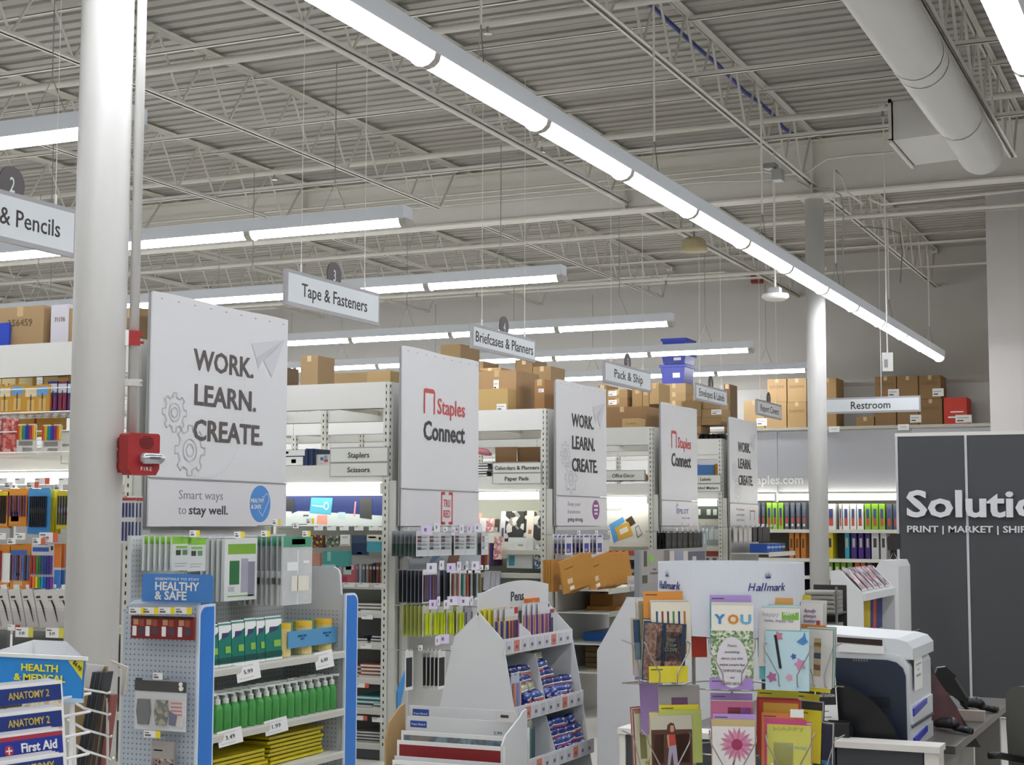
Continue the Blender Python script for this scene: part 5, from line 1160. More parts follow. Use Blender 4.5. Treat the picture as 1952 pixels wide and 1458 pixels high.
# ================================================================ FOURTH AND FIFTH END DISPLAYS, LABELS RUN
EDS = {}
for nm, x, lb in (('a', 14.70, 'end display of black pen packs under the PILOT banner'), ('b', 17.05, 'farthest end display with grey and black packs and blue boxes')):
    EDS[nm] = t = thing('end_display', lb, 'end display', (x, 5.0, 0)); MB().box(0, 1.15, .03, .05, 0, 1.55, M('BEBDBA', .5)).build('back_panel', t); MB().box(0, 1.15, .02, .03, 1.46, 1.52, M('A5A5A4', .4)).build('cross_rail', t)
bk = blister(.15, .2, M('26292b', .4), None, (), ((.1, .9, .1, .9, M('1f2224', .3)), (.3, .5, .3, .5, M('8a8f60')), (.2, .8, .92, .98, LG)), 'pen_pack')
for i, (px, n) in enumerate(((1274, 4), (1285, 2), (1296, 2), (1306, 2), (1317, 2), (1325, 2), (1332, 2))): pute(px, 1012, 'bk', bk, n, f'{ORD[i]} black pen pack from the left under the PILOT banner', y=4.8)
pute(1343, 1010, 'bk2', blister(.15, .2, M('8f999e', .4), None, (), ((.3, .6, .3, .8, M('b9c4c8')),), 'pen_pack'), 2, 'grey pen pack right of the black packs under the PILOT banner')
for i, px in enumerate((1300, 1312, 1323, 1334, 1346, 1358)): tag(MB().box(-.05, .05, -.001, .001, -.03, .03, M('D6BFC8')).build('price_tag', EDS['a'], ony(px, 1003, 4.62)-EDS['a'].location, .4))
gk = blister(.16, .17, M('B9B4AE', .4), None, (), ((.2, .8, .1, .8, M('C9C6C2')),), 'pen_pack'); dk = blister(.16, .17, M('3a3438', .4), None, (), (), 'pen_pack')
for i, (px, d_) in enumerate(((1402, 0), (1412, 0), (1421, 0), (1429, 0), (1439, 1), (1449, 1), (1457, 1), (1464, 1))): pute(px, 1004, 'gk' if not d_ else 'dk', dk if d_ else gk, 2, f'{ORD[i]} pack from the left of the farthest end display, {"dark" if d_ else "pale grey"}', y=4.8)
zs_ = ony(1420, 1056, 4.7).z
MB().box(0, 1.15, -.4, .03, -.012, 0, STEEL).box(0, 1.15, -.41, -.4, -.04, .01, STEEL).build('shelf', EDS['b'], (0, 0, zs_))
for i in range(5): tag(MB().box(-.07, .07, -.1, .1, 0, .1, M('2A55A8' if i < 4 else '3f4652', .4)).box(-.07, .07, -.101, -.1, .05, .07, M('9fc0e8')).build('staple_box', None, (17.25+i*.16, 4.75, zs_+.001)), f'{ORD[i]} {"blue" if i < 4 else "dark grey"} box from the left on the farthest shelf', 'box', 'blue boxes on the farthest shelf')
XL = XG[4]
for i, px in enumerate((1322, 1333, 1352, 1364)):
    product('lb1', blister(.15, .22, M('2f3432', .4), None, (), ((.3, .6, .2, .5, M('8f9a94')), (.1, .9, .85, .97, M('6f7a70'))), 'label_pack'), onx(px, 952, XL+.1), FX, f'{ORD[i]} dark label pack from the left below the Labels sign', 'label pack')
for i, px in enumerate((1345, 1356, 1366)):
    product('lb2', blister(.13, .23, M('8b9498', .4), None, (), ((.3, .7, .3, .8, M('b5c0c4')),), 'label_pack'), onx(px, 1001, XL+.1), FX, f'{ORD[i]} grey label pack from the left in the middle label row', 'label pack')
for i, px in enumerate((1349, 1363)):
    product('lb3', blister(.15, .17, M('D9CFCB', .4), None, (), ((.1, .9, .5, .95, M('B85A50')), (.3, .6, .1, .4, M('6a6a70'))), 'label_pack'), onx(px, 1046, XL+.08), FX, f'{["left", "right"][i]} red and white label pack low in the Labels run', 'label pack')
boxgood('storage_bin', 1323, 886, 1361, 904, XL+.1, 0, .25, '4A7FC0', 'blue bin above the Labels sign', 'bin', zf=1.972, patches=((.0, .04, 0, 1, '2c4f80'),)); 
for i, (a, b) in enumerate(((1314, 1323), (1362, 1374))): boxgood('mustard_box', a, 884, b, 904, XL+.12, 0, .2, 'D39A24', ['left', 'right'][i]+' mustard box beside the blue bin', 'box', zf=1.972)

# ================================================================ BINDERS ON THE BACK WALL
def binder(a, c, ty, by, col, lb, spine, grp, x=None):
    x = x or XB+.06; a0, a1, z0, z1 = span((a, ty), (c, by), 0, x); w = abs(a1-a0); h = z1-z0
    zz0 = min(shz, key=lambda q: abs(q-z0)) if abs(min(shz, key=lambda q: abs(q-z0))-z0) < .1 else z0
    t = thing('binder', lb, 'binder', (x, (a0+a1)/2, zz0), FX, grp)
    h = z1-zz0
    MB().prism([(-w/2+.002, .006), (-w/2+.008, 0), (w/2-.008, 0), (w/2-.002, .006), (w/2-.002, .27), (-w/2+.002, .27)], 2, 0, h, M(col, .4)).build('cover', t)
    m = MB()
    for (z0_, z1_, c_) in spine: m.box(-w*.22, w*.22, -.0012, .0, h*z0_, h*z1_, M(c_))
    m.build('spine_label', t)
BLs = [(.15, .45, 'B8503E'), (.45, .8, '3f4a80')]; DKs = [(.12, .22, 'D9D5D0'), (.25, .45, 'C4584A'), (.5, .85, '6a7488')]
for i, (a, c, col, cn) in enumerate([(1443, 1450, '4a4e5c', 'dark'), (1451, 1459, '4a4e5c', 'dark'), (1461, 1471, '86B33A', 'lime'), (1472, 1482, '8FBF48', 'lime'), (1483, 1493, '8FBF48', 'lime'), (1495, 1504, '565b66', 'slate'), (1506, 1515, '565b66', 'slate'), (1517, 1526, '565b66', 'slate'), (1528, 1537, '4f545f', 'slate')]):
    binder(a, c, 958, 1006, col, f'{cn} binder, {ORD[i]} from the left in the upper row left of the far column', DKs if cn != 'lime' else BLs, 'upper binder row left of the far column')
for i, (a, c, col, cn) in enumerate([(1575, 1593, 'D5D5D4', 'white'), (1599, 1605, 'C9C9CC', 'white'), (1606, 1619, 'D9D9D8', 'white'), (1620, 1632, 'D9D9D8', 'white'), (1633, 1646, 'D9D9D8', 'white'), (1648, 1660, '7EAD36', 'lime'), (1661, 1674, '7EAD36', 'lime'), (1675, 1687, '7EAD36', 'lime'), (1689, 1701, '50565f', 'slate'), (1702, 1714, '50565f', 'slate')]):
    binder(a, c, 960, 1003, col, f'{cn} binder, {ORD[i]} from the left in the upper row right of the far column', BLs, 'upper binder row right of the far column')
for i, (a, c) in enumerate([(1504, 1513), (1515, 1524), (1526, 1536)]): binder(a, c, 1014, 1054, 'C9803A', f'orange binder, {ORD[i]} from the left of the far column', [(.4, .75, '6a4420')], 'orange binders')
for i, (a, c, col, cn) in enumerate([(1577, 1588, 'E0CC2E', 'yellow'), (1610, 1619, '3F9DB8', 'teal'), (1622, 1633, '4A3382', 'purple'), (1636, 1646, '4A3382', 'purple'), (1649, 1659, '4A3382', 'purple'), (1661, 1675, 'D3D3D3', 'white'), (1678, 1690, 'D3D3D3', 'white')]):
    binder(a, c, 1016, 1058, col, f'{cn} binder, {ORD[i]} from the left in the middle row right of the far column', [(.45, .8, '3a3a3a' if cn in ('yellow', 'white') else 'B9B89A')], 'middle binder row')
for i, (a, c, col, cn) in enumerate([(1480, 1489, '1f2226', 'black'), (1491, 1500, '1f2226', 'black'), (1502, 1511, '1f2226', 'black'), (1513, 1522, '1f2226', 'black'), (1524, 1533, '1d2a48', 'navy'), (1578, 1588, '7FA83A', 'lime'), (1591, 1601, '7FA83A', 'lime'), (1603, 1613, '7FA83A', 'lime'), (1615, 1625, '7FA83A', 'lime'), (1629, 1639, 'C4673E', 'orange'), (1641, 1650, 'C4673E', 'orange'), (1653, 1662, '55585c', 'grey')]):
    binder(a, c, 1072, 1122, col, f'{cn} binder, {ORD[i]} from the left in the lowest row', [(.5, .85, 'DEDEDC')], 'lowest binder row')
# ================================================================ PENS DISPLAY (white cardboard tower)
CB = M('DADBDA', .6, noise=.015, scale=4); CBE = M('C9C6BE', .6); CBI = M('C3CCD6', .6)
XP = 6.95; P = lambda px, py: (G(px, py, 0, XP).y, G(px, py, 0, XP).z)
topb, backb, bot_b, bot_f, frt = P(912, 1166), P(866, 1214), P(838, 1346), P(980, 1352), P(958, 1219)
WP = ony(1088, 1186, frt[0]).x-XP
t = thing('pen_display', 'white cardboard display tower headed Pens', 'display stand', (XP, 3.2, 0)); o_ = 3.2
sh = lambda q: (q[0]-o_, q[1])
prof = [sh(topb), sh(backb), sh(bot_b), (sh(bot_b)[0], .0), (sh(bot_f)[0]-.12, .0), (sh(bot_f)[0]-.03, .45), sh(bot_f), sh(frt)]
for nm, x in (('left_side', 0), ('right_side', WP)): MB().prism(prof, 0, x, x+.006, CB).build(nm, t)
hz = G(990, 1103, 1, topb[0]).z; hx0 = ony(912, 1132, topb[0]).x-XP; hx1 = ony(1043, 1150, topb[0]).x-XP
ty = sh(topb)[0]
arch = [(0, topb[1]-.02), (WP, topb[1]-.02), (WP, G(1043, 1113, 1, topb[0]).z)]+[(WP*(1-u), G(1043, 1113, 1, topb[0]).z*(1-u)+G(912, 1131, 1, topb[0]).z*u+.055*sin(pi*(u*.86+.10))-.017) for u in [i/12 for i in range(1, 12)]]+[(0, G(912, 1131, 1, topb[0]).z)]
MB().prism(arch, 1, ty, ty+.006, CB).build('header', t)
text('Pens', .05, INK, t, (WP*.53, ty-.002, topb[1]+.035), fit=.16, bold=.015)
z1, z2, z3 = frt[1], bot_f[1], .44
yb = sh(backb)[0]
def tray(y, z, zb, lip, nm, y2):
    MB().prism([(y, z-.06), (yb-.02, zb-.06), (yb-.02, zb-.054), (y, z-.054)], 0, .006, WP, CBI).build(nm+'_tray', t)
    MB().box(-.004, WP+.01, y-.006, y, z-.075, z, CB).build(nm+'_lip', t)
    for i in range(9): MB().box(.03+i*WP/9.3, .03+i*WP/9.3+.06, y-.0085, y-.0065, z-.066, z-.012, M('CFCDD6' if i not in (1, 6) else 'D97A66', .4)).box(.045+i*WP/9.3, .045+i*WP/9.3+.025, y-.0095, y-.0085, z-.052, z-.036, M('6d6a72')).build('price_tag', t)
tray(sh(frt)[0], z1, z1+.04, .07, 'top', 0); tray(sh(bot_f)[0]-.0, z2+.01, z2, .07, 'middle', 0); tray(sh(bot_f)[0]-.06, z3+.01, z3, .07, 'bottom', 0); tray(sh(bot_f)[0]-.11, .17, .16, .07, 'lowest', 0)
for (y, za_, zb_) in ((sh(frt)[0], z1-.06, z1+.03), (sh(bot_f)[0], z2-.06, z1-.1), (sh(bot_f)[0]-.06, z3-.06, z2-.08), (sh(bot_f)[0]-.1, .1, z3-.08)):
    yf = y+.02
    if za_ > .9: MB().prism([(y+.01, za_), (yb-.03, za_), (yb-.08, zb_+.07), (y+.05, zb_-.02)], 0, WP*.5, WP*.5+.005, CB).build('divider', t)
    else: MB().prism([(y+.01, za_), (yb-.03, za_), (yb-.03, zb_), (y+.08, zb_)], 0, WP*.5, WP*.5+.005, CB).build('divider', t)
MB().box(.006, WP, yb-.03, yb-.024, 0, z1+.03, CBI).build('back', t)
pk1 = blister(.16, .24, M('D9CDB8', .4), (M('DADADA'), .2), pens(['3a3f90', 'c9a23a', '7a2f5a', 'd07a3a', '4a4aa0', '8a5a2a', '2f3a80', 'c06a8a'], .1, .9, .2, .72, .006), ((.7, .98, .85, .98, M('C03A34')), (.05, .4, .02, .18, M('D9D35A')), (.45, .7, .02, .25, M('3A9AD0')), (.7, .98, .0, .2, M('C98A4A'))), 'pen_pack')
pk2 = blister(.16, .24, M('D6D6DA', .4), (M('DCDCDC'), .2), pens(['c98a7a', '5a4a90', 'd9a08a', '7a6aa0', 'c97a6a', '4a4a90'], .1, .9, .2, .75, .006), ((.6, .9, .0, .3, M('4A86C8')), (.85, .95, .88, .96, M('5a2a7a'))), 'pen_pack')
pky = blister(.10, .2, M('D9CF4A', .4), None, (), ((.1, .9, .0, .6, M('4a4870')),), 'pen_pack')
yf = frt[0]
for i in range(4): product('pky', pky, (XP+.05+i*.03, yf+.13-i*.012, z1+.14), 0, f'{ORD[i]} yellow topped pen pack from the left in the pens display', 'pen pack')
for i in range(3): o = product('pk1', pk1, (XP+.17+i*.035, yf+.09-i*.014, z1+.145), .0, f'{ORD[i]} colourful pen pack with red corner in the top left tray of the pens display', 'pen pack')
for i in range(4): o = product('pk2', pk2, (XP+WP*.5+.10+i*.04, yf+.10-i*.012, z1+.15), 0, f'{ORD[i]} purple and pink pen pack in the top right tray of the pens display', 'pen pack')
product('pk3', flatcard(.16, .1, M('D9782E', .4), ((.4, .6, .1, .9, M('E5A070')),), 'pen_pack', .02), (XP+WP*.72, yf+.12, z1+.17), 0, 'orange topped pen pack at the back of the top right tray', 'pen pack')
product('pk4', flatcard(.08, .16, M('C9C6C2', .4), ((.3, .7, .2, .7, M('3a3a44')), (.1, .9, .85, .97, M('A0404a'))), 'pen_pack', .02), (XP+WP*.92, yf+.09, z1+.11), 0, 'small grey marker pack at the right of the top right tray', 'pen pack')
def marker_bag(c1_, c2_):
    def f():
        t = thing('marker_bag', '', '')
        MB().tube([(-.05, 0, .02), (-.03, 0, .03), (.03, 0, .03), (.05, 0, .02)], [.012, .026, .026, .012], M(c1_, .15), 8).build('bag', t, smooth=True)
        m = MB()
        for i, c in enumerate((c2_, 'D8DADC', c1_, 'E3E3E6')): m.tube([(-.045, -.022+.003*i, .008+i*.011), (.045, -.024+.003*i, .010+i*.011)], .0058, M(c, .3), 6)
        m.build('pens', t); return t
    return f
cl = [('2c3a86', '8a2f3a'), ('3a4a9a', '2f7a3f'), ('26357a', 'd0602f'), ('39509a', 'a03a7a'), ('c9c79a', '2b2b2e'), ('3050a0', 'c03a34')]
def heap(x0, x1, y, z, cols, rows, nm):
    k = 0
    for r in range(rows):
        for c in range(cols):
            cc = cl[(k*5+r+c) % 6]; x = x0+(x1-x0)*(c+.5)/cols+random.uniform(-.01, .01)
            product('bag'+cc[0]+cc[1], marker_bag(*cc), (x, y+.02+r*.022+random.uniform(-.01, .01), z+r*.042+random.uniform(0, .006)), random.uniform(-.35, .35), f'marker bag in the {nm} tray, {ORD[c]} from the left, layer {["bottom", "second", "third", "fourth", "fifth", "top"][r]}', 'marker bag', f'marker bags in the {nm} tray'); k += 1
heap(XP+.20, XP+.42, bot_f[0]+.02, z2-.045, 2, 5, 'middle left'); heap(XP+.46, XP+WP-.02, bot_f[0]+.02, z2-.045, 4, 3, 'middle right'); heap(XP+.47, XP+.66, bot_f[0]+.09, z2+.085, 2, 3, 'raised middle right')
heap(XP+.48, XP+WP-.02, bot_f[0]-.04, z3-.045, 4, 4, 'bottom right')
product('tallp', blister(.10, .22, M('B9C4D0', .2), None, pens(['d98a7a', '6a9ad0', '9a9ac0', 'e0b0a0'], .2, .8, .05, .8, .009), (), 'marker_set'), (XP+.1, bot_f[0]+.04, z2+.16), 0, 'pastel marker set standing in the middle left tray', 'marker set')
for i in range(2): product('talls', blister(.11, .24, M('A9A59C', .3), None, pens(['6a7a80', 'c9a23a', '5a8a8a', '4a5a60'], .15, .85, .05, .85, .010), (), 'marker_set'), (XP+.10+i*.07, bot_f[0]-.02+i*.02, z3+.18), .1, f'{["left", "right"][i]} marker set leaning in the bottom left tray', 'marker set')
tag(MB().box(0, .2, 0, .004, 0, .05, PAPER).box(.05, .12, -.0005, 0, .02, .035, INK).build('show_card', None, (XP+WP*.6, bot_f[0]-.125, .18), .2), 'white card lying on the lowest tray of the pens display', 'card')

# ================================================================ POSTER BOARD BIN
t = thing('board_bin', 'white floor bin of poster boards in front of the pens display', 'display stand', (6.2, 3.2, 0))
KR = M('B39363', .6)
bx = 6.62
L0 = G(758, 1400, 0, 6.5).y-3.2; R0 = G(1003, 1400, 0, 6.6).y-3.2+.055
top = G(1000, 1354, 0, 6.62).z
MB().prism([(.13, 0), (.40, 0), (.40, top+.01), (.36, top+.005), (.32, top-.02), (.17, top-.08), (.13, top-.12)], 1, R0-.06, R0-.052, CB).build('right_cheek', t)
MB().prism([(.25, 0), (.43, 0), (.43, top-.0), (.38, top-.01), (.28, top-.07), (.25, top-.14)], 1, L0+.03, L0+.04, KR).build('left_cheek', t)
MB().box(.44, .45, R0-.05, L0+.03, 0, top-.08, CB).build('back_board', t); MB().box(-.06, -.05, R0-.05, L0+.03, 0, .30, CB).build('front_board', t); MB().box(-.05, .44, R0-.05, L0+.03, 0, .02, CB).build('floor_board', t)
for i, (px0, py0, px1, x, col, lb) in enumerate([(780, 1344, 985, 6.62, CB, 'rearmost white foam board with blue label'), (776, 1364, 978, 6.54, CB, 'second white foam board with blue label'), (765, 1392, 962, 6.44, pattern('blurred_stripes', ['6F7E86', '8FA0A6', '5c6a78', '8a8478'], 9, 'noise'), 'board printed with blurred blue grey stripes'),
      (757, 1410, 962, 6.34, M('8A2224', .5, noise=.25, scale=300), 'dark red glitter board with white border'), (752, 1440, 958, 6.25, M('D5D2D0', .6), 'white board in front of the red board'), (748, 1448, 955, 6.17, M('9C93A2', .5), 'front board in dull purple with brown print')]):
    a = G(px0, py0, 0, x); b = G(px1, py0+12, 0, x); h = .5; z0 = a.z-h; w = a.y-b.y
    o = thing('poster_board', lb, 'poster board', (x, (a.y+b.y)/2, z0), FX)
    MB().box(-w/2, w/2, 0, .005, 0, h, CB if i in (0, 1, 4) else PAPER).build('board', o)
    if i not in (0, 1, 4): MB().box(-w/2+.012, w/2-.012, -.001, 0, 0, h-.018, col).build('printed_face', o)
    if i < 2:
        xx = -w/2+(.02 if i == 0 else .018); m = MB().box(xx, xx+.085, -.0016, -.0006, h-(.045 if i == 0 else .05), h-(.015 if i == 0 else .02), M('2c4ea0')); m.build('label', o)
        text('Foam Board', .01, PAPER, o, (xx+.042, -.002, h-.04), fit=.07)
        text('3.99' if i == 0 else '2.99', .014, INK, o, (w*.36, -.001, h-.06), fit=.04)
    if i == 5: MB().poly([(-.05, -.0015, h-.03), (.0, -.0015, h-.022), (.03, -.0015, h-.05), (.0, -.0015, h-.08), (-.04, -.0015, h-.07)], M('4a3426')).build('printed_figure', o)
tag(MB().box(-.045, .045, -.001, .001, -.025, .025, M('D6D2CE')).box(-.02, .02, -.0016, -.001, -.005, .008, INK).build('price_tag', None, G(962, 1366, 0, 6.50), FX), 'price tag at the right end of the poster boards', 'price tag')

# ================================================================ CARD SPINNER
SC = Vector((4.99, 1.45, 0)); q = G(1394, 1200, 0, 4.94); SC.y = q.y; SC.x = 4.94
va = atan2(SC.y, SC.x)               # bearing of the spinner from the viewpoint
back = Vector((cos(va), sin(va), 0)); rt = Vector((sin(va), -cos(va), 0))
dS = SC.length
t = thing('card_spinner', 'greeting card spinner rack with white Hallmark header', 'card rack', SC)
WIRE = M('a9a6a2', .3, .7)
ZH1 = 1.455; ZH0 = 1.33; RH = .235
m = MB(); n = 48
for i in range(n):
    a, b = 2*pi*i/n, 2*pi*(i+1)/n
    for r, s in ((RH, 1), (RH-.004, -1)):
        m.poly([(r*cos(a), r*sin(a), ZH0-.1), (r*cos(b), r*sin(b), ZH0-.1), (r*cos(b), r*sin(b), ZH1), (r*cos(a), r*sin(a), ZH1)][::s], M('DEE3EA', .4))
    m.poly([(RH*cos(a), RH*sin(a), ZH1), (RH*cos(b), RH*sin(b), ZH1), ((RH-.004)*cos(b), (RH-.004)*sin(b), ZH1), ((RH-.004)*cos(a), (RH-.004)*sin(a), ZH1)], PAPER)
m.build('header_band', t)
PUR = M('3B3580', .5)
base_ang = va+pi                     # direction from spinner to viewpoint
def crown(par, off, rotz):
    m = MB()
    for i in range(5):
        x = (i-2)*.006; m.poly([(x*.6-.0012, 0, 0), (x*.6+.0012, 0, 0), (x*1.2, 0, .014+.004*(2-abs(i-2)))], PUR)
    m.box(-.009, .009, -.0005, .0, -.004, 0, PUR)
    m.build('printed_crown', par, off, rotz)
for ang in (radians(29), radians(-58)):
    a = base_ang+ang; pos = Vector((cos(a), sin(a), 0))*(RH+.001); rz = a+pi/2
    # word set letter by letter round the band
    word = 'Hallmark'; wd = [.024, .017, .010, .010, .024, .017, .013, .017]; tot = sum(wd); s0 = -tot/2
    for ch, wch in zip(word, wd):
        aa = a+(s0+wch/2)/RH; s0 += wch
        text(ch, .026 if ch in 'Hlk' else .0245, PUR, t, (cos(aa)*(RH+.0015), sin(aa)*(RH+.0015), 1.372), (pi/2, 0, aa+pi/2), fit=wch*1.0, shear=.25, name='logo_letter')
    crown(t, (cos(a)*(RH+.002), sin(a)*(RH+.002), 1.415), a+pi/2)
for aa in (0, 60, 120, 180, 240, 300): 
    a = radians(aa)+base_ang; MB().tube([(.14*cos(a), .14*sin(a), .0), (.14*cos(a), .14*sin(a), 1.4)], .0045, WIRE, 6).build('upright', t)
MB().tube([(0, 0, 0), (0, 0, .02)], .25, GREY, 24).build('base', t)
for z in (.35, .62, .86, 1.06, 1.22):
    m = MB(); pts = [(.155*cos(2*pi*i/24), .155*sin(2*pi*i/24), z) for i in range(25)]; m.tube(pts, .0025, WIRE, 5); m.build('ring', t)
CWD, CHT = .127, .178
CT = {1238: 46, 1288: 18, 1394: 0, 1484: -12, 1538: -40}
def colang(px):
    return min(CT, key=lambda q: abs(q-px))
def coldepth(px, rr):
    c = colang(px); L0 = (c-1394)/FPX*dS; a = math.asin(max(-1, min(1, L0/.29))); th = radians(CT[c])
    return -.29*cos(a)+rr+((px-1394)/FPX*dS-L0)*tan(th)
def card(px, pytop, turn, faces, label, extra=None, rr=.0, n=5, w=CWD, h=CHT, tilt=0, tint='E4E0DA', ext=None):
    """stack of cards in a pocket; px,pytop = top centre of the front card; turn = how far it is turned about the vertical"""
    off = (px-1394)/FPX*dS
    turn = CT[colang(px)]; depth = coldepth(px, rr)
    p = SC+rt*off+back*depth; p.z = EYE-((pytop-1000)/FPX)*(dS+depth)*1.0
    rz = va-pi/2+radians(turn)
    d = Vector((sin(rz), -cos(rz), 0))
    for i in range(n):
        k = n-1-i
        if k == 0:
            o = thing('greeting_card', label, 'greeting card', p, rz); 
            o.rotation_euler = (radians(-4), radians(tilt), rz)
            MB().box(-w/2, w/2, -.001, .001, -h, 0, M(tint, .45)).build('card', o)
            m = MB()
            for (x0, x1, z0, z1, c) in faces: m.box(-w/2+x0*w, -w/2+x1*w, -.0016, -.0009, -h+z0*h, -h+z1*h, c if not isinstance(c, str) else M(c, .45))
            if faces: m.build('printed_front', o)
            if ext: ext(o, w, h)
        elif k < 4:
            o = MB().box(-w/2, w/2, -.001, .001, -h, 0, M(['F0EEE8', extra or 'DAD6CC', 'E6E2D8', extra or 'D0CCC0'][k], .5)).build('greeting_card', None, p-d*(k*.006)+Vector((0, 0, .003*k)), (radians(-4), radians(tilt), rz)); tag(o, 'card filed behind the '+label, 'greeting card', 'cards behind the '+label[:40])
    return p, rz
def tabcard(px, pytop, turn, col, label, w=CWD, rr=.03, h=.16, txt=True):
    off = (px-1394)/FPX*dS; turn = CT[colang(px)]; depth = coldepth(px, rr)
    p = SC+rt*off+back*depth; p.z = EYE-((pytop-1000)/FPX)*(dS+depth)
    m = MB().box(-w/2, w/2, -.0006, .0006, -h, 0, M(col, .5))
    if txt: m.box(-w*.45, -w*.15, -.0011, -.0006, -.012, -.009, M('5a4a3a'))
    tag(m.build('divider_tab', None, p, (radians(-4), 0, va-pi/2+radians(turn))), label, 'divider card')
V1, TEAL_, YE, ORN = 'B79AD8', '6FBAC0', 'E3D43A', 'DE9540'
# --- upper tier, rear pockets
tabcard(1272, 1128, 30, ORN, 'orange divider tab at the upper left of the card rack'); tabcard(1307, 1131, 22, ORN, 'orange divider tab over the tie pattern card', rr=.05)
tabcard(1313, 1142, 20, 'B03A28', 'red card behind the tie pattern card', rr=.03, txt=False, h=.18)
card(1286, 1148, 22, [(.12+.14*i, .17+.14*i, .62+.0*i, .84, ['3a5a7a', '8a4a3a', '4a4a4a', '5a8a5a', '3a3a6a', 'b07a3a'][i]) for i in range(6)]+[(.12+.14*i, .17+.14*i, .36, .56, ['4a7a5a', 'b04a3a', '3a6aa0', '8a8a3a', '6a3a3a', '4a4a7a'][i]) for i in range(6)]+[(.12+.14*i, .17+.14*i, .1, .3, ['3a5a7a', '8a4a3a', '4a4a4a', '5a8a5a', '3a3a6a', 'b07a3a'][i]) for i in range(6)], 'cream card printed with rows of coloured ties', tint='E9E2CE', rr=.01, extra='C9BEA4')
tabcard(1258, 1140, 40, TEAL_, 'teal card edge at the upper left of the rack', txt=False, rr=.02); card(1246, 1146, 48, [(.1, .9, .05, .95, '8A8564')], 'olive card at the upper left', tint='9a9474', rr=.0, w=.1, n=4)
tabcard(1393, 1134, 0, V1, 'lilac divider tab behind the YOU card', rr=.05); tabcard(1393, 1147, 0, TEAL_, 'teal divider behind the YOU card', rr=.035, txt=False)
def you(o, w, h):
    for ch, x, c in (('Y', -.3, '3F86C0'), ('O', .02, 'D98A2E'), ('U', .32, '6AA9CC')): text(ch, .028, M(c), o, (x*w, -.0022, -.055), fit=w*.26, bold=.06)
card(1396, 1153, 0, [(.06, .9, .2, .5, 'E2E6E4')], 'cream card with large blue and orange YOU', ext=you, tint='ECE9DC', rr=.01, extra='DCD8C8')
tabcard(1473, 1138, -8, 'D9A35C', 'pale orange divider tab on the right', rr=.05, w=.11); tabcard(1478, 1151, -10, TEAL_, 'teal divider on the right of the rack', rr=.035, txt=False)
def hb(o, w, h): text('happy', .014, M('B9B9C4'), o, (-w*.2, -.0022, -.025), fit=w*.4); text('HAPPY', .012, PAPER, o, (w*.26, -.0028, -.022), fit=w*.3, bold=.03); text('hello, happy day', .008, M('7a8aa0'), o, (0, -.0022, -.042), fit=w*.7)
card(1479, 1157, -10, [(.56, .97, .80, .93, '7FB84A')], 'white card with green HAPPY patch', ext=hb, rr=.012, extra='9ccfd0')
tabcard(1519, 1132, -35, 'E0CC34', 'yellow divider tab at the upper right', w=.09, rr=.07); tabcard(1517, 1148, -35, 'D9962E', 'orange divider at the upper right', w=.1, rr=.05, txt=False)
def fam(o, w, h): text('family\nalways\nbetter', .012, M('8a6a9a'), o, (0, -.0022, -.03), fit=w*.5, shear=.3)
card(1537, 1147, -38, [(.0, .12, .0, 1, '4a2a44'), (.75, .9, .45, .7, 'B0505A')], 'white card with purple family script', w=.10, n=4, rr=.03, ext=fam)
# --- upper tier, front pockets
card(1232, 1181, 50, [(0, 1, .6, 1, '3F5E80'), (0, 1, .3, .6, '7f9cae'), (.3, .7, .1, .95, '5f86a8')], 'narrow blue fading card at the left rim', w=.085, n=3, extra='c9b9a0')
def tealb(o, w, h): text('Just\nYour\nLOVE', .012, M('8a9a80'), o, (w*.16, -.0026, -.055), fit=w*.3)
card(1277, 1187, 30, [(.02, .9, .02, .98, pattern('chevron_print', ['8a6a5a', '6f5248', '9a7a68'], 120)), (.42, .52, 0, 1, '24405a'), (.3, .9, .35, .85, '22405E'), (.9, 1, 0, 1, '2b3c50')], 'teal and brown chevron card with dark blue label', ext=tealb, w=.135, tilt=4, tint='32465a', extra='2c3c4c')
def cf(o, w, h):
    for i, s in enumerate(("There's", 'something', 'about you that', 'makes people feel', 'COMFORTABLE', 'and', 'CARED ABOUT.')):
        text(s, .0075 if i not in (4, 6) else .0085, M('4a4440'), o, (0, -.0034, -.048-i*.019), fit=w*[.22, .36, .52, .6, .55, .1, .52][i], shear=.2 if i not in (4, 6) else 0)
    MB().prism([(w*.37*cos(2*pi*i/20), -h*.53+h*.43*sin(2*pi*i/20)) for i in range(20)], 1, -.0028, -.002, M('DEDADF', .5)).build('printed_shield', o)
card(1395, 1200, 0, [(0, 1, 0, 1, pattern('leaf_print', ['7f9a6a', 'c9d0b8', '5a7f52', 'dfe0d0', '93ab80'], 150))], 'leafy green card with the words comfortable and cared about', ext=cf, n=3)
def lil(o, w, h):
    def fl(x, z, r, c): MB().prism([(x+r*cos(2*pi*i/10)*(1 if i % 2 else .6), z+r*sin(2*pi*i/10)*(1 if i % 2 else .6)) for i in range(10)], 1, -.0028, -.0016, M(c)).build('printed_flower', o)
    fl(-w*.2, -.015, .016, 'C97A90'); fl(w*.3, -h*.55, .02, 'C98AB0'); fl(-w*.35, -h*.78, .018, 'B06A9A'); fl(w*.05, -h*.78, .013, 'D9A0B0'); fl(w*.15, -h*.42, .01, '4A5FA8')
    MB().prism([(w*.22, -.03), (w*.36, -.015), (w*.4, 0), (w*.43, -.02), (w*.48, -.03), (w*.36, -.04)], 1, -.0028, -.0016, M('4A86C0')).build('printed_bird', o)
    MB().prism([(-w*.3, -.012), (-w*.24, -.012), (-w*.12, -.112), (-w*.18, -.112)], 1, -.0034, -.002, M('1c1a1c')).build('black_ribbon', o)
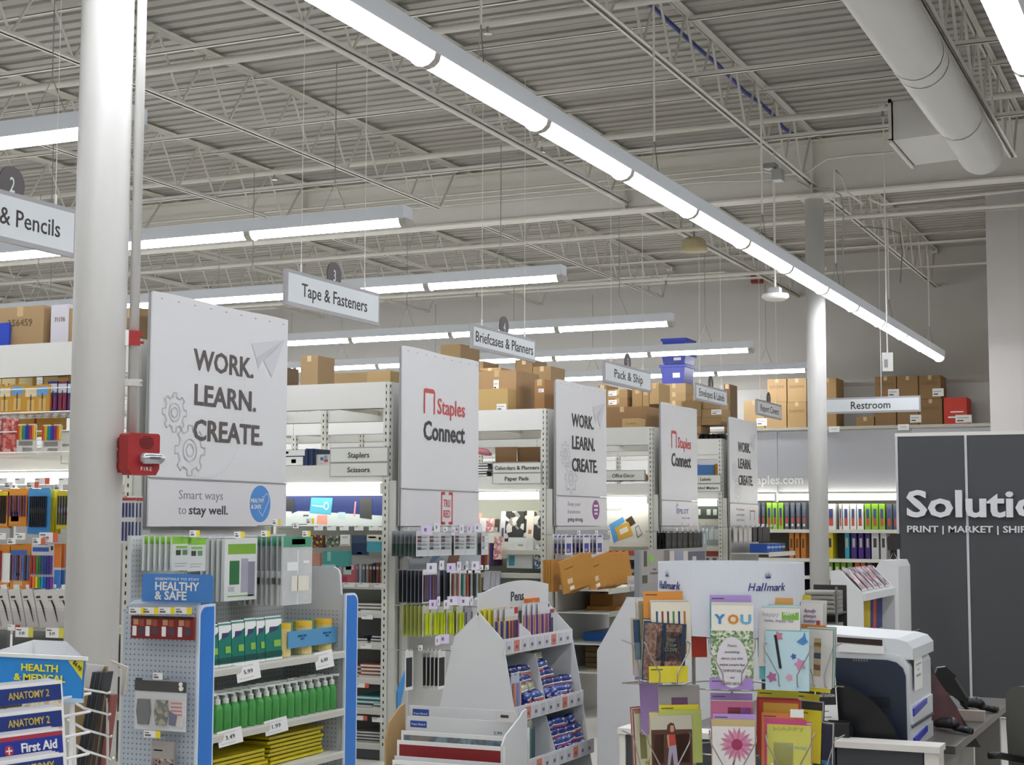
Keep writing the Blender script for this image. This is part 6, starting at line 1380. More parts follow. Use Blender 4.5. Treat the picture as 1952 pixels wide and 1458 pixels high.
tabcard(1480, 1180, -14, V1, 'lilac divider tab behind the light blue flower card', rr=.02); tabcard(1480, 1192, -14, TEAL_, 'teal divider behind the light blue flower card', rr=.012, txt=False)
card(1492, 1200, -14, [], 'light blue card with flowers, bird and black ribbon', ext=lil, tint='BFDDE4', extra='8fc6c6', w=.133, n=4)
tabcard(1540, 1187, -42, 'DC8A35', 'orange divider at the right rim', w=.10, rr=.02, txt=False)
card(1550, 1196, -45, [(.35, .6, .2, .85, 'C9B08A'), (.35, .6, .3, .4, 'B0504A'), (.35, .6, .5, .6, '4A6A8A'), (.35, .6, .7, .78, 'B9A03A')], 'white card with stacked coloured shapes at the right rim', w=.105, n=5, extra='8fb0a8')
# yellow and lilac pocket strips
for px, py, turn, col, lb, w, zz in ((1282, 1267, 30, YE, 'yellow strip under the chevron card', .125, .05), (1393, 1287, 0, 'A98ACC', 'lilac strip under the leafy card', .13, .035), (1548, 1283, -42, YE, 'yellow strip at the right rim', .09, .045), (1234, 1265, 50, V1, 'lilac strip at the left rim', .08, .045)):
    tabcard(px, py, turn, col, lb, w=w, rr=-.012, h=zz)
# --- lower tier
tabcard(1246, 1298, 45, V1, 'lilac card in the lower left pocket', w=.1, rr=.0, txt=False); card(1300, 1303, 22, [(.3, .7, .45, .8, '6a4a6a'), (.5, .9, .2, .55, 'D9D4CE')], 'grey card with purple flower behind the girl photo card', tint='A7A29C', rr=.02, w=.13, n=2)
card(1235, 1348, 45, [(.2, .5, .15, .6, '8a8a5a'), (.4, .8, .05, .1, 'B9B06A'), (0, 1, .94, 1, 'AA8860')], 'cream card with pressed plants at the lower left rim', w=.09, n=4, tint='DEDCC4', extra='b0605a')
tabcard(1246, 1335, 40, 'B4BCD6', 'pale blue divider above the plant card', w=.09, rr=.01); tabcard(1300, 1338, 20, YE, 'yellow divider behind the girl photo card', rr=.01); tabcard(1302, 1348, 18, 'B9C46A', 'lime card edge behind the girl photo card', rr=.004, txt=False, w=.135)
def girl(o, w, h):
    def pp(nm, pts, c, d=-.0026): MB().prism([(x*w, z*h) for x, z in pts], 1, d, d+.0006, M(c)).build(nm, o)
    pp('printed_hair', [(-.10, -.16), (-.02, -.12), (.06, -.14), (.10, -.24), (.08, -.32), (-.06, -.32), (-.13, -.28)], '5a3424'); pp('printed_face', [(-.03, -.17), (.05, -.17), (.06, -.26), (.0, -.29), (-.04, -.26)], 'C99A7C', -.0032)
    pp('printed_top', [(-.08, -.31), (.08, -.31), (.10, -.50), (-.06, -.52)], 'B8473A'); pp('printed_trousers', [(-.07, -.51), (.10, -.5), (.14, -.86), (.04, -.86), (.0, -.62), (-.06, -.84), (-.12, -.84)], 'A8A0B4'); pp('printed_arm', [(-.12, -.34), (-.08, -.32), (-.06, -.55), (-.10, -.55)], 'C99A7C', -.0034)
card(1286, 1358, 16, [(0, 1, 0, .76, '5A3A2C'), (0, 1, .76, 1, 'C6C2B0'), (.05, .3, .2, .68, '4a2e22'), (.6, .95, .2, .68, '4a2e22'), (0, 1, 0, .06, YE)], 'card with photo of a child in a red top', ext=girl, w=.13, n=4, extra='e0cf5a')
tabcard(1393, 1315, 0, 'A98ACC', 'lilac divider tab in the lower centre pocket', rr=.03); card(1394, 1330, 0, [(0, 1, 0, 1, 'C06A8A'), (.4, .7, .35, .9, '8A3A3A'), (.4, .7, .3, .6, '5A7AB0'), (.7, 1, .4, .9, '9a5ab0')], 'pink and purple card behind the flower card', rr=.015, n=2)
tabcard(1397, 1353, 0, V1, 'lilac divider behind the pink flower card', rr=.008); tabcard(1396, 1363, 0, 'C8B27E', 'gold glitter card edge behind the pink flower card', rr=.004, txt=False, w=.132)
def flower(o, w, h):
    for i in range(18):
        a = 2*pi*i/18; m = MB(); c = (w*.08, -h*.30); r = .052
        m.prism([(c[0]+.012*cos(a-.3), c[1]+.012*sin(a-.3)), (c[0]+r*.7*cos(a-.13), c[1]+r*.7*sin(a-.13)), (c[0]+r*cos(a), c[1]+r*sin(a)), (c[0]+r*.7*cos(a+.13), c[1]+r*.7*sin(a+.13)), (c[0]+.012*cos(a+.3), c[1]+.012*sin(a+.3))], 1, -.0024-.0002*(i % 2), -.0016, M('D08AA8' if i % 2 else 'C4708F')); m.build('printed_petal', o)
    MB().prism([(w*.08+.017*cos(2*pi*i/12), -h*.30+.017*sin(2*pi*i/12)) for i in range(12)], 1, -.0032, -.0016, M('A03058')).build('printed_flower_centre', o)
    MB().prism([(-.01, -h), (-.006, -h), (-.002, -h*.72), (w*.08, -h*.42), (w*.07, -h*.40), (-.008, -h*.70)], 1, -.0026, -.0018, M('6a5a50')).build('printed_stem', o)
card(1396, 1376, 0, [], 'white card with one large pink daisy', ext=flower, n=3, tint='E6E2DF')
tabcard(1475, 1308, -10, YE, 'yellow divider tab in the lower right pocket', rr=.04); tabcard(1474, 1322, -10, 'B0382C', 'red card in the lower right pocket', rr=.03, txt=False)
card(1478, 1326, -10, [(.1, .95, .45, .95, 'C9962F'), (.1, .95, .3, .45, 'A8342A')], 'red card with golden ornament', tint='B43A30', rr=.02, n=3, extra='b04038')
tabcard(1482, 1350, -12, 'D9824A', 'orange divider reading 3.50 in the lower right pocket', rr=.006); tabcard(1487, 1360, -12, 'CF4F7F', 'pink card edge behind the yellow happy card', rr=.003, txt=False)
def hap(o, w, h): text('HAPPY', .012, M('B4B85A'), o, (0, -.0022, -.018), fit=w*.7); text('happy', .020, PAPER, o, (0, -.0022, -.135), fit=w*.8, bold=.02); text('birthday', .01, M('8FB6A8'), o, (w*.2, -.0022, -.07), fit=w*.45)
card(1493, 1371, -14, [(.0, 1, .0, 1, 'D3CF62'), (.15, .6, .3, .7, 'E0DF9A'), (.1, .4, .1, .2, 'B9C95A')], 'yellow green card reading happy', ext=hap, n=4, w=.133, extra='d0688a')
tabcard(1530, 1313, -30, YE, 'slanting yellow divider on the lower right', w=.09, rr=.03); card(1530, 1330, -34, [], 'charcoal card in the lower right pocket', tint='3a3a40', w=.1, rr=.01, n=4, extra='44444c')
tabcard(1535, 1343, -38, YE, 'small yellow divider over the night scene card', w=.08, rr=.0); card(1545, 1368, -42, [(0, 1, .4, 1, '2A3148'), (0, 1, 0, .4, '3F7AB0'), (.3, .7, .3, .85, '8A5A5A'), (.2, .8, .15, .35, 'B8623A')], 'dark night scene card at the lower right rim', w=.105, n=5, tint='2f2f38', extra='4a4a56')
tag(MB().box(-.02, .02, -.001, 0, -.012, .012, PAPER).build('price_sticker', None, SC+rt*((1506-1394)/FPX*dS)+back*-.30+Vector((0, 0, EYE-(350/FPX)*(dS-.3))), va-pi/2-.2), 'white 3.50 price sticker on the orange divider', 'sticker')
# wire pockets in front of the cards
for (px, tn, w) in ((1282, 30, .14), (1395, 0, .14), (1492, -14, .14), (1548, -42, .11), (1234, 48, .09)):
    for pz, bz in ((1220, 1300), (1388, 1470)):
        off = (px-1394)/FPX*dS; tn = CT[colang(px)]; depth = coldepth(px, -.028)
        p = SC+rt*off+back*depth; z0 = EYE-((bz-1000)/FPX)*(dS+depth); z1_ = EYE-((pz-1000)/FPX)*(dS+depth)
        rz = va-pi/2+radians(tn); m = MB()
        m.tube([(-w/2, .05, z1_-z0), (-w/2, 0, z1_-z0-.01), (-w*.46, -.006, (z1_-z0)*.75), (-w*.2, -.004, (z1_-z0)*.25), (-w*.2, 0, 0)], .0022, WIRE, 5)
        m.tube([(w/2, .05, z1_-z0), (w/2, 0, z1_-z0-.01), (w*.46, -.006, (z1_-z0)*.75), (w*.2, -.004, (z1_-z0)*.25), (w*.2, 0, 0)], .0022, WIRE, 5)
        m.tube([(-w*.2, 0, 0), (-w*.2, .06, -.004)], .0022, WIRE, 5).tube([(w*.2, 0, 0), (w*.2, .06, -.004)], .0022, WIRE, 5).tube([(-w/2, .05, 0), (w/2, .05, 0)], .0022, WIRE, 5)
        lp = p-SC; m.build('wire_pocket', t, (lp.x, lp.y, z0), rz)

# ================================================================ WHITE GABLED DISPLAY BEHIND THE SPINNER
XV = 7.6; P = lambda px, py: (G(px, py, 0, XV).y-2.5, G(px, py, 0, XV).z)
t = thing('floor_display', 'large white cardboard display seen from the side behind the card spinner', 'display stand', (XV, 2.5, 0))
MB().prism([P(1195, 1138), P(1138, 1240), (P(1138, 1240)[0], 0), (P(1500, 1240)[0], 0), P(1500, 1240), P(1440, 1142)], 0, 0, .006, CB).build('side_panel', t)
MB().prism([P(1195, 1138), P(1138, 1240), (P(1138, 1240)[0], 0), (P(1500, 1240)[0], 0), P(1500, 1240), P(1440, 1142)], 0, .9, .906, CB).build('far_side_panel', t)
for z in (.2, .5, .8): MB().box(.006, .9, -.5, .35, z, z+.01, CB).build('tray', t)

# ================================================================ PRINT STATION
CH = M('3E4247', .5, noise=.03, scale=20); WT = M('E0DDD5', .4)
t = thing('partition_counter', 'low charcoal partition with white cap in front of the printer', 'partition', (5.7, 1.5, 0))
yL, yR = G(1180, 1386, 0, 5.72).y-1.5, G(1791, 1426, 0, 5.70).y-1.5
zc = .80
MB().box(0, .13, yR, yL, zc-.022, zc, WT).build('cap', t)
ps = [yL-.03, .25, -.2, yR+.055]
for a, b in zip(ps[:-1], ps[1:]): MB().box(.02, .10, b+.006, a-.0, .02, zc-.022, CH).build('panel', t)
MB().box(.01, .12, yR+.005, yR+.055, 0, zc-.022, WT).build('end_post', t); MB().box(.012, .12, yL-.028, yL-.004, 0, zc-.022, WT).build('left_post', t)
# printer
xa = 5.98; yA = G(1733, 1300, 0, xa).y; xb = G(1775, 1300, 1, yA).x; yB = yA+.56
t = thing('laser_printer', 'large office laser printer, dark blue side and white front', 'printer', (xa, yA, 0))
zb0 = .746; zs = lambda py: G(1733, py, 0, xa).z
PD = M('1F2A3C', .45, noise=.05, scale=30); PWH = M('D6DADC', .35)
Wd = xb-xa; D = yB-yA; ztop = zs(1222); zsh = zs(1248)
m = MB().prism([(.0, zb0), (D, zb0), (D, zsh), (.05, zsh), (.02, zsh-.01), (0, zsh-.05)], 0, .004, Wd-.004, PWH); m.build('body', t)
sd = [(.01, zb0+.0), (D-.0, zb0), (D, zsh-.0), (.36, zsh-.0)]+[(.07+.06*cos(radians(a)), zsh-.075+.06*sin(radians(a))) for a in (90, 115, 140, 165, 180)]
MB().prism([(.01, zb0), (D, zb0), (D, zsh+.01), (.42, zsh-.005), (.36, zsh-.02), (.08, zsh-.022), (.045, zsh-.03), (.022, zsh-.05), (.012, zsh-.08)], 0, -.008, .004, PD).build('side_cover', t)
MB().prism([(-.012, zsh-.02), (D, zsh-.012), (D, ztop+.015), (.38, ztop+.02), (.05, ztop+.005), (.01, ztop-.005), (-.012, ztop-.03)], 0, .02, Wd, PWH).build('top_cover', t)
MB().prism([(.09, zsh+.0), (.26, zsh+.002), (.26, zsh+.03), (.09, zsh+.026)], 0, -.006, .02, M('E6E7E4', .35)).build('output_tray', t)
MB().prism([(.10, ztop-.022), (.27, ztop-.014), (.27, ztop+.006), (.10, ztop-.0)], 0, .017, .021, M('2a1512', .5)).build('paper_slot', t)
for k, (p0_, p1_) in enumerate(((1345, 1366), (1400, 1422))):
    z1_, z0_ = zs(p0_), zs(p1_)
    MB().box(.02, Wd-.02, -.008, 0, z0_-.03, z1_+.0, PWH).build('paper_tray', t)
    MB().prism([(.02, z0_+.0), (.3, z0_+.02), (.3, z1_), (.02, z0_+.028)], 1, -.014, -.007, M('2432B0', .35)).build('blue_handle', t)
for py in (1386,): MB().box(.0, Wd, -.010, -.006, zs(py)-.004, zs(py)+.004, DGREY).build('gap_line', t)
pap = MB().box(.06, .22, -.0105, -.0085, zs(1320), zs(1256), PAPER).box(.09, .19, -.0115, -.0105, zs(1272), zs(1269), GREY).box(.09, .18, -.0115, -.0105, zs(1294), zs(1290), GREY).box(.13, .15, -.0115, -.0105, zs(1283), zs(1280), GREY); pap.build('taped_notice', t)
for j in range(6): MB().box(-.010, -.007, .15+j*.01, .156+j*.01, zs(1264), zs(1259), M('6c6a60')).build('side_mark', t)
for j in range(7): MB().box(-.0105, -.0075, .07, .21, zs(1330+j*3), zs(1331.5+j*3), M('10151f', .7)).build('vent_slot', t)
# tent sign and card reader on the counter
p = G(1574, 1388, 0, 5.80); t = thing('tent_sign', 'small black and white sign reading PC AND PRINT STATION', 'sign', (5.84, p.y, .801), FX)
ph = G(1574, 1291, 0, 5.84).z-.801; w = .08
t.rotation_euler = (radians(-4), radians(-3), FX+.2)
MB().box(-w/2, w/2, 0, .004, 0, ph, PAPER).box(-w/2+.004, w/2-.004, -.001, 0, ph*.52, ph*.96, M('232427', .4)).build('card', t)
text('PC AND\nPRINT STATION', .010, PAPER, t, (0, -.0022, ph*.72), fit=w*.8, bold=.02)
MB().box(-w*.3, w*.1, -.001, 0, ph*.4, ph*.42, GREY).box(-w*.3, w*.2, -.001, 0, ph*.3, ph*.32, GREY).box(w*.1, w*.4, -.001, 0, ph*.04, ph*.07, M('B0403a')).build('fine_print', t)
p = G(1595, 1402, 0, 5.80); t = thing('card_reader', 'small black card reader on the white cap beside the tent sign', 'card reader', (5.80, p.y, .801), FX)
MB().prism([(0, 0), (.09, 0), (.085, .03), (.02, .055), (0, .045)], 0, -.045, .045, M('1d1e22', .35)).build('body', t); MB().prism([(.018, .0565), (.08, .033), (.08, .035), (.018, .0585)], 0, -.035, .035, M('33363c', .15)).build('screen', t)
# desk with pieces
DKT = M('4B4843', .4, noise=.08, scale=12)
t = thing('desk', 'dark topped service desk behind the printer', 'desk', (6.15, .95, 0))
MB().box(.0, 1.78, 0, 1.1, .715, .745, DKT).box(0, 1.78, -.003, 0, .715, .745, M('77736c', .4)).build('desk_top', t)
MB().box(1.60, 1.64, .04, .9, 0, .715, M('A09C96', .5)).build('leg_panel', t); MB().box(.75, .79, .04, .9, 0, .715, WT).build('leg_panel', t); MB().box(.10, .5, .06, .9, 0, .70, M('8f8b84', .5)).build('drawer_unit', t)
MB().box(.95, 1.55, .3, .9, 0, .70, M('1c1c1e', .6)).build('recess_shade', t)  # near-black block standing in for the shade under the desk
MB().box(.80, .84, .0, .42, .746, .79, M('A79C90', .45)).build('modesty_bar', t)
def scanner(px, py, x, lb, s=1):
    p = G(px, py, 0, x); t = thing('barcode_scanner', lb, 'scanner', (x, p.y, .746), .5)
    MB().tube([(-.07*s, 0, .03), (-.03*s, .0, .035), (.03*s, .02, .03), (.06*s, .03, .02)], [.018*s, .024*s, .022*s, .016*s], BLACK, 10).build('head', t, smooth=True)
    MB().tube([(-.06*s, 0, .02), (-.12*s, -.05*s, .012)], .013*s, BLACK, 8).build('handle', t, smooth=True)
scanner(1858, 1350, 7.4, 'black desk phone handset lying on the dark desk', 1.1); scanner(1810, 1400, 6.6, 'black hand scanner lying beside the printer', 1.0)
p = G(1812, 1310, 0, 7.1); t = thing('desk_phone', 'black handset standing upright beside the leaning monitor', 'phone', (p.x, p.y, p.z), (0, radians(0), 0))
t.rotation_euler = (0, 0, va-pi/2)
MB().prism([(-.07, .05), (-.055, .085), (-.02, .09), (.03, .045), (.075, -.03), (.07, -.06), (.03, -.055), (-.04, .0)], 1, -.02, .03, M('17191b', .3)).build('body', t)
MB().prism([(.015, .04), (.025, .05), (.075, -.035), (.065, -.045)], 1, -.024, -.02, M('55564a', .3)).build('keypad', t)
MB().tube([(.04, 0, -.055), (.09, .02, -.12), (.07, .04, p.z*-1+.75+.0)], .008, BLACK, 6).build('stand', t)
p = G(1800, 1300, 0, 6.75); t = thing('monitor', 'dark leaning touch monitor with a painted faint red glow, behind the printer', 'monitor', (6.75, p.y, .746), va-pi/2)
q = lambda px, py: ((px-1800)/FPX*6.85, EYE-.0-((py-1000)/FPX)*6.85-.746)
MB().prism([q(1700, 1210), q(1759, 1191), q(1764, 1228), q(1792, 1285), q(1862, 1400), q(1700, 1400)], 1, .0, .02, M('2E3034', .35)).build('case', t)
MB().prism([q(1700, 1245), q(1776, 1262), q(1822, 1330), q(1835, 1372), q(1700, 1372)], 1, -.002, .0, pattern('painted_red_glow', ['3c393c', '6e4446', '443c40'], 5, 'noise')).build('screen', t)  # faint red glow put into the screen colour; it emits nothing
p = G(1640, 1400, 0, 5.86); 
t = thing('monitor', 'black rounded monitor back standing right in front of the printer', 'monitor', (5.90, G(1600, 1400, 0, 5.9).y, .746), FX)
MB().prism([(-.15, 0), (.24, 0)]+[(-.12+.34*sin(radians(a)), .26*cos(radians(a))) for a in range(85, -1, -12)]+[(-.15, .26)], 1, -.0, .02, M('181A1E', .3)).build('case', t)
# chair at the right edge
p = G(1945, 1380, 0, 6.9); t = thing('office_chair', 'grey office chair with black arm at the right edge', 'chair', (6.9, p.y-.30, 0), radians(60))
GC = M('57574f', .8, noise=.1, scale=60)
m = MB(); 
pts = [(-.23, .55), (-.24, .75)]+[(-.18+.0+.06*cos(radians(a)), .86+.06*sin(radians(a))) for a in range(180, 89, -20)]+[(.18+.06*cos(radians(a)), .86+.06*sin(radians(a))) for a in range(90, -1, -20)]+[(.24, .75), (.23, .55)]
m.prism(pts, 1, .2, .27, GC); m.build('backrest', t)
MB().prism([(-.24, -.25), (.24, -.25), (.26, .2), (-.26, .2)], 2, .43, .50, GC).build('seat', t)
MB().tube([(0, 0, .08), (0, 0, .43)], .03, BLACK, 10).build('post', t)
for i in range(5): a = 2*pi*i/5; MB().tube([(0, 0, .1), (.3*cos(a), .3*sin(a), .06)], .02, BLACK, 6).tube([(.3*cos(a), .3*sin(a), .0), (.3*cos(a), .3*sin(a), .06)], .025, BLACK, 8).build('leg', t)
ar = MB().tube([G(1884, 1440, 0, 6.6), G(1905, 1440, 0, 6.62), G(1975, 1452, 0, 6.75)], .014, BLACK, 8)
o = ar.build('armrest', None, smooth=True); o.parent = t; o.matrix_parent_inverse = Matrix.LocRotScale(t.location, t.rotation_euler, None).inverted()

# ================================================================ CHARCOAL SOLUTIONS WALL
XQ = 13.4
yl = G(1709, 850, 0, XQ).y; zt2 = G(1780, 824, 0, XQ).z; ys_ = G(1842, 900, 0, XQ).y
t = thing('feature_wall', 'tall charcoal panelled partition with raised Solutions lettering', 'partition', (XQ, yl, 0))
CHW = M('45474A', .5, noise=.03, scale=8)
pw_ = yl-ys_
for i in range(4): MB().box(0, .08, -(i+1)*pw_+.012, -i*pw_-.012, 0.02, zt2-.03, CHW).build('panel', t)
MB().box(-.004, .084, -4*pw_, .012, zt2-.03, zt2, WT).build('cap', t)
for i in range(5): MB().box(-.006 if i else -.01, .084, -i*pw_-.010, -i*pw_+.010, 0, zt2-.03, M('C6C8CA', .4)).build('trim_strip', t)
RL = M('DCDEE0', .45)
p = G(1728, 984, 0, XQ-.03); h = G(1728, 933, 0, XQ-.03).z-p.z
text('Solutions', h, RL, t, (-.03, p.y-yl, p.z), (pi/2, 0, FX), fit=G(1728, 960, 0, XQ).y-G(1952+117, 960, 0, XQ).y, bold=.034, align='LEFT', depth=.02)
p = G(1728, 1014, 0, XQ-.02); text('PRINT | MARKET | SHIP', .055, RL, t, (-.012, p.y-yl, p.z), (pi/2, 0, FX), fit=G(1728, 960, 0, XQ).y-G(1955, 960, 0, XQ).y, bold=.03, align='LEFT', depth=.006)

# ================================================================ NEWSPAPER STAND, GREY BAGS, FAR BITS
XN = 10.5; P = lambda px, py: (G(px, py, 0, XN).y-2.2, G(px, py, 0, XN).z)
t = thing('newspaper_stand', 'white slanted stand with magazines on top and yellow folders below', 'display stand', (XN, 2.2, 0))
pr_ = [P(1583, 1088), P(1600, 1086), P(1641, 1128), P(1645, 1140), (P(1645, 1140)[0], .0), (P(1583, 1140)[0], 0)]
for x in (0, 1.1): MB().prism(pr_, 0, x, x+.02, CB).build('side_panel', t)
MB().prism([P(1600, 1089), P(1641, 1131), (P(1641, 1131)[0], P(1641, 1131)[1]-.02), (P(1600, 1089)[0], P(1600, 1089)[1]-.02)], 0, .02, 1.1, CB).build('slanted_top', t)
yf = P(1645, 1140)[0]
MB().box(0.02, 1.1, yf-.01, yf+.01, P(1645, 1140)[1]-.02, P(1645, 1140)[1]+.03, CB).build('front_lip', t); MB().box(.02, 1.1, yf+.15, yf+.17, 0, 1.0, M('3a2a2a', .7)).build('recess_shade', t)  # last box is a dark sheet standing in for shade inside the stand
MG = pattern('magazine_cover', ['9a8a94', 'c98a90', 'd9d4d0', '6a5a6a', 'a3a0a4'], 25)
a, b = Vector((0, *P(1602, 1087))), Vector((0, *P(1639, 1127)))
for i in range(5):
    x0 = .06+i*.2; m = MB(); m.poly([(x0, a.y, a.z+.012), (x0+.17, a.y, a.z+.012), (x0+.17, b.y, b.z+.012), (x0, b.y, b.z+.012)], MG).poly([(x0, b.y, b.z+.012), (x0+.17, b.y, b.z+.012), (x0+.17, b.y, b.z), (x0, b.y, b.z)], PAPER)
    o = m.build('magazine', None, (XN, 2.2, 0)); tag(o, f'{ORD[i]} magazine from the left on the slanted stand top', 'magazine', 'magazines on the slanted stand')
for i, c in enumerate(['B9A02A', 'C4AC2E', '2E3F80', 'C0552E', '3A3070', '2A3A78']):
    px = 1646+i*9; p = ony(px, 1165, 2.2+yf+.03)
    tag(MB().prism([(-.07, 0), (.07, 0), (.10, .28), (-.04, .24)], 1, 0, .02, M(c, .5)).build('folder', None, (p.x+.05, 2.2+yf+.03+.012*i, G(px, 1200, 1, 2.2+yf).z)), f'{ORD[i]} {["yellow", "yellow", "blue", "orange", "violet", "navy"][i]} folder from the left below the magazines', 'folder')
XO = 12.0; P = lambda px, py: (G(px, py, 0, XO).y-2.2, G(px, py, 0, XO).z)
t = thing('floor_display', 'white stand with clipped corners between newspapers and charcoal wall', 'display stand', (XO, 2.2, 0))
MB().prism([P(1665, 1090), P(1678, 1068), P(1706, 1068), P(1712, 1080), (P(1712, 1080)[0], 0), (P(1665, 1090)[0], 0)], 0, 0, .5, CB).build('body', t)
p = G(1702, 1050, 0, 12.3); t = thing('black_visor_display', 'black rounded item with pale script standing on the white stand', 'display item', (12.3, p.y, P(1700, 1068)[1]), FX)
h = G(1702, 1017, 0, 12.3).z-P(1700, 1068)[1]
MB().prism([(-.04, h*.35), (.05, h*.4), (.05, h), (-.01, h), (-.045, h*.8)], 1, 0, .05, M('2a2422', .4)).tube([(.0, .02, 0), (.0, .02, h*.4)], .006, BLACK, 6).build('body', t); MB().tube([(-.03, .02, 0), (0, .02, h*.3), (.03, .02, 0)], .004, GREY, 5).build('stand', t)
GB = M('8a877f', .7, noise=.15, scale=25)
XR = 9.2
zt3 = G(1560, 1118, 0, XR).z
t = thing('grey_shelf_unit', 'dark shelf unit carrying grey folded bags behind the card spinner', 'shelving', (XR, G(1560, 1150, 0, XR).y, 0), FX)
MB().box(-.11, -.1, 0, .02, 0, zt3, M('77787a', .4)).box(.10, .11, 0, .02, 0, zt3, M('77787a', .4)).build('side_frame', t); MB().box(-.1, .1, .3, .31, 0, zt3, M('2f2e2c', .6)).build('back', t)
for r in range(3):
    zb3 = zt3-.155-r*.19; MB().box(-.1, .1, 0, .3, zb3-.01, zb3, M('5a5a58', .5)).build('shelf', t)
    for i in range(5):
        z = zb3+.001+i*.026; m = MB().tube([(-.10, -.03+.004*(i % 2), z+.013), (-.03, -.045, z+.012), (.04, -.035, z+.014), (.10, -.03, z+.012)], .0125, GB, 8).box(-.1, .1, -.03, .2, z, z+.024, GB)
        tag(m.build('folded_bag', None, (XR, t.location.y, 0), FX), f'{ORD[4-i]} grey folded bag from the top, {["upper", "middle", "lower"][r]} shelf behind the spinner', 'bag', 'grey folded bags')

# ================================================================ HEALTH & MEDICAL RACK (left foreground)
XM = 2.45
y0, y1, z0, z1 = span((-30, 1252), (161, 1330), 0, XM)
z1 = G(80, 1252, 0, XM).z
t = thing('guide_rack', 'white wire rack with blue HEALTH & MEDICAL header box', 'display rack', (XM, (y0+y1)/2, 0), FX)
w = y0-y1; BLH = M('2E8FDC', .35, noise=.04, scale=60)
MB().prism([(-w/2, z0+.004), (w/2-.006, z0), (w/2, z1), (-w/2, z1)], 1, 0, .003, BLH).build('header_front', t)
MB().box(-w/2, w/2+.003, -.004, .006, z1-.003, z1+.004, PAPER).box(-w/2, w/2-.003, -.004, .004, z0-.004, z0+.004, M('b8d4ea')).build('header_rim', t)
m = MB(); qb = G(126, 1222, 0, XM+.14); xb2 = (y0+y1)/2-qb.y; zq = qb.z
m.poly([(w/2, .0, z0), (w/2, 0, z1), (xb2, .14, zq), (xb2, .14, z0)], PAPER).poly([(-w/2, .14, z0), (xb2, .14, z0), (xb2, .14, zq), (-w/2, .14, zq)], PAPER).poly([(-w/2, 0, z0), (-w/2, 0, z1), (-w/2, .14, zq), (-w/2, .14, z0)], PAPER)
m.build('header_box', t)
MB().poly([(w/2-.040, -.0015, z1-.004), (w/2-.0015, -.0015, z1-.004), (w/2-.0045, -.0015, z1-.040)], M('E5D93A', .4)).build('yellow_corner', t)
text('$6.95', .008, INK, t, (w/2-.018, -.003, z1-.016), (pi/2, radians(40), 0))
YT = M('F0E64A', .4)
hx0 = G(42, 1272, 0, XM).y; hx1 = G(112, 1272, 0, XM).y; cxh = (y0+y1)/2-(hx0+hx1)/2
text('HEALTH', .0135, YT, t, (cxh, -.002, G(77, 1279, 0, XM).z), fit=hx0-hx1, bold=.04)
hx0 = G(28, 1290, 0, XM).y; hx1 = G(126, 1290, 0, XM).y; cxh = (y0+y1)/2-(hx0+hx1)/2
text('& MEDICAL', .0135, YT, t, (cxh, -.002, G(77, 1298, 0, XM).z), fit=hx0-hx1, bold=.04)
for x in (-w/2+.02, w/2-.045): MB().tube([(x, .02, 0), (x, .02, z0)], .004, PAPER, 8).build('post', t)
for i, py in enumerate((1330, 1365, 1405, 1447, 1490)):
    z = G(140, py, 0, XM).z; MB().tube([(w/2-.10, -.05, z-.005), (w/2-.035, -.03, z), (w/2-.025, .05, z+.004)], .003, PAPER, 6).build('rack_hook', t)
# the stepped guides
rz = radians(-10.5)
NVY = M('22387E', .35, noise=.08, scale=40); AN = M('D8D2B4', .4); 
gd = [('ANATOMY 2', 1302, NVY, 'upper navy ANATOMY 2 guide with cream strip'), ('ANATOMY 2', 1352, NVY, 'second navy ANATOMY 2 guide directly below its twin'), ('First Aid', 1394, M('24389A', .35), 'blue and red First Aid guide'), ('ANATOMY', 1440, NVY, 'lowest ANATOMY guide at the bottom left')]
for i, (s, py, col, lb) in enumerate(gd):
    X_ = 2.20-.035*i; e = G(118+i*1.5, py-6, 0, X_)
    w = .216; d = Vector((cos(rz), sin(rz), 0)); c = e-d*(w/2); c.z = e.z
    o = thing('study_guide', lb, 'study guide', c, rz); o.rotation_euler = (radians(-8), 0, rz)
    h = .27
    MB().box(-w/2, w/2, 0, .012, -h, 0, PAPER).build('pages', o)
    for j in range(3): MB().box(-w/2, w/2-.002*j, .014+.006*j, .016+.006*j, -h, .002+.002*j, M('D9D8DE', .3)).build('page_behind', o)
    MB().box(-w/2, w/2-.004, -.001, 0, -.033 if s != 'First Aid' else -.04, -.006, col).build('title_band', o)
    if s != 'First Aid':
        MB().box(-w/2, w/2-.004, -.001, 0, -h, -.034, pattern('anatomy_print', ['D8D2B4', 'CFC8A0', 'E0DCC8', 'B9A890'], 50, 'noise')).box(-.03, .02, -.0016, -.001, -.037, -.0335, INK).build('printed_art', o)
        text(s, .0125 if i < 3 else .015, M('C9B060', .3), o, (.035 if i < 3 else .045, -.0018, -.025), fit=.085 if s[-1] == '2' else .08, bold=.02)
    else:
        MB().box(-w/2, w/2-.004, -.001, 0, -h, -.044, M('24389A', .35)).box(-w/2, w/2-.004, -.0012, 0, -.010, -.003, M('A83044')).box(-w/2, w/2-.004, -.0012, 0, -.045, -.042, M('A83044')).build('printed_art', o)
        text(s, .015, PAPER, o, (.055, -.0018, -.030), fit=.072, bold=.035)
        MB().prism([(-.005+.009*cos(2*pi*k/16), -.025+.009*sin(2*pi*k/16)) for k in range(16)], 1, -.0016, -.001, M('B83044')).box(-.0062, -.0038, -.0022, -.0016, -.031, -.019, PAPER).box(-.011, .001, -.0022, -.0016, -.0262, -.0238, PAPER).build('white_cross', o)
        MB().box(-.005, .06, -.0016, -.001, -.052, -.049, PAPER).build('fine_print', o)
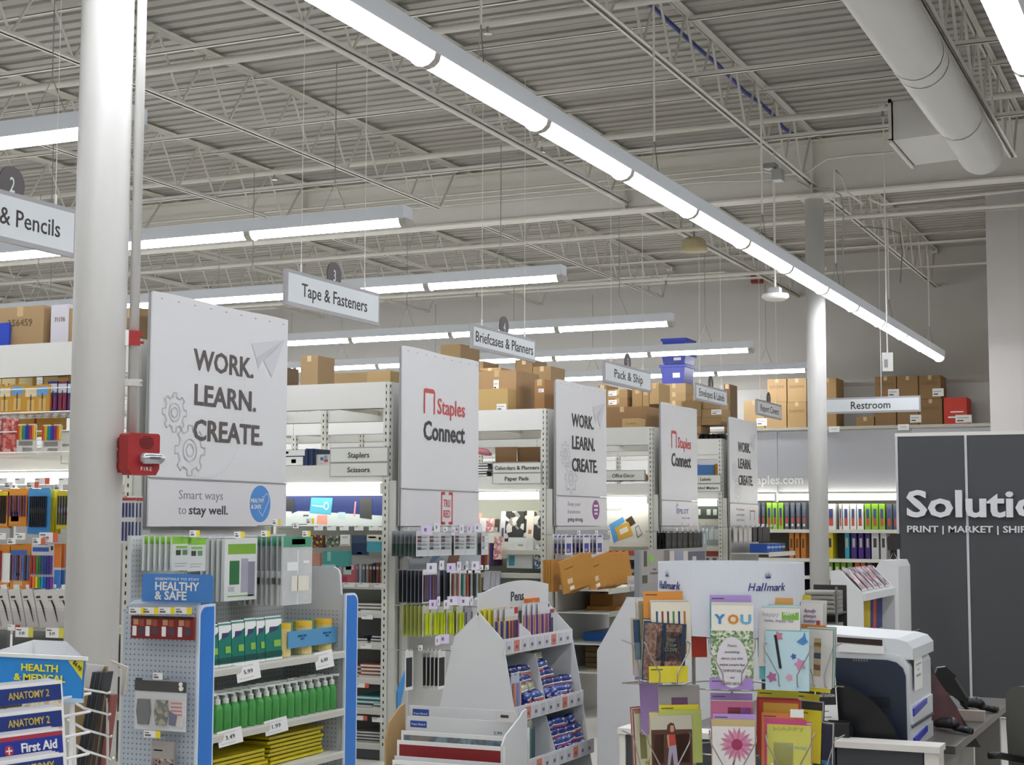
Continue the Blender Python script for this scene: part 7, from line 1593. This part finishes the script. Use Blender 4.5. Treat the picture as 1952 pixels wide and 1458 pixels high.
# magazines in the side pockets
t2 = thing('magazine_rack', 'white wire magazine pockets on the right side of the guide rack', 'display rack', G(190, 1360, 0, 2.62)*1, FX)
p0_ = t2.location.copy(); 
def rel(px, py, dx=0): 
    q = G(px, py, 0, 2.62+dx); return Vector((-(q.y-p0_.y), (q.x-p0_.x), q.z-p0_.z))
for i, (a_, b_) in enumerate((((158, 1313), (207, 1321)), ((160, 1350), (209, 1362)), ((160, 1390), (211, 1404)), ((160, 1430), (214, 1447)))):
    MB().tube([rel(a_[0]-30, a_[1]-18, .05), rel(a_[0]-4, a_[1]-3, -.03), rel(a_[0], a_[1], -.04), rel(b_[0], b_[1], -.04), rel(b_[0]+2, b_[1]-3, .08)], .0028, PAPER, 6).build('wire_loop', t2, smooth=True)
MB().tube([rel(138, 1330, -.05), rel(143, 1470, -.05)], .004, PAPER, 8).build('front_post', t2)
MB().tube([rel(205, 1330, .0), rel(205, 1500, .0)], .003, M('c9c4ba'), 8).build('rear_post', t2)
def slab(pts, d0, d1, col, nm, lb, cat='magazine'):
    q = [rel(*p) for p in pts]
    m = MB().prism([(v.x, v.z) for v in q], 1, d0, d1, col); o = m.build(nm, None, p0_, FX); tag(o, lb, cat, None)
slab([(128, 1330), (150, 1268), (192, 1272), (150, 1460), (128, 1460)], .02, .025, M('A98A5C', .6), 'kraft_board', 'brown kraft backing board in the magazine pockets', 'board')
slab([(158, 1266), (192, 1270), (172, 1312), (150, 1312)], .012, .016, M('C9C7C4', .5), 'magazine', 'pale grey magazine back at the upper left of the pockets')
slab([(181, 1262), (214, 1275), (206, 1330), (200, 1330), (206, 1279), (184, 1268)], .05, .054, M('C4BEB2', .5), 'magazine', 'thin cream magazine edge sticking out on top')
cols_ = ['2F3438', '3A3F42', '2b2f33', '44423f', '343a3e', '6a5446', '4a4038', '7a6a58', '3c3a3a', '8a4a44']
for i, c in enumerate(cols_):
    x = 150+i*4.6; slab([(x, 1460), (x+4.2, 1460), (x+36+(0 if i < 5 else -14), 1281+(0 if i < 5 else 44)), (x+32-(0 if i < 5 else 14), 1280+(0 if i < 5 else 44))], -.01+.001*i, .02, M(c, .3), 'magazine', f'{ORD[i]} dark magazine from the left in the wire pockets')
